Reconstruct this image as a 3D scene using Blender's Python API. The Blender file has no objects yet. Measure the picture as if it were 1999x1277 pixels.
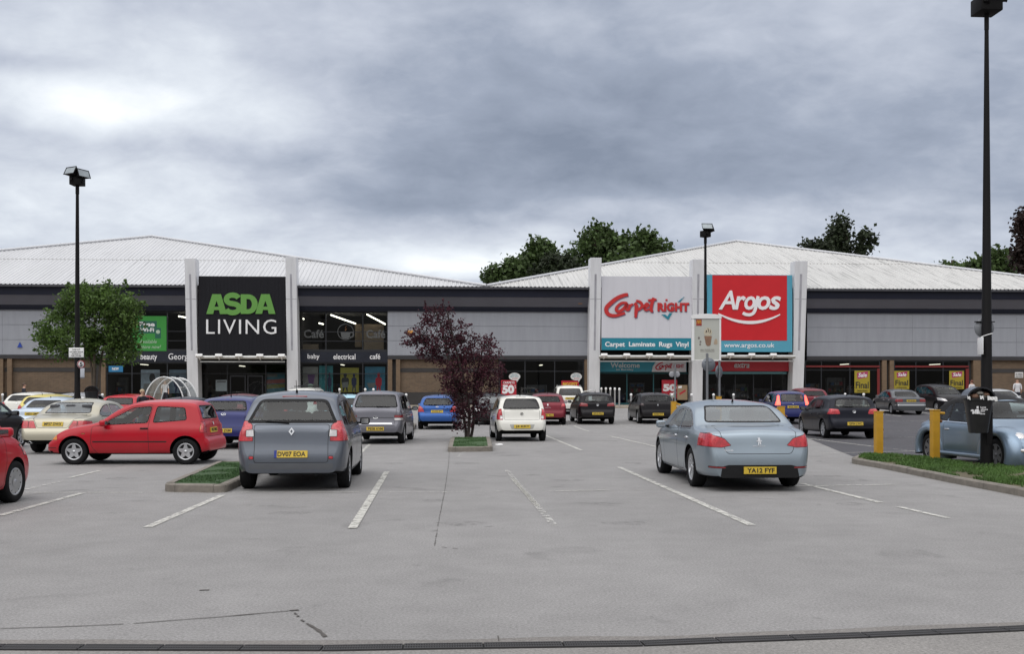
import bpy, bmesh, math, random
from mathutils import Vector, Matrix, noise
from mathutils.bvhtree import BVHTree

R = math.radians
PI = math.pi
rnd = random.Random(11)
scene = bpy.context.scene
COL = scene.collection

# ------------------------------------------------------------------ survey
# The site was measured from the photograph: eye 1.6 m above the tarmac.
FPX, CX, HY, EYE = 2000.0, 999.5, 764.0, 1.6


def clamp(v, a=0.0, b=1.0):
    return max(a, min(b, v))


def lerp(a, b, t):
    return a + (b - a) * t


def gz(y):
    """height of the car park surface, which climbs gently to the shops"""
    t = clamp((y - 42) / 30)
    return 0.55 * t * t * (3 - 2 * t)


def ground(px, py):
    u = (px - CX) / FPX
    v = (HY - py) / FPX
    Y = -EYE / v
    for _ in range(30):
        Y = 0.5 * Y + 0.5 * (gz(Y) - EYE) / v
    return Vector((u * Y, Y, gz(Y)))


def at(px, py, Y):
    return Vector(((px - CX) / FPX * Y, Y, EYE + (HY - py) / FPX * Y))


def gx(px, Y):
    return Vector(((px - CX) / FPX * Y, Y, gz(Y)))


def S(r, g, b):
    def f(c):
        c /= 255.0
        return c / 12.92 if c <= 0.04045 else ((c + 0.055) / 1.055) ** 2.4
    return (f(r), f(g), f(b), 1.0)


# ------------------------------------------------------------------ objects
def tag(o, label=None, cat=None, group=None, kind=None):
    if label:
        o['label'] = label
    if cat:
        o['category'] = cat
    if group:
        o['group'] = group
    if kind:
        o['kind'] = kind
    return o


def empty(name, loc=(0, 0, 0), rz=0.0, label=None, cat=None, group=None, parent=None):
    o = bpy.data.objects.new(name, None)
    o.empty_display_size = 0.2
    o.location = loc
    o.rotation_euler = (0, 0, rz)
    COL.objects.link(o)
    if parent:
        o.parent = parent
    return tag(o, label, cat, group)


def link_mesh(name, me, parent=None, loc=None):
    o = bpy.data.objects.new(name, me)
    COL.objects.link(o)
    if parent:
        o.parent = parent
    if loc is not None:
        o.location = loc
    return o


def kids(o):
    return [c for c in bpy.data.objects if c.parent == o]


def copy_tree(o, parent=None):
    c = o.copy()
    COL.objects.link(c)
    c.parent = parent
    for ch in kids(o):
        copy_tree(ch, c)
    return c


class MB:
    """collects shapes, then links them as one mesh object"""

    def __init__(self):
        self.v, self.f, self.m, self.s = [], [], [], []

    def add(self, vs, fs, m=0, smooth=False):
        n = len(self.v)
        self.v += [tuple(p) for p in vs]
        for f in fs:
            self.f.append(tuple(i + n for i in f))
            self.m.append(m)
            self.s.append(smooth)

    def box(self, x0, x1, y0, y1, z0, z1, m=0, M=None):
        vs = [Vector(p) for p in ((x0, y0, z0), (x1, y0, z0), (x1, y1, z0), (x0, y1, z0),
                                  (x0, y0, z1), (x1, y0, z1), (x1, y1, z1), (x0, y1, z1))]
        if M is not None:
            vs = [M @ p for p in vs]
        self.add(vs, [(3, 2, 1, 0), (4, 5, 6, 7), (0, 1, 5, 4), (1, 2, 6, 5), (2, 3, 7, 6), (3, 0, 4, 7)], m)

    def rbox(self, x0, x1, y0, y1, z0, z1, r=0.05, m=0, M=None, seg=2):
        bm = bmesh.new()
        bmesh.ops.create_cube(bm, size=1)
        for v in bm.verts:
            v.co = Vector((lerp(x0, x1, v.co.x + .5), lerp(y0, y1, v.co.y + .5), lerp(z0, z1, v.co.z + .5)))
        bmesh.ops.bevel(bm, geom=bm.edges[:], offset=r, segments=seg, affect='EDGES', profile=0.5)
        self.bm(bm, m, M, True)
        bm.free()

    def bm(self, bm, m=0, M=None, smooth=False):
        bm.verts.index_update()
        vs = [(M @ v.co) if M is not None else v.co.copy() for v in bm.verts]
        self.add(vs, [[v.index for v in f.verts] for f in bm.faces], m, smooth)

    def prism(self, poly, d0, d1, m=0, axis='y', M=None):
        """2-D polygon (a,b) extruded from d0 to d1; axis y: (x,z), axis x: (y,z), axis z: (x,y)"""
        def P(p, d):
            q = {'y': (p[0], d, p[1]), 'x': (d, p[0], p[1]), 'z': (p[0], p[1], d)}[axis]
            return (M @ Vector(q)) if M is not None else q
        n = len(poly)
        vs = [P(p, d0) for p in poly] + [P(p, d1) for p in poly]
        fs = [tuple(range(n)), tuple(reversed(range(n, 2 * n)))]
        fs += [(i, i + n, (i + 1) % n + n, (i + 1) % n) for i in range(n)]
        self.add(vs, fs, m)

    def tube(self, pts, radii, m=0, seg=10, cap=True, smooth=True):
        pts = [Vector(p) for p in pts]
        if not isinstance(radii, (list, tuple)):
            radii = [radii] * len(pts)
        vs, fs = [], []
        ref = None
        for i, p in enumerate(pts):
            if i == 0:
                t = pts[1] - pts[0]
            elif i == len(pts) - 1:
                t = pts[-1] - pts[-2]
            else:
                t = pts[i + 1] - pts[i - 1]
            t.normalize()
            if ref is None:
                ref = Vector((0, 0, 1)) if abs(t.z) < .9 else Vector((1, 0, 0))
            a = t.cross(ref)
            if a.length < 1e-4:
                a = t.cross(Vector((0, 1, 0)))
            a.normalize()
            b = t.cross(a)
            ref = -b if False else ref
            for k in range(seg):
                w = 2 * PI * k / seg
                vs.append(p + (a * math.cos(w) + b * math.sin(w)) * radii[i])
        for i in range(len(pts) - 1):
            for k in range(seg):
                k2 = (k + 1) % seg
                fs.append((i * seg + k, i * seg + k2, (i + 1) * seg + k2, (i + 1) * seg + k))
        self.add(vs, fs, m, smooth)
        if cap:
            n = len(pts) - 1
            self.add(vs[:seg], [tuple(reversed(range(seg)))], m)
            self.add(vs[n * seg:], [tuple(range(seg))], m)

    def lathe(self, prof, M=None, m=0, seg=24, smooth=True, a0=0, a1=2 * PI):
        """profile (r, h) turned about the local y axis"""
        full = abs(a1 - a0 - 2 * PI) < 1e-6
        n = seg if full else seg + 1
        vs, fs = [], []
        for (r, h) in prof:
            for k in range(n):
                w = a0 + (a1 - a0) * k / seg
                p = Vector((r * math.cos(w), h, r * math.sin(w)))
                vs.append(M @ p if M is not None else p)
        for i in range(len(prof) - 1):
            for k in range(seg):
                k2 = (k + 1) % n
                fs.append((i * n + k, (i + 1) * n + k, (i + 1) * n + k2, i * n + k2))
        self.add(vs, fs, m, smooth)

    def ball(self, c, r, m=0, seg=14, ring=8, M=None):
        c = Vector(c)
        r = Vector(r) if isinstance(r, (tuple, list, Vector)) else Vector((r, r, r))
        vs, fs = [], []
        for i in range(ring + 1):
            t = PI * i / ring
            for k in range(seg):
                w = 2 * PI * k / seg
                p = c + Vector((r.x * math.sin(t) * math.cos(w), r.y * math.sin(t) * math.sin(w), r.z * math.cos(t)))
                vs.append(M @ p if M is not None else p)
        for i in range(ring):
            for k in range(seg):
                k2 = (k + 1) % seg
                fs.append((i * seg + k, (i + 1) * seg + k, (i + 1) * seg + k2, i * seg + k2))
        self.add(vs, fs, m, True)

    def build(self, name, mats, parent=None, loc=None, fix=True, bevel=0.0, weld=True):
        me = bpy.data.meshes.new(name)
        me.from_pydata(self.v, [], self.f)
        for k, p in enumerate(me.polygons):
            p.material_index = self.m[k]
            p.use_smooth = self.s[k]
        if fix:
            bm = bmesh.new()
            bm.from_mesh(me)
            if weld:
                bmesh.ops.remove_doubles(bm, verts=bm.verts, dist=1e-5)
            bmesh.ops.recalc_face_normals(bm, faces=bm.faces)
            bm.to_mesh(me)
            bm.free()
        for mt in (mats if isinstance(mats, (list, tuple)) else [mats]):
            me.materials.append(mt)
        o = link_mesh(name, me, parent, loc)
        if bevel:
            md = o.modifiers.new('edge', 'BEVEL')
            md.width = bevel
            md.segments = 2
            md.limit_method = 'ANGLE'
        return o


# ------------------------------------------------------------------ materials
_M = {}


def nodes_of(name):
    m = bpy.data.materials.new(name)
    m.use_nodes = True
    nt = m.node_tree
    return m, nt, nt.nodes, nt.links, nt.nodes['Principled BSDF']


def mat(name, col, rough=0.6, metal=0.0, var=0.12, scale=4.0, bump=0.0, bscale=60.0, coat=0.0, emit=None,
        estr=1.0, stretch=(1, 1, 1), spec=0.5):
    """procedural surface: colour broken up by two noises, optional fine bump"""
    if name in _M:
        return _M[name]
    m, nt, N, Lk, b = nodes_of(name)
    tc = N.new('ShaderNodeTexCoord')
    mp = N.new('ShaderNodeMapping')
    mp.inputs['Scale'].default_value = stretch
    Lk.new(tc.outputs['Object'], mp.inputs[0])
    n1 = N.new('ShaderNodeTexNoise')
    n1.inputs['Scale'].default_value = scale
    n1.inputs['Detail'].default_value = 5
    n1.inputs['Roughness'].default_value = .65
    Lk.new(mp.outputs[0], n1.inputs['Vector'])
    mr = N.new('ShaderNodeMapRange')
    mr.inputs[1].default_value = .25
    mr.inputs[2].default_value = .75
    mr.inputs[3].default_value = 1 - var
    mr.inputs[4].default_value = 1 + var
    Lk.new(n1.outputs[0], mr.inputs[0])
    mx = N.new('ShaderNodeVectorMath')
    mx.operation = 'SCALE'
    mx.inputs[0].default_value = col[:3]
    Lk.new(mr.outputs[0], mx.inputs['Scale'])
    Lk.new(mx.outputs[0], b.inputs['Base Color'])
    rr = N.new('ShaderNodeMapRange')
    rr.inputs[3].default_value = clamp(rough - .1 * var / .12)
    rr.inputs[4].default_value = clamp(rough + .1 * var / .12)
    Lk.new(n1.outputs[0], rr.inputs[0])
    Lk.new(rr.outputs[0], b.inputs['Roughness'])
    b.inputs['Metallic'].default_value = metal
    b.inputs['Coat Weight'].default_value = coat
    b.inputs['Coat Roughness'].default_value = .06
    b.inputs['Specular IOR Level'].default_value = spec
    if bump:
        n2 = N.new('ShaderNodeTexNoise')
        n2.inputs['Scale'].default_value = bscale
        n2.inputs['Detail'].default_value = 3
        Lk.new(mp.outputs[0], n2.inputs['Vector'])
        bp = N.new('ShaderNodeBump')
        bp.inputs['Strength'].default_value = bump
        bp.inputs['Distance'].default_value = .02
        Lk.new(n2.outputs[0], bp.inputs['Height'])
        Lk.new(bp.outputs[0], b.inputs['Normal'])
    if emit:
        b.inputs['Emission Color'].default_value = emit
        b.inputs['Emission Strength'].default_value = estr
    _M[name] = m
    return m


def mnode(N, Lk, op, a, b=None, c=None):
    n = N.new('ShaderNodeMath')
    n.operation = op
    for k, x in enumerate((a, b, c)):
        if x is None:
            continue
        if isinstance(x, (int, float)):
            n.inputs[k].default_value = x
        else:
            Lk.new(x, n.inputs[k])
    return n.outputs[0]


# ------------------------------------------------------------------ camera
cam = bpy.data.cameras.new('camera')
cam.lens = 36.0 * FPX / 1999.0
cam.sensor_width = 36.0
cam.shift_y = (HY - 638.5) / 1999.0
cam.clip_end = 3000
cam.clip_start = 0.05
co = bpy.data.objects.new('camera', cam)
co.location = (0, 0, EYE)
co.rotation_euler = (R(90), 0, 0)
COL.objects.link(co)
scene.camera = co

# ------------------------------------------------------------------ sky: heavy broken overcast
SUN_EL, SUN_AZ = 52.0, 215.0          # high, behind the left shoulder, seen only as a soft patch
w = bpy.data.worlds.new('World')
scene.world = w
w.use_nodes = True
nt = w.node_tree
N, Lk = nt.nodes, nt.links
bg = N['Background']
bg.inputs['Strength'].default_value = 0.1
sky = N.new('ShaderNodeTexSky')
sky.sky_type = 'NISHITA'
sky.sun_disc = False
sky.sun_elevation = R(SUN_EL)
sky.sun_rotation = R(SUN_AZ)
tc = N.new('ShaderNodeTexCoord')
sep = N.new('ShaderNodeSeparateXYZ')
Lk.new(tc.outputs['Generated'], sep.inputs[0])
X_, Y_, Z_ = sep.outputs
az = mnode(N, Lk, 'ARCTAN2', X_, Y_)
el = mnode(N, Lk, 'ARCSINE', Z_)
# cloud base as a ceiling seen in perspective
den = mnode(N, Lk, 'ADD', mnode(N, Lk, 'MAXIMUM', Z_, 0.0), 0.34)
cmb = N.new('ShaderNodeCombineXYZ')
Lk.new(mnode(N, Lk, 'DIVIDE', X_, den), cmb.inputs[0])
Lk.new(mnode(N, Lk, 'MULTIPLY', mnode(N, Lk, 'DIVIDE', Y_, den), 1.15), cmb.inputs[1])


def sky_noise(scale, detail, off, dist=0.0, rough=.55):
    mp = N.new('ShaderNodeMapping')
    mp.inputs['Location'].default_value = off
    Lk.new(cmb.outputs[0], mp.inputs[0])
    n = N.new('ShaderNodeTexNoise')
    n.inputs['Scale'].default_value = scale
    n.inputs['Detail'].default_value = detail
    n.inputs['Roughness'].default_value = rough
    n.inputs['Distortion'].default_value = dist
    Lk.new(mp.outputs[0], n.inputs['Vector'])
    return mnode(N, Lk, 'SUBTRACT', n.outputs[0], 0.5)


nA = sky_noise(2.0, 5, (3.1, 1.7, 0), .3, .5)
nB = sky_noise(6.0, 6, (8.3, 4.2, 2), .3, .55)
nC = sky_noise(17, 6, (2.3, 6.2, 7), .4, .6)
wob = sky_noise(2.2, 4, (1.3, 9.1, 5), .3)
acc = mnode(N, Lk, 'ADD', mnode(N, Lk, 'MULTIPLY', nA, 0.66), mnode(N, Lk, 'ADD', mnode(N, Lk, 'MULTIPLY', nB, 0.52), mnode(N, Lk, 'MULTIPLY', nC, 0.20)))


def lobe(px, py, sx, sy, amp):
    """a lighter or darker mass of cloud in one quarter of the sky"""
    global acc
    a0 = math.atan((px - CX) / FPX)
    e0 = math.atan((HY - py) / FPX * math.cos(a0))
    du = mnode(N, Lk, 'MULTIPLY', mnode(N, Lk, 'ADD', mnode(N, Lk, 'SUBTRACT', az, a0), mnode(N, Lk, 'MULTIPLY', wob, .14)), FPX / sx)
    dv = mnode(N, Lk, 'MULTIPLY', mnode(N, Lk, 'ADD', mnode(N, Lk, 'SUBTRACT', el, e0), mnode(N, Lk, 'MULTIPLY', nA, .05)), FPX / sy)
    q = mnode(N, Lk, 'ADD', mnode(N, Lk, 'MULTIPLY', du, du), mnode(N, Lk, 'MULTIPLY', dv, dv))
    g = mnode(N, Lk, 'EXPONENT', mnode(N, Lk, 'MULTIPLY', q, -1.0))
    acc = mnode(N, Lk, 'ADD', acc, mnode(N, Lk, 'MULTIPLY', g, amp))


for L_ in ((175, 190, 150, 62, .36), (40, 260, 480, 330, .26), (270, 70, 300, 90, .12), (330, 250, 330, 110, .14),
           (100, 420, 420, 70, .14), (880, 510, 230, 40, .56), (1060, 455, 150, 30, .20), (560, 505, 330, 50, .20), (430, 150, 190, 110, .10),
           (1780, 490, 380, 45, .26), (1180, 395, 170, 20, .16), (1450, 425, 500, 50, .12), (330, 400, 400, 80, .12),
           (1060, 300, 300, 100, -.24), (760, 400, 200, 28, -.24), (1650, 200, 420, 110, -.08), (60, 120, 150, 22, -.26), (120, 270, 200, 24, -.16),
           (950, 30, 560, 80, .08), (640, 130, 160, 90, -.10), (1850, 60, 260, 80, .04), (1350, 350, 260, 50, -.08), (560, 310, 260, 34, -.14), (330, 455, 220, 22, -.12)):
    lobe(*L_)
tval = mnode(N, Lk, 'MULTIPLY_ADD', acc, .86, 0.275)
ramp = N.new('ShaderNodeValToRGB')
cr = ramp.color_ramp
cr.elements[0].position = 0.0
cr.elements[0].color = (.190, .222, .288, 1)
cr.elements[1].position = 1.0
cr.elements[1].color = (.92, .94, .95, 1)
for p_, c_ in ((.24, (.285, .322, .400, 1)), (.45, (.44, .475, .55, 1)), (.72, (.66, .70, .75, 1))):
    e_ = cr.elements.new(p_)
    e_.color = c_
Lk.new(tval, ramp.inputs[0])
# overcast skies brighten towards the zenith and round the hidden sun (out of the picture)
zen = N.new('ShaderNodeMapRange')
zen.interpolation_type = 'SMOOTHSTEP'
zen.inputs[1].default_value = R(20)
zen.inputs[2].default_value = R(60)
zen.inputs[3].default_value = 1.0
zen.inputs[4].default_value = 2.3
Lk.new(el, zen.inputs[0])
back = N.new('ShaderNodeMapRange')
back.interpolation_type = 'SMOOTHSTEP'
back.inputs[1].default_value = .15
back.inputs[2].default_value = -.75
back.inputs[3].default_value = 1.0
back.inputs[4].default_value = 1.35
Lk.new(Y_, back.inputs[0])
# lowest sky behind the camera painted darker for unseen trees, dimming reflections
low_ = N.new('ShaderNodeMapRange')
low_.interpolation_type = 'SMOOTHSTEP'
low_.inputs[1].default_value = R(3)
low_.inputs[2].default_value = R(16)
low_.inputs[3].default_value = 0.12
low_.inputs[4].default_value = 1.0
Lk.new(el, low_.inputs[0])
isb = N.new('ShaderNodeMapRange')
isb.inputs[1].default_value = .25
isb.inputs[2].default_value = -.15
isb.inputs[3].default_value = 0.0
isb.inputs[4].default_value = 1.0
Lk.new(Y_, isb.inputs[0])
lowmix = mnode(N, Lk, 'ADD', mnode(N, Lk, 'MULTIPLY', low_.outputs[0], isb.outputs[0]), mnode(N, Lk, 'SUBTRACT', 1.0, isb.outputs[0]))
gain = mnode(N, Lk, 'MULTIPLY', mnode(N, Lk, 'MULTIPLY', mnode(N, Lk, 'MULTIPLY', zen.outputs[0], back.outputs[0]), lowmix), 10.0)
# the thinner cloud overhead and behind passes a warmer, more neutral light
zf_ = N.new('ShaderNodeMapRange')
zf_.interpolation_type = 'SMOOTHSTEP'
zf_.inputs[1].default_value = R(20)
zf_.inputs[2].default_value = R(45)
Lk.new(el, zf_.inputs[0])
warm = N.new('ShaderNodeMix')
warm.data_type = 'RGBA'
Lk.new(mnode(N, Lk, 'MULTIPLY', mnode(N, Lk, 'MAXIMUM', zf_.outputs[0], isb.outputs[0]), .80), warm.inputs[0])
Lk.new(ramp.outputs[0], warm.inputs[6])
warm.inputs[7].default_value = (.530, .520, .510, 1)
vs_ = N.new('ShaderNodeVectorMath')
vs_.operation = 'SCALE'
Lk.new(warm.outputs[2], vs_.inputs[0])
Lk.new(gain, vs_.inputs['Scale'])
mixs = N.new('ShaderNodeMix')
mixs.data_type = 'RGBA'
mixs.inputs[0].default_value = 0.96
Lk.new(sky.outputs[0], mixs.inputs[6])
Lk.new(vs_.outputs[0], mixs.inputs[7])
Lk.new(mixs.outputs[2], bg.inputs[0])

sun = bpy.data.lights.new('sun', 'SUN')
sun.energy = 0.8
sun.angle = R(75)
sun.color = (1.0, .97, .92)
so = bpy.data.objects.new('sun', sun)
d_ = Vector((math.sin(R(SUN_AZ)) * math.cos(R(SUN_EL)), math.cos(R(SUN_AZ)) * math.cos(R(SUN_EL)), math.sin(R(SUN_EL))))
so.rotation_euler = d_.to_track_quat('Z', 'Y').to_euler()
so.location = d_ * 60
COL.objects.link(so)

scene.view_settings.view_transform = 'Standard'
scene.view_settings.look = 'None'
scene.view_settings.exposure = 0.36
scene.view_settings.gamma = 1
scene.cycles.max_bounces = 8
scene.cycles.transparent_max_bounces = 24
scene.cycles.use_denoising = True


# ------------------------------------------------------------------ lettering
def text_bm(body, depth=0.02, bold=0.0, shear=0.0, space=1.0, align='LEFT'):
    cu = bpy.data.curves.new('lettering', 'FONT')
    cu.body = body
    cu.extrude = depth
    cu.offset = bold
    cu.shear = shear
    cu.space_character = space
    cu.align_x = align
    cu.resolution_u = 3
    ob = bpy.data.objects.new('lettering', cu)
    COL.objects.link(ob)
    dg = bpy.context.evaluated_depsgraph_get()
    me = bpy.data.meshes.new_from_object(ob.evaluated_get(dg))
    bm = bmesh.new()
    bm.from_mesh(me)
    bpy.data.objects.remove(ob)
    bpy.data.curves.remove(cu)
    bpy.data.meshes.remove(me)
    return bm


def put_text(mb, body, x0, x1, z0, z1, y, m=0, depth=.02, M=None, **kw):
    """lettering standing in the local x-z plane, read from -y, fitted to a box"""
    bm = text_bm(body, 1.0, **kw)
    xs = [v.co.x for v in bm.verts]
    ys = [v.co.y for v in bm.verts]
    ax, bx, ay, by = min(xs), max(xs), min(ys), max(ys)
    for v in bm.verts:
        zz = v.co.z
        v.co = Vector((lerp(x0, x1, (v.co.x - ax) / (bx - ax)), y - depth * .5 * zz - depth * .5,
                       lerp(z0, z1, (v.co.y - ay) / (by - ay))))
    mb.bm(bm, m, M)
    bm.free()
# ------------------------------------------------------------------ ground
def asphalt(name, base, dark=.75, light=1.12, patch=True):
    m, nt, N, Lk, b = nodes_of(name)
    tc = N.new('ShaderNodeTexCoord')

    def nz(scale, det=4, rough=.6, stretch=None, dist=0):
        n = N.new('ShaderNodeTexNoise')
        n.inputs['Scale'].default_value = scale
        n.inputs['Detail'].default_value = det
        n.inputs['Roughness'].default_value = rough
        n.inputs['Distortion'].default_value = dist
        if stretch:
            mp = N.new('ShaderNodeMapping')
            mp.inputs['Scale'].default_value = stretch
            Lk.new(tc.outputs['Object'], mp.inputs[0])
            Lk.new(mp.outputs[0], n.inputs['Vector'])
        else:
            Lk.new(tc.outputs['Object'], n.inputs['Vector'])
        return n.outputs[0]

    def mr(x, a, b_, c, d, smooth=False):
        n = N.new('ShaderNodeMapRange')
        if smooth:
            n.interpolation_type = 'SMOOTHSTEP'
        for k, v in enumerate((a, b_, c, d)):
            n.inputs[k + 1].default_value = v
        Lk.new(x, n.inputs[0])
        return n.outputs[0]
    big = mr(nz(.16, 5, .6), .3, .7, .90, 1.09)
    lanes = mr(nz(.5, 4, .55, (1.0, .22, 1)), .3, .7, .95, 1.05)
    mid = mr(nz(1.7, 6, .7), .3, .72, .90, 1.08)
    grit = mr(nz(48, 4, .8), .30, .70, .62, 1.38)
    fine = mr(nz(260, 2, .8), .25, .75, .75, 1.25)
    spots = mr(nz(.8, 4, .6, None, .6), .60, .72, 1.0, .78, True)
    oil = mr(nz(2.6, 3, .5), .69, .78, 1.0, .66, True)
    v = big
    for q in (lanes, mid, grit, fine, spots, oil):
        v = mnode(N, Lk, 'MULTIPLY', v, q)
    sc = N.new('ShaderNodeVectorMath')
    sc.operation = 'SCALE'
    sc.inputs[0].default_value = base[:3]
    Lk.new(v, sc.inputs['Scale'])
    Lk.new(sc.outputs[0], b.inputs['Base Color'])
    b.inputs['Roughness'].default_value = .9
    b.inputs['Specular IOR Level'].default_value = .25
    bp = N.new('ShaderNodeBump')
    bp.inputs['Strength'].default_value = .5
    bp.inputs['Distance'].default_value = .006
    Lk.new(nz(140, 3, .7), bp.inputs['Height'])
    Lk.new(bp.outputs[0], b.inputs['Normal'])
    return m


M_TARMAC = asphalt('worn_tarmac', (.254, .247, .244))
M_DARKTAR = asphalt('newer_tarmac', (.082, .080, .088))
M_CONC = mat('concrete', (.26, .245, .225), .9, var=.22, scale=3, bump=.4, bscale=90)
M_KERB = mat('kerb_concrete', (.20, .18, .155), .92, var=.30, scale=6, bump=.5, bscale=70)
M_PAVE = mat('paving', (.30, .26, .21), .9, var=.22, scale=2.5, bump=.3, bscale=30)


def paint_mat(name, col, wear, amax=.88):
    m, nt, N, Lk, b = nodes_of(name)
    tc = N.new('ShaderNodeTexCoord')
    n = N.new('ShaderNodeTexNoise')
    n.inputs['Scale'].default_value = 7
    n.inputs['Detail'].default_value = 8
    n.inputs['Roughness'].default_value = .75
    Lk.new(tc.outputs['Object'], n.inputs['Vector'])
    r = N.new('ShaderNodeMapRange')
    r.inputs[1].default_value = wear - .07
    r.inputs[2].default_value = wear + .09
    r.inputs[3].default_value = 0.05 * amax
    r.inputs[4].default_value = amax
    Lk.new(n.outputs[0], r.inputs[0])
    b.inputs['Base Color'].default_value = col
    b.inputs['Roughness'].default_value = .8
    t = N.new('ShaderNodeBsdfTransparent')
    mx = N.new('ShaderNodeMixShader')
    Lk.new(r.outputs[0], mx.inputs[0])
    Lk.new(t.outputs[0], mx.inputs[1])
    Lk.new(b.outputs[0], mx.inputs[2])
    Lk.new(mx.outputs[0], N['Material Output'].inputs[0])
    return m


M_PAINT = paint_mat('worn_white_paint', (.56, .55, .51, 1), .445)
M_FAINT = paint_mat('faded_white_paint', (.55, .54, .51, 1), .53)

ys = [-40, -10, 0, 3, 6, 10, 15, 20, 25, 30, 36, 42] + [42 + 1.5 * i for i in range(1, 21)] + [80, 100, 140, 220, 400, 900]
xs = [-900, -300, -120, -60, -40, -30, -20, -10, 0, 10, 20, 30, 40, 60, 120, 300, 900]
mb = MB()
vs = [(x, y, gz(y)) for y in ys for x in xs]
nx = len(xs)
mb.add(vs, [(j * nx + i, j * nx + i + 1, (j + 1) * nx + i + 1, (j + 1) * nx + i) for j in range(len(ys) - 1) for i in range(nx - 1)], 0, True)
g = mb.build('car_park_ground', M_TARMAC)
tag(g, kind='structure')


def sheet_bm(pts, dz):
    """flat outline (x, y) laid on the surface dz above it"""
    bm = bmesh.new()
    vs = [bm.verts.new((p[0], p[1], 0)) for p in pts]
    bm.faces.new(vs)
    y0, y1 = min(p[1] for p in pts), max(p[1] for p in pts)
    y = 42.0
    while y < min(y1, 73):
        if y > y0:
            bmesh.ops.bisect_plane(bm, geom=bm.verts[:] + bm.edges[:] + bm.faces[:], plane_co=(0, y, 0), plane_no=(0, 1, 0))
        y += 1.5
    for v in bm.verts:
        v.co.z = gz(v.co.y) + dz
    bmesh.ops.recalc_face_normals(bm, faces=bm.faces)
    for f in bm.faces:
        if f.normal.z < 0:
            f.normal_flip()
    return bm


def sheet(name, pts, dz, m):
    mb = MB()
    bm = sheet_bm(pts, dz)
    mb.bm(bm)
    bm.free()
    return tag(mb.build(name, m, fix=False), kind='structure')


gp = lambda *L: [ground(*p).xy for p in L]
sheet('dark_tarmac', gp((1470, 812), (1500, 832), (1560, 849), (1640, 882), (1700, 905), (1850, 940), (2000, 968), (2300, 1010), (3000, 1010), (3600, 806), (2000, 803), (1480, 803)), .004, M_DARKTAR)
# paved apron before the shops, one step up
mb = MB()
mb.box(-60, 60, 0, 14.0, 0, .10)
e_th = math.atan(0.055)
pav = mb.build('pavement', M_PAVE)
pav.location = (0, 66.0, gz(66) + .0)
pav.rotation_euler = (0, 0, e_th)
tag(pav, kind='structure')

lines, faint = MB(), MB()


def line(a, b, wd=.10, fade=False, z=.009):
    A, B = ground(*a), ground(*b)
    d = (B - A).xy.normalized()
    n = Vector((-d.y, d.x)) * wd * .5
    bm = sheet_bm([A.xy + n, B.xy + n, B.xy - n, A.xy - n], z)
    (faint if fade else lines).bm(bm)
    bm.free()


for a, b in (((160, 964), (0, 1008)), ((434, 968), (288, 1031)), ((755, 922), (688, 1033)), ((1208, 913), (1467, 1027)),
             ((1565, 945), (1720, 983))):
    line(a, b, .105)
line((755, 922), (688, 1033), .105, z=.012)
line((989, 919), (1083, 1029), .09, True)
line((1000, 935), (1050, 990), .07)
line((1755, 991), (1850, 1013), .09)
line((0, 963), (278, 963), .06)
line((310, 963), (480, 963), .055, True)
line((478, 962), (860, 962), .06, True)
line((600, 962), (700, 962), .05)
line((860, 962), (1300, 957), .055, True)
line((1085, 960), (1190, 958.5), .05)
line((1540, 951), (1752, 947), .07)
line((195, 920), (135, 934), .08)
line((118, 941), (50, 957), .09, True)
line((722, 868), (703, 886), .09)
line((1065, 851), (1135, 880), .10)
line((895, 893), (920, 872), .08, True)
line((1190, 852), (1330, 884), .10)
line((1060, 846), (1290, 846), .07, True)
line((700, 876), (860, 880), .06, True)
line((1120, 832), (1150, 843), .09)
line((1570, 856), (1710, 873), .09)
line((1710, 873), (1800, 884), .07, True)
line((1600, 886), (1810, 881), .07)
line((1730, 893), (1820, 890), .08)
line((1712, 808), (1760, 813), .12)
line((1795, 805), (1830, 811), .12)
line((1730, 823), (1830, 822), .12, True)
line((1725, 842), (1835, 840), .10, True)
line((1700, 852), (1840, 856), .10, True)
for k in range(4):
    line((802 + k, 806 + 5.5 * k), (836 + 2 * k, 805.5 + 5.5 * k), .16, False)
for k in range(3):
    line((1210, 806 + 5 * k), (1240, 806 + 5 * k), .16, True)
for a in ((1205, 827), (900, 829), (1090, 829)):
    line(a, (a[0] + 30, a[1] + 12), .09, True)
tag(lines.build('painted_bay_lines', M_PAINT, fix=False), kind='structure')
tag(faint.build('faded_bay_lines', M_FAINT, fix=False), kind='structure')

# cracks and joints in the surface
M_CRACK = mat('crack_dirt', (.075, .068, .062), .95, var=.3, scale=20)
mb = MB()


def crack(pts, wd, seed, step=.05, breaks=.0):
    rr = random.Random(seed)
    P = [ground(*p) for p in pts]
    out = []
    for A, B in zip(P[:-1], P[1:]):
        n = max(2, int((B - A).length / step))
        for i in range(n):
            out.append(A.lerp(B, i / n))
    quads = []
    for i, p in enumerate(out):
        j = noise.noise(Vector((i * .13, seed, 0))) * wd * 1.2
        h = wd * (.62 + .5 * abs(noise.noise(Vector((i * .21, seed, 5))) * 2))
        t = (out[min(i + 1, len(out) - 1)] - out[max(i - 1, 0)]).xy.normalized()
        nn = Vector((-t.y, t.x))
        c = p.xy + nn * j
        quads.append((c + nn * h, c - nn * h))
    for i in range(len(quads) - 1):
        if rr.random() < breaks:
            continue
        (a, b), (c, d) = quads[i], quads[i + 1]
        mb.add([(q.x, q.y, gz(q.y) + .005) for q in (a, b, d, c)], [(0, 1, 2, 3)])


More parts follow.
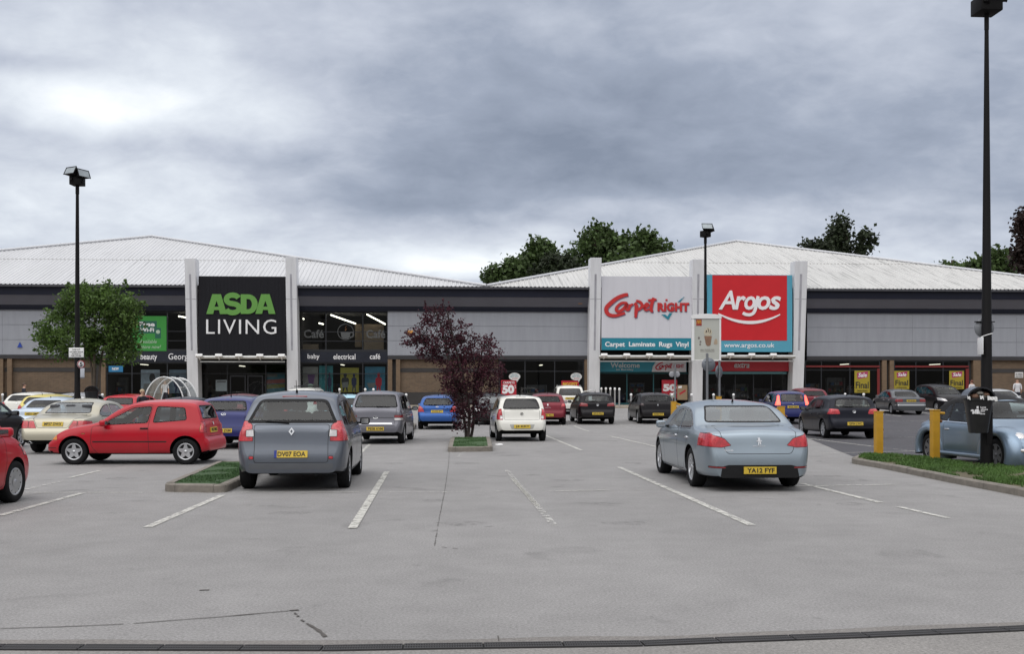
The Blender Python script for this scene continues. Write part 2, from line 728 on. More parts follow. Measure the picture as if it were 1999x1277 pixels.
crack([(0, 1229), (110, 1226), (260, 1219), (420, 1207), (545, 1196), (590, 1192)], .009, 1, .06, .02)
crack([(588, 1212), (608, 1224), (640, 1247)], .013, 2, .03, .1)
crack([(565, 1194), (592, 1192)], .017, 3, .03)
crack([(575, 1198), (583, 1207)], .010, 4, .02, .2)
crack([(389, 1154), (411, 1154)], .022, 5, .012)
crack([(877, 882), (876, 905), (868, 960), (858, 1010), (848, 1068)], .0055, 6, .05, .30)
crack([(972, 1243), (974, 1256)], .005, 7, .02)
crack([(852, 1068), (915, 1075)], .007, 8, .06, .5)
crack([(640, 853), (860, 853)], .03, 9, .2, .5)
crack([(1060, 851), (1290, 852)], .03, 10, .2, .2)
tag(mb.build('tarmac_cracks', M_CRACK, fix=False), kind='structure')

# oil drips and old tyre scuffs in the bays
M_OIL = paint_mat('oil_stain', (.05, .046, .043, 1), .53, .24)
mb = MB()
rs_ = random.Random(8)
for (px, py, a, b) in ((905, 1022, .30, .22), (850, 978, .22, .16), (1222, 1022, .26, .18), (1110, 938, .30, .22), (560, 1003, .30, .2), (1185, 983, .2, .15), (905, 905, .35, .25), (1000, 890, .3, .2), (770, 905, .3, .25),
                       (240, 935, .3, .25), (215, 1003, .16, .12), (1660, 985, .25, .18), (1350, 975, .2, .15), (1240, 905, .3, .2), (1620, 930, .3, .2)):
    c = ground(px, py)
    bm = sheet_bm([(c.x + a * math.cos(t) * (1 + .35 * 1.6 * noise.noise(Vector((1.7 * math.cos(t), 1.7 * math.sin(t), px * .1)))), c.y + b * math.sin(t) * (1 + .35 * 1.6 * noise.noise(Vector((1.7 * math.cos(t), 1.7 * math.sin(t), px * .1 + 9))))) for t in [2 * PI * i / 18 for i in range(18)]], .004)
    mb.bm(bm)
    bm.free()
tag(mb.build('oil_stains', M_OIL, fix=False), kind='structure')
# slotted drain across the foreground
M_GRATE = mat('cast_iron_grating', (.045, .043, .044), .65, .2, var=.25, scale=12)
dp = [ground(*p).xy for p in ((-300, 1262), (0, 1266), (650, 1268), (820, 1265), (1270, 1258.5), (1420, 1252), (1700, 1242), (1999, 1229), (2400, 1208))]


def dpath(s):
    for a, b in zip(dp[:-1], dp[1:]):
        l = (b - a).length
        if s <= l:
            return a.lerp(b, s / l), (b - a).normalized()
        s -= l
    return dp[-1], (dp[-1] - dp[-2]).normalized()


tot = sum((b - a).length for a, b in zip(dp[:-1], dp[1:]))
root = empty('drain_channel', (dpath(tot / 2)[0].x, dpath(tot / 2)[0].y, 0), 0, 'long black slotted drainage channel set across the tarmac', 'drain')
mb, fr = MB(), MB()
s = 0.0
LG = .5
while s + LG < tot:
    p, t = dpath(s + LG / 2)
    A = math.atan2(t.y, t.x)
    Mx = Matrix.Translation((p.x - root.location.x, p.y - root.location.y, 0)) @ Matrix.Rotation(A, 4, 'Z')
    h = LG / 2 - .006
    mb.box(-h, h, -.062, -.046, .002, .012, 0, Mx)
    mb.box(-h, h, .046, .062, .002, .012, 0, Mx)
    mb.box(-h, h, -.008, .008, .002, .012, 0, Mx)
    n = 30
    for i in range(n + 1):
        x = lerp(-h, h - .010, i / n)
        mb.box(x, x + .010, -.046, -.008, .002, .010, 0, Mx)
        mb.box(x, x + .010, .008, .046, .002, .010, 0, Mx)
    fr.box(-LG / 2, LG / 2, -.066, .066, .0005, .0014, 0, Mx)
    s += LG
mb.build('grating', M_GRATE, root, weld=False)
fr.build('channel_bed', mat('drain_dark', (.012, .012, .012), .95), root, weld=False)
# older concrete strip on the near side of the drain
near = [dpath(tot * k / 30)[0] for k in range(31)]
sheet('concrete_apron', [p + Vector((0, -.075)) for p in near] + [p + Vector((0, -2.6)) for p in reversed(near)], .003, asphalt('old_concrete', (.235, .225, .215)))
rub = asphalt('ground_edge_tarmac', (.200, .188, .178))
sheet('drain_margin', [p + Vector((0, .072)) for p in near] + [p + Vector((0, .20 + .05 * noise.noise(Vector((p.x * 1.3, 0, 0))))) for p in reversed(near)], .003, rub)
line((1970, 1251), (2060, 1240), .09)

# ------------------------------------------------------------------ kerbed beds
M_TURF = mat('artificial_turf', (.045, .095, .030), .95, var=.35, scale=9, bump=.9, bscale=160)
M_SOIL = mat('grass_soil', (.105, .088, .050), .95, var=.4, scale=3, bump=.8, bscale=40)


def rounded(pts, n=4, r=.25):
    out = []
    for i, p in enumerate(pts):
        a, b = pts[i - 1], pts[(i + 1) % len(pts)]
        ra, rb = min(r, (a - p).length * .4), min(r, (b - p).length * .4)
        P0, P1 = p + (a - p).normalized() * ra, p + (b - p).normalized() * rb
        for k in range(n + 1):
            t = k / n
            out.append(P0 * (1 - t) ** 2 + p * 2 * t * (1 - t) + P1 * t * t)
    return out


def offset_in(pts, d):
    n = len(pts)
    area = sum(pts[i].x * pts[(i + 1) % n].y - pts[(i + 1) % n].x * pts[i].y for i in range(n))
    sg = 1 if area > 0 else -1
    out = []
    for i in range(n):
        a, p, b = pts[i - 1], pts[i], pts[(i + 1) % n]
        t1, t2 = (p - a).normalized(), (b - p).normalized()
        n1, n2 = Vector((-t1.y, t1.x)) * sg, Vector((-t2.y, t2.x)) * sg
        q = n1 + n2
        q = q / max(.5, q.length_squared / 2) if q.length > 1e-6 else n1
        out.append(p + q * d)
    return out


def bed(name, pts, h, kw, label, cat, top, stone=.9, r=.2, group=None):
    c = sum((Vector(p) for p in pts), Vector((0, 0))) / len(pts)
    z0 = gz(c.y)
    root = empty(name, (c.x, c.y, z0), 0, label, cat, group)
    out = rounded([Vector(p) - c for p in pts], 5, r)
    inn = offset_in(out, kw)
    kb = MB()
    n = len(out)
    acc = 0
    for i in range(n):
        j = (i + 1) % n
        a, b, ai, bi = out[i], out[j], inn[i], inn[j]
        L_ = (b - a).length
        k = max(1, int(round(L_ / stone)))
        for q in range(k):
            t0, t1 = q / k, (q + 1) / k
            g0 = .006 / max(L_, .01) if L_ > .3 else 0
            A, B = a.lerp(b, t0 + g0), a.lerp(b, t1 - g0)
            AI, BI = ai.lerp(bi, t0 + g0), ai.lerp(bi, t1 - g0)
            e = .022
            oA, oB = A.lerp(AI, e / kw), B.lerp(BI, e / kw)
            dz = rnd.uniform(-.006, .006)
            V = [(A.x, A.y, -.02), (B.x, B.y, -.02), (B.x, B.y, h - e + dz), (A.x, A.y, h - e + dz), (oB.x, oB.y, h + dz), (oA.x, oA.y, h + dz),
                 (BI.x, BI.y, h + dz), (AI.x, AI.y, h + dz), (BI.x, BI.y, -.02), (AI.x, AI.y, -.02)]
            kb.add(V, [(0, 1, 2, 3), (3, 2, 4, 5), (5, 4, 6, 7), (7, 6, 8, 9), (0, 3, 5, 7, 9), (1, 8, 6, 4, 2)])
    kb.build('kerb', M_KERB, root, weld=False)
    tp = MB()
    bm = bmesh.new()
    bm.faces.new([bm.verts.new((p.x, p.y, h - .012)) for p in inn])
    bmesh.ops.recalc_face_normals(bm, faces=bm.faces)
    tp.bm(bm)
    bm.free()
    tp.build('turf' if top is M_TURF else 'soil', top, root, fix=True)
    return root, inn, c, z0


def blades(name, poly, c, z, n, hmin, hmax, m, seed, parent=None):
    """short grass: one mesh of bent blades inside the outline"""
    rr = random.Random(seed)
    xs_, ys_ = [p.x for p in poly], [p.y for p in poly]
    mb = MB()
    got = 0
    while got < n:
        x, y = rr.uniform(min(xs_), max(xs_)), rr.uniform(min(ys_), max(ys_))
        ins = False
        for i in range(len(poly)):
            a, b = poly[i], poly[i - 1]
            if (a.y > y) != (b.y > y) and x < (b.x - a.x) * (y - a.y) / (b.y - a.y) + a.x:
                ins = not ins
        if not ins:
            continue
        got += 1
        den = noise.noise(Vector((x * 1.4, y * 1.4, seed)))
        if den < -.14:
            continue
        h = rr.uniform(hmin, hmax) * (1 + .8 * den)
        a = rr.uniform(0, 2 * PI)
        wd = rr.uniform(.004, .008)
        dx, dy = math.cos(a) * h * .5, math.sin(a) * h * .5
        px, py = -math.sin(a) * wd, math.cos(a) * wd
        mb.add([(x - px, y - py, z), (x + px, y + py, z), (x + dx * .4 + px * .7, y + dy * .4 + py * .7, z + h * .7), (x + dx, y + dy, z + h)],
               [(0, 1, 2), (0, 2, 3)], 0)
    o = mb.build(name, m, parent, fix=False)
    return o


M_BLADE = mat('grass_blades', (.060, .125, .022), .8, var=.45, scale=1.8)
M_PILE = mat('turf_pile', (.048, .105, .033), .9, var=.25, scale=6)

r1, in1, c1, z1 = bed('planting_bed', gp((318, 961), (440, 963), (492, 938), (520, 912), (425, 912)), .13, .13,
                      'kerbed bed of green artificial turf beside the rear of the grey people carrier', 'planting bed', M_TURF)
o = blades('turf_pile', in1, c1, .117, 6000, .015, .03, M_PILE, 3, r1); tag(o, kind='stuff')
r2, in2, c2, z2 = bed('planting_bed', gp((874, 883), (962, 882), (957, 862), (880, 862)), .14, .13,
                      'small square kerbed turf bed at the foot of the purple tree', 'planting bed', M_TURF)
o = blades('turf_pile', in2, c2, .127, 5000, .015, .03, M_PILE, 4, r2); tag(o, kind='stuff')
bed('planting_bed', gp((752, 846), (806, 846), (813, 830), (765, 830)), .13, .13,
    'kerbed turf bed partly hidden behind the silver grey people carrier', 'planting bed', M_TURF)
pts = gp((1660, 905), (1730, 917), (1850, 942), (2000, 971), (2260, 1022), (2330, 985), (2060, 930), (1850, 906), (1735, 897), (1680, 896))
r3, in3, c3, z3 = bed('grass_verge', pts, .12, .12, 'rough grass verge with a low kerb at the foot of the tall black lamp post', 'verge', M_SOIL, r=.3)
g_ = blades('grass', in3, c3, .10, 26000, .03, .085, M_BLADE, 5)
g_.location = (c3.x, c3.y, z3)
tag(g_, 'short rough green grass growing on the kerbed verge', 'grass', kind='stuff')
# ------------------------------------------------------------------ shop buildings (local frame: x along the front, y into the building)
TH = math.atan(0.055)
BZ = 0.55
BO = Vector((0, 75.0, BZ))


def FB(px, py, d=0.0):
    u = (px - CX) / FPX
    Y = (d + 75 * math.cos(TH)) / (math.cos(TH) - u * math.sin(TH))
    X = u * Y
    s = X * math.cos(TH) + (Y - 75) * math.sin(TH)
    return s, EYE + (HY - py) / FPX * Y - BZ


FS = lambda px, d=0.0: FB(px, HY, d)[0]
FZ = lambda py, px=1000, d=0.0: FB(px, py, d)[1]


def local_to_world(s, d, z):
    return Vector((s * math.cos(TH) - d * math.sin(TH), 75 + s * math.sin(TH) + d * math.cos(TH), BZ + z))


M_CLAD = mat('grey_cladding', (.315, .33, .37), .45, .1, var=.08, scale=1.1, stretch=(2.5, 1, .28))
M_JOINT = mat('cladding_joint', (.19, .195, .22), .6, var=.05)
M_NAVY = mat('navy_fascia', (.012, .014, .027), .5, 0, var=.10, scale=.7, spec=.25)
M_SOFF = mat('grey_soffit', (.135, .14, .175), .6, var=.08, scale=.7)
M_TRIM = mat('dark_trim', (.055, .056, .066), .5, var=.1, scale=2)
M_FRAME = mat('window_frame', (.014, .016, .022), .5, 0, var=.1, scale=3)
M_PILLAR = mat('white_pillar', (.68, .69, .72), .5, var=.10, scale=1.3, stretch=(3, 3, .22))
M_SLOT = mat('pillar_light_strip', (.36, .36, .40), .4, var=.2, scale=1.5)
M_STEEL = mat('galvanised_steel', (.50, .50, .49), .38, .7, var=.12, scale=3)
M_WHITE = mat('white_enamel', (.78, .78, .78), .45, var=.05, scale=3)
M_LETW = mat('white_letters', (.80, .80, .82), .45, var=.03)
M_BLACK = mat('black_paint', (.008, .0075, .008), .6, var=.2, scale=3, spec=.15)
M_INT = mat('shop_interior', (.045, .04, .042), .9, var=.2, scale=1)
M_DIRT = mat('dark_plinth_brick', (.045, .042, .042), .9, var=.2, scale=3)


def brick_mat(name, c1, c2, mortar):
    m, nt, N, Lk, b = nodes_of(name)
    tc = N.new('ShaderNodeTexCoord')
    mp = N.new('ShaderNodeMapping')
    mp.inputs['Rotation'].default_value = (R(90), 0, 0)
    Lk.new(tc.outputs['Object'], mp.inputs[0])
    br = N.new('ShaderNodeTexBrick')
    br.inputs['Color1'].default_value = c1
    br.inputs['Color2'].default_value = c2
    br.inputs['Mortar'].default_value = mortar
    br.inputs['Scale'].default_value = 1.0
    br.inputs['Mortar Size'].default_value = .010
    br.inputs['Brick Width'].default_value = .225
    br.inputs['Row Height'].default_value = .075
    br.inputs['Bias'].default_value = 0
    Lk.new(mp.outputs[0], br.inputs['Vector'])
    n = N.new('ShaderNodeTexNoise')
    n.inputs['Scale'].default_value = 1.1
    n.inputs['Detail'].default_value = 6
    Lk.new(tc.outputs['Object'], n.inputs['Vector'])
    r = N.new('ShaderNodeMapRange')
    r.inputs[3].default_value = .72
    r.inputs[4].default_value = 1.28
    Lk.new(n.outputs[0], r.inputs[0])
    sc = N.new('ShaderNodeVectorMath')
    sc.operation = 'SCALE'
    Lk.new(br.outputs[0], sc.inputs[0])
    Lk.new(r.outputs[0], sc.inputs['Scale'])
    Lk.new(sc.outputs[0], b.inputs['Base Color'])
    b.inputs['Roughness'].default_value = .9
    return m


M_BRICK = brick_mat('buff_brick', (.150, .098, .062, 1), (.105, .068, .044, 1), (.16, .135, .105, 1))
M_PIER = brick_mat('pier_brick', (.19, .122, .072, 1), (.15, .094, .056, 1), (.17, .14, .105, 1))


def roof_mat(name, dirt, tint):
    """pale coated sheet with rain streaks running down the slope"""
    m, nt, N, Lk, b = nodes_of(name)
    tc = N.new('ShaderNodeTexCoord')

    def nz(scale, st, det=4):
        mp = N.new('ShaderNodeMapping')
        mp.inputs['Scale'].default_value = st
        Lk.new(tc.outputs['Object'], mp.inputs[0])
        n = N.new('ShaderNodeTexNoise')
        n.inputs['Scale'].default_value = scale
        n.inputs['Detail'].default_value = det
        n.inputs['Roughness'].default_value = .65
        Lk.new(mp.outputs[0], n.inputs['Vector'])
        return n.outputs[0]
    a = nz(6.5, (1, .030, .030), 3)
    c = nz(.13, (1, .8, .8), 3)
    s = mnode(N, Lk, 'MULTIPLY', mnode(N, Lk, 'MAXIMUM', mnode(N, Lk, 'SUBTRACT', a, .50), 0.0), mnode(N, Lk, 'MULTIPLY', mnode(N, Lk, 'MAXIMUM', mnode(N, Lk, 'SUBTRACT', c, .36), 0.0), dirt))
    k = mnode(N, Lk, 'MULTIPLY', mnode(N, Lk, 'SUBTRACT', 1.0, mnode(N, Lk, 'MINIMUM', s, .72)), mnode(N, Lk, 'ADD', mnode(N, Lk, 'MULTIPLY', nz(.5, (1, .2, .2)), .24), .88))
    sc = N.new('ShaderNodeVectorMath')
    sc.operation = 'SCALE'
    sc.inputs[0].default_value = tint
    Lk.new(k, sc.inputs['Scale'])
    Lk.new(sc.outputs[0], b.inputs['Base Color'])
    b.inputs['Roughness'].default_value = .45
    b.inputs['Metallic'].default_value = .1
    return m


M_ROOFL = roof_mat('pale_roof_sheet', 5, (.53, .535, .55))
M_ROOFR = roof_mat('streaked_roof_sheet', 12, (.54, .535, .52))
M_CAP = mat('ridge_cap', (.58, .59, .62), .4, .1, var=.05)


def glass_mat(name, tint, alpha, refl=1.0, rough=.0, haze=0.0):
    """clear pane: tinted see-through plus mirror reflection by angle"""
    m, nt, N, Lk, b = nodes_of(name)
    t = N.new('ShaderNodeBsdfTransparent')
    t.inputs[0].default_value = (*tint, 1)
    gl = N.new('ShaderNodeBsdfGlossy')
    gl.inputs['Roughness'].default_value = rough
    gl.inputs[0].default_value = (refl, refl, refl, 1)
    # Schlick reflection from both faces of the pane, the same from either side
    ge = N.new('ShaderNodeNewGeometry')
    dt = N.new('ShaderNodeVectorMath')
    dt.operation = 'DOT_PRODUCT'
    Lk.new(ge.outputs['Incoming'], dt.inputs[0])
    Lk.new(ge.outputs['Normal'], dt.inputs[1])
    c1 = mnode(N, Lk, 'SUBTRACT', 1.0, mnode(N, Lk, 'MINIMUM', mnode(N, Lk, 'ABSOLUTE', dt.outputs['Value']), 1.0))
    f2 = mnode(N, Lk, 'MINIMUM', mnode(N, Lk, 'ADD', mnode(N, Lk, 'MULTIPLY', mnode(N, Lk, 'POWER', c1, 5.0), .93), .045), 1.0)
    mx = N.new('ShaderNodeMixShader')
    Lk.new(f2, mx.inputs[0])
    Lk.new(t.outputs[0], mx.inputs[1])
    Lk.new(gl.outputs[0], mx.inputs[2])
    out = mx
    if haze:
        df = N.new('ShaderNodeBsdfDiffuse')
        df.inputs[0].default_value = (.55, .58, .6, 1)
        m2 = N.new('ShaderNodeMixShader')
        m2.inputs[0].default_value = haze
        Lk.new(mx.outputs[0], m2.inputs[1])
        Lk.new(df.outputs[0], m2.inputs[2])
        out = m2
    Lk.new(out.outputs[0], N['Material Output'].inputs[0])
    return m


M_SHOPGLASS = glass_mat('shop_glass', (.62, .66, .68), 1, .85, .02)

ZE = 8.57                               # eaves
ZF1, ZF2, ZF3 = 7.85, 7.20, 6.86        # fascia bottom, soffit foot, head of the wall
ZC0, ZC1 = FZ(695), FZ(702)             # cladding foot, dark trim foot
S950 = FS(949)


def build_roof(root, s0, s1, dback, apex_px, apex_Y, m, seam_py):
    """hipped roof of corrugated sheet over the front slope"""
    A = at(apex_px[0], apex_px[1], apex_Y)
    dX, dY = A.x - BO.x, A.y - BO.y
    sa = dX * math.cos(TH) + dY * math.sin(TH)
    da = -dX * math.sin(TH) + dY * math.cos(TH)
    za = A.z - BZ
    d0 = -1.25
    bm = bmesh.new()
    per, ht = .30, .042
    n = int((s1 - s0) / per)
    rows = []
    prof = ((0, 0), (.32, 0), (.44, 1), (.70, 1), (.82, 0))
    xs_ = []
    for i in range(n):
        for (q, h) in prof:
            xs_.append((s0 + (i + q) * per, h * ht))
    xs_.append((s0 + n * per, 0))
    for (d, z) in ((d0, ZE), (lerp(d0, da, .5), lerp(ZE, za, .5)), (da, za)):
        rows.append([bm.verts.new((x, d, z + h)) for x, h in xs_])
    for r in range(2):
        for i in range(len(xs_) - 1):
            bm.faces.new((rows[r][i], rows[r][i + 1], rows[r + 1][i + 1], rows[r + 1][i]))
    for sx, sg in ((s0, -1), (s1, 1)):
        no = Vector((da - d0, -(sa - sx), 0)) * (1 if sg > 0 else 1)
        # vertical plane through the hip line; keep the side towards the middle of the eaves
        mid = Vector(((s0 + s1) / 2, d0, 0)) - Vector((sx, d0, 0))
        if no.dot(mid) > 0:
            no = -no
        bmesh.ops.bisect_plane(bm, geom=bm.verts[:] + bm.edges[:] + bm.faces[:], plane_co=(sx, d0, 0), plane_no=no, clear_outer=True)
    # side and back slopes
    bl, br = Vector((s0, dback, ZE)), Vector((s1, dback, ZE))
    fl, fr_, ap = Vector((s0, d0, ZE)), Vector((s1, d0, ZE)), Vector((sa, da, za))
    for tri in ((bl, fl, ap), (fr_, br, ap), (br, bl, ap)):
        bm.faces.new([bm.verts.new(p) for p in tri])
    bmesh.ops.recalc_face_normals(bm, faces=bm.faces)
    mb = MB()
    mb.bm(bm)
    bm.free()
    rf = mb.build('roof', m, root, fix=False, weld=False)
    mb = MB()
    for c in (fl, fr_):
        up = Vector((0, 0, .10))
        mb.tube([c + up, ap + up], .11, 0, 6)
    for c in (bl, br):
        mb.tube([c, ap], .12, 0, 6)
    mb.build('ridge_cap', M_CAP, rf, weld=False)
    # lap joint across the slope
    t = (FB(600, seam_py)[1] - 0)
    mb = MB()
    k = .47
    z, d = lerp(ZE, za, k), lerp(d0, da, k)
    xa, xb = lerp(s0, sa, k) + .4, lerp(s1, sa, k) - .4
    x = xa
    while x < xb:
        mb.box(x, x + .17, d - .03, d + .03, z + .02, z + .056, 0)
        x += .30
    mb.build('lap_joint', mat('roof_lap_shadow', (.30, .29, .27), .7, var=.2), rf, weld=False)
    return rf


def eaves(root, s0, s1, skip=()):
    """gutter, navy fascia, grey soffit and dark drip band between the pillars"""
    segs, x = [], s0
    for a, b in skip:
        segs.append((x, a))
        x = b
    segs.append((x, s1))
    for i, (a, b) in enumerate(segs):
        gut = MB()
        gut.box(a, b, -1.36, -1.20, ZE - .17, ZE - .012)
        gut.box(a, b, -1.20, .2, ZE - .10, ZE - .012)
        x = a + .4
        while x < b - .4:
            gut.box(x, x + .05, -1.385, -1.36, ZE - .19, ZE - .02)
            x += .95
        gut.build('gutter', M_TRIM, root, weld=False)
        fas, sof, band = MB(), MB(), MB()
        fas.prism([(-1.12, ZE - .18), (-1.05, ZE - .103), (0, ZE - .103), (0, ZF1 - .02), (-1.08, ZF1)], a, b, axis='x')
        sof.prism([(-1.00, ZF1 - .004), (-.02, ZF1 - .024), (-.02, ZF2), (-.34, ZF2)], a, b, axis='x')
        band.prism([(-.30, ZF2 - .004), (-.02, ZF2 - .004), (-.02, ZF3), (-.20, ZF3), (-.20, ZF3 + .10), (-.26, ZF3 + .12)], a, b, axis='x')
        fas.build('fascia', M_NAVY, root, weld=False)
        sof.build('soffit', M_SOFF, root, weld=False)
        band.build('drip_band', M_NAVY, root, weld=False)
    for a, b in skip:
        back_ = MB()
        back_.box(a, b, -1.2, .2, ZE - .10, ZE - .012)
        back_.box(a, b, -.6, .2, ZF3, ZE - .103)
        back_.build('sign_backing', M_TRIM, root, weld=False)


def clad(root, s0, s1):
    c, j = MB(), MB()
    n = 3
    h = (ZF3 - ZC0) / n
    for i in range(n):
        L_ = 7.4
        k = max(1, round((s1 - s0) / L_))
        for q in range(k):
            a, b = lerp(s0, s1, q / k), lerp(s0, s1, (q + 1) / k)
            c.box(a + (.006 if q else 0), b - (.006 if q < k - 1 else 0), -.06, .10, ZC0 + i * h + .025, ZC0 + (i + 1) * h)
    j.box(s0, s1, -.035, .10, ZC0 - .004, ZF3 - .003)
    t = MB()
    t.prism([(-.12, ZC0 - .006), (.10, ZC0 - .006), (.10, ZC1), (-.04, ZC1)], s0, s1, axis='x')
    p = c.build('cladding', M_CLAD, root, weld=False)
    j.build('joint', M_JOINT, p, weld=False)
    t.build('drip_trim', M_TRIM, root, weld=False)


def brick(root, s0, s1, d=.25):
    b, dk, pl = MB(), MB(), MB()
    za, zb, zp = FZ(719), FZ(727), FZ(766)
    b.box(s0, s1, d, d + .3, zb, za - .0)
    b.box(s0, s1, d, d + .3, za + .0, ZC1 + .02) if False else None
    b2 = MB()
    b2.box(s0, s1, d + .01, d + .3, za, ZC1 + .02)
    dk.box(s0, s1, d - .03, d + .2, zb - .0, za)
    wl = MB()
    wl.box(s0, s1, d, d + .3, zp, zb - .003)
    wl.box(s0, s1, d, d + .3, za + .003, ZC1 + .02)
    w_ = wl.build('brick_wall', M_BRICK, root, weld=False)
    dk.build('brick_band', M_DIRT, w_, weld=False)
    pl.box(s0, s1, d - .04, d + .3, -.05, zp - .003)
    pl.build('plinth', M_DIRT, root, weld=False)


def piers(root, pairs):
    for a, b in pairs:
        p = MB()
        s0, s1 = FS(a), FS(b)
        p.box(s0, s1, -.02, .40, -.05, ZC1 - .004)
        p.build('brick_pier', M_PIER, root, weld=False)


def shopfront(root, s0, s1, z1, mull, trans, d=.12, z0=0.0, frame=M_FRAME, glass=M_SHOPGLASS, depth=6.0, name='shop_window'):
    """frame with mullions, one pane of glass, and the dim shop behind it"""
    f = MB()
    t = .07
    f.box(s0, s1, d - .05, d + .06, z0, z0 + .18)
    f.box(s0, s1, d - .05, d + .06, z1 - .1, z1)
    f.box(s0, s0 + t, d - .05, d + .06, z0 + .18, z1 - .1)
    f.box(s1 - t, s1, d - .05, d + .06, z0 + .18, z1 - .1)
    for x in mull:
        f.box(x - t / 2, x + t / 2, d - .045, d + .055, z0 + .18, z1 - .1)
    edges = [s0 + t] + [q for x in mull for q in (x - t / 2, x + t / 2)] + [s1 - t]
    for z in trans:
        for a, b in zip(edges[::2], edges[1::2]):
            f.box(a, b, d - .04, d + .05, z - .025, z + .025)
    fo = f.build(name, frame, root, weld=False)
    g = MB()
    g.add([(s0 + .02, d, z0 + .1), (s1 - .02, d, z0 + .1), (s1 - .02, d, z1 - .05), (s0 + .02, d, z1 - .05)], [(0, 1, 2, 3)])
    g.build('pane', glass, fo, fix=False)
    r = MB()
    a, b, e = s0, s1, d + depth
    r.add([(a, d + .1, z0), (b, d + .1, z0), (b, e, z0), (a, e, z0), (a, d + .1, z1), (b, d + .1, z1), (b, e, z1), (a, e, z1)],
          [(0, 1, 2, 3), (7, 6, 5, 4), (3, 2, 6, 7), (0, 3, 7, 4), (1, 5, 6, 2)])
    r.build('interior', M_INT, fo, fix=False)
    return fo


def pillar(root, pxt, pxb, py_top, first):
    """tall white raking fin with a recessed light strip"""
    (t0, t1), (b0, b1) = pxt, pxb
    zt = FZ(py_top, t0, -1.6)
    dt, db = -1.9, -.75
    T0, T1 = FS(t0, dt), FS(t1, dt)
    B0, B1 = FS(b0, db), FS(b1, db)
    mb = MB()

    def ring(z, x0, x1, d):
        return [(x0, d, z), (x1, d, z), (x1, d + 1.1, z), (x0, d + 1.1, z)]
    vs = ring(-.05, B0, B1, db) + ring(zt, T0, T1, dt)
    mb.add(vs, [(0, 1, 5, 4), (1, 2, 6, 5), (2, 3, 7, 6), (3, 0, 4, 7), (4, 5, 6, 7), (3, 2, 1, 0)])
    p = mb.build('pillar', M_PILLAR, root, weld=False, bevel=.02)
    # light strip, set flush in the front face
    st = MB()
    za, zb = FZ(535, t0, -1.8), FZ(684, t0, -1.5)

    def face(z, q):
        k = (z + .05) / (zt + .05)
        x0, x1, d = lerp(B0, T0, k), lerp(B1, T1, k), lerp(db, dt, k)
        return (lerp(x0, x1, q), d - .006, z)
    q0, q1 = .40, .58
    st.add([face(zb, q0), face(zb, q1), face(za, q1), face(za, q0)], [(0, 1, 2, 3)])
    st.build('light_strip', M_SLOT, p, fix=False)
    jn = MB()
    zj = FZ(584, t0, -1.6)
    jn.add([face(zj - .012, 0.01), face(zj - .012, .39), face(zj + .012, .39), face(zj + .012, .01)], [(0, 1, 2, 3)])
    jn.add([face(zj - .012, 0.59), face(zj - .012, .99), face(zj + .012, .99), face(zj + .012, .59)], [(0, 1, 2, 3)])
    jn.build('joint', M_JOINT, p, fix=False)
    return p


def canopy(root, a, b, lamps, py=698):
    """steel pipe across the entrance carrying small floodlights, with a slim glazing rail under it"""
    d = -1.60
    s0, s1 = FS(a, d), FS(b, d)
    z = FZ(py, (a + b) / 2, d)
    mb = MB()
    mb.tube([(s0, d, z), (s1, d, z)], .14, 0, 12)
    p = mb.build('canopy_pipe', M_STEEL, root, weld=False)
    rl = MB()
    zr = FZ(py + 8.5, (a + b) / 2, d)
    rl.box(s0 + .1, s1 - .1, d - .05, d + .05, zr - .04, zr + .04)
    rl.build('canopy_rail', M_STEEL, root, weld=False)
    for l in lamps:
        x = FS(l, d)
        f = MB()
        Mx = Matrix.Translation((x, d - .30, z + .10)) @ Matrix.Rotation(R(-28), 4, 'X')
        f.rbox(-.24, .24, -.13, .13, -.10, .10, .03, 0, Mx)
        f.box(-.20, .20, -.10, .10, .101, .108, 1, Mx)
        f.box(-.04, .04, .0, .30, -.16, -.10, 0, Mx)
        f.build('floodlight', [M_WHITE, M_STEEL], p, weld=False)
    return p


def tier(bld):
    return bld


left = empty('retail_building', BO, TH, 'long pale roofed store with the black sign lettered in green and white between two pillars', 'shop building')
right = empty('retail_building', BO, TH, 'retail unit under streaked white roof carrying white and red signs side by side', 'shop building')

SL0, SR1 = -58.0, 46.0
# solid shell behind the fronts
for root, a, b in ((left, SL0, S950), (right, S950, SR1)):
    sh = MB()
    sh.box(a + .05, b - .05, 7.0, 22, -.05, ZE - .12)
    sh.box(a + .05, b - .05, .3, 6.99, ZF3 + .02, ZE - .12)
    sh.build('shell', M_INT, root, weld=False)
build_roof(left, SL0, S950 - .02, 24, (297, 463), 85.5, M_ROOFL, 510)
build_roof(right, S950 + .02, SR1, 40, (1437, 472), 95, M_ROOFR, 520)

PL = [((360, 381), (366.5, 388)), ((557, 578), (561, 583))]
PR = [((1152.5, 1174.5), (1149, 1170)), ((1352.5, 1375.5), (1350, 1371)), ((1552.5, 1577), (1546, 1567.5))]
A0, A1 = FS(381), FS(562)
eaves(left, SL0, S950, [(FS(384), FS(562))])
eaves(right, S950, SR1, [(FS(1172), FS(1552))])
for t, b in PL:
    pillar(left, t, b, 505 if t[0] < 400 else 503, 0)
for t, b in PR:
    pillar(right, t, b, {1152.5: 504, 1352.5: 507, 1552.5: 510}[t[0]], 0)

# ---- left building: wall bays from left to right
clad(left, SL0, FS(207))
brick(left, SL0, FS(184))
piers(left, [(-228, -219), (-209, -200), (-3, 6), (14, 23), (197, 206)])
mid_ = MB()
mid_.box(FS(184), FS(197), .3, .5, -.05, ZC1)
mid_.build('recess_wall', M_DIRT, left)
ZS1, ZS0 = FZ(688), FZ(708)             # lettered band over the lower panes


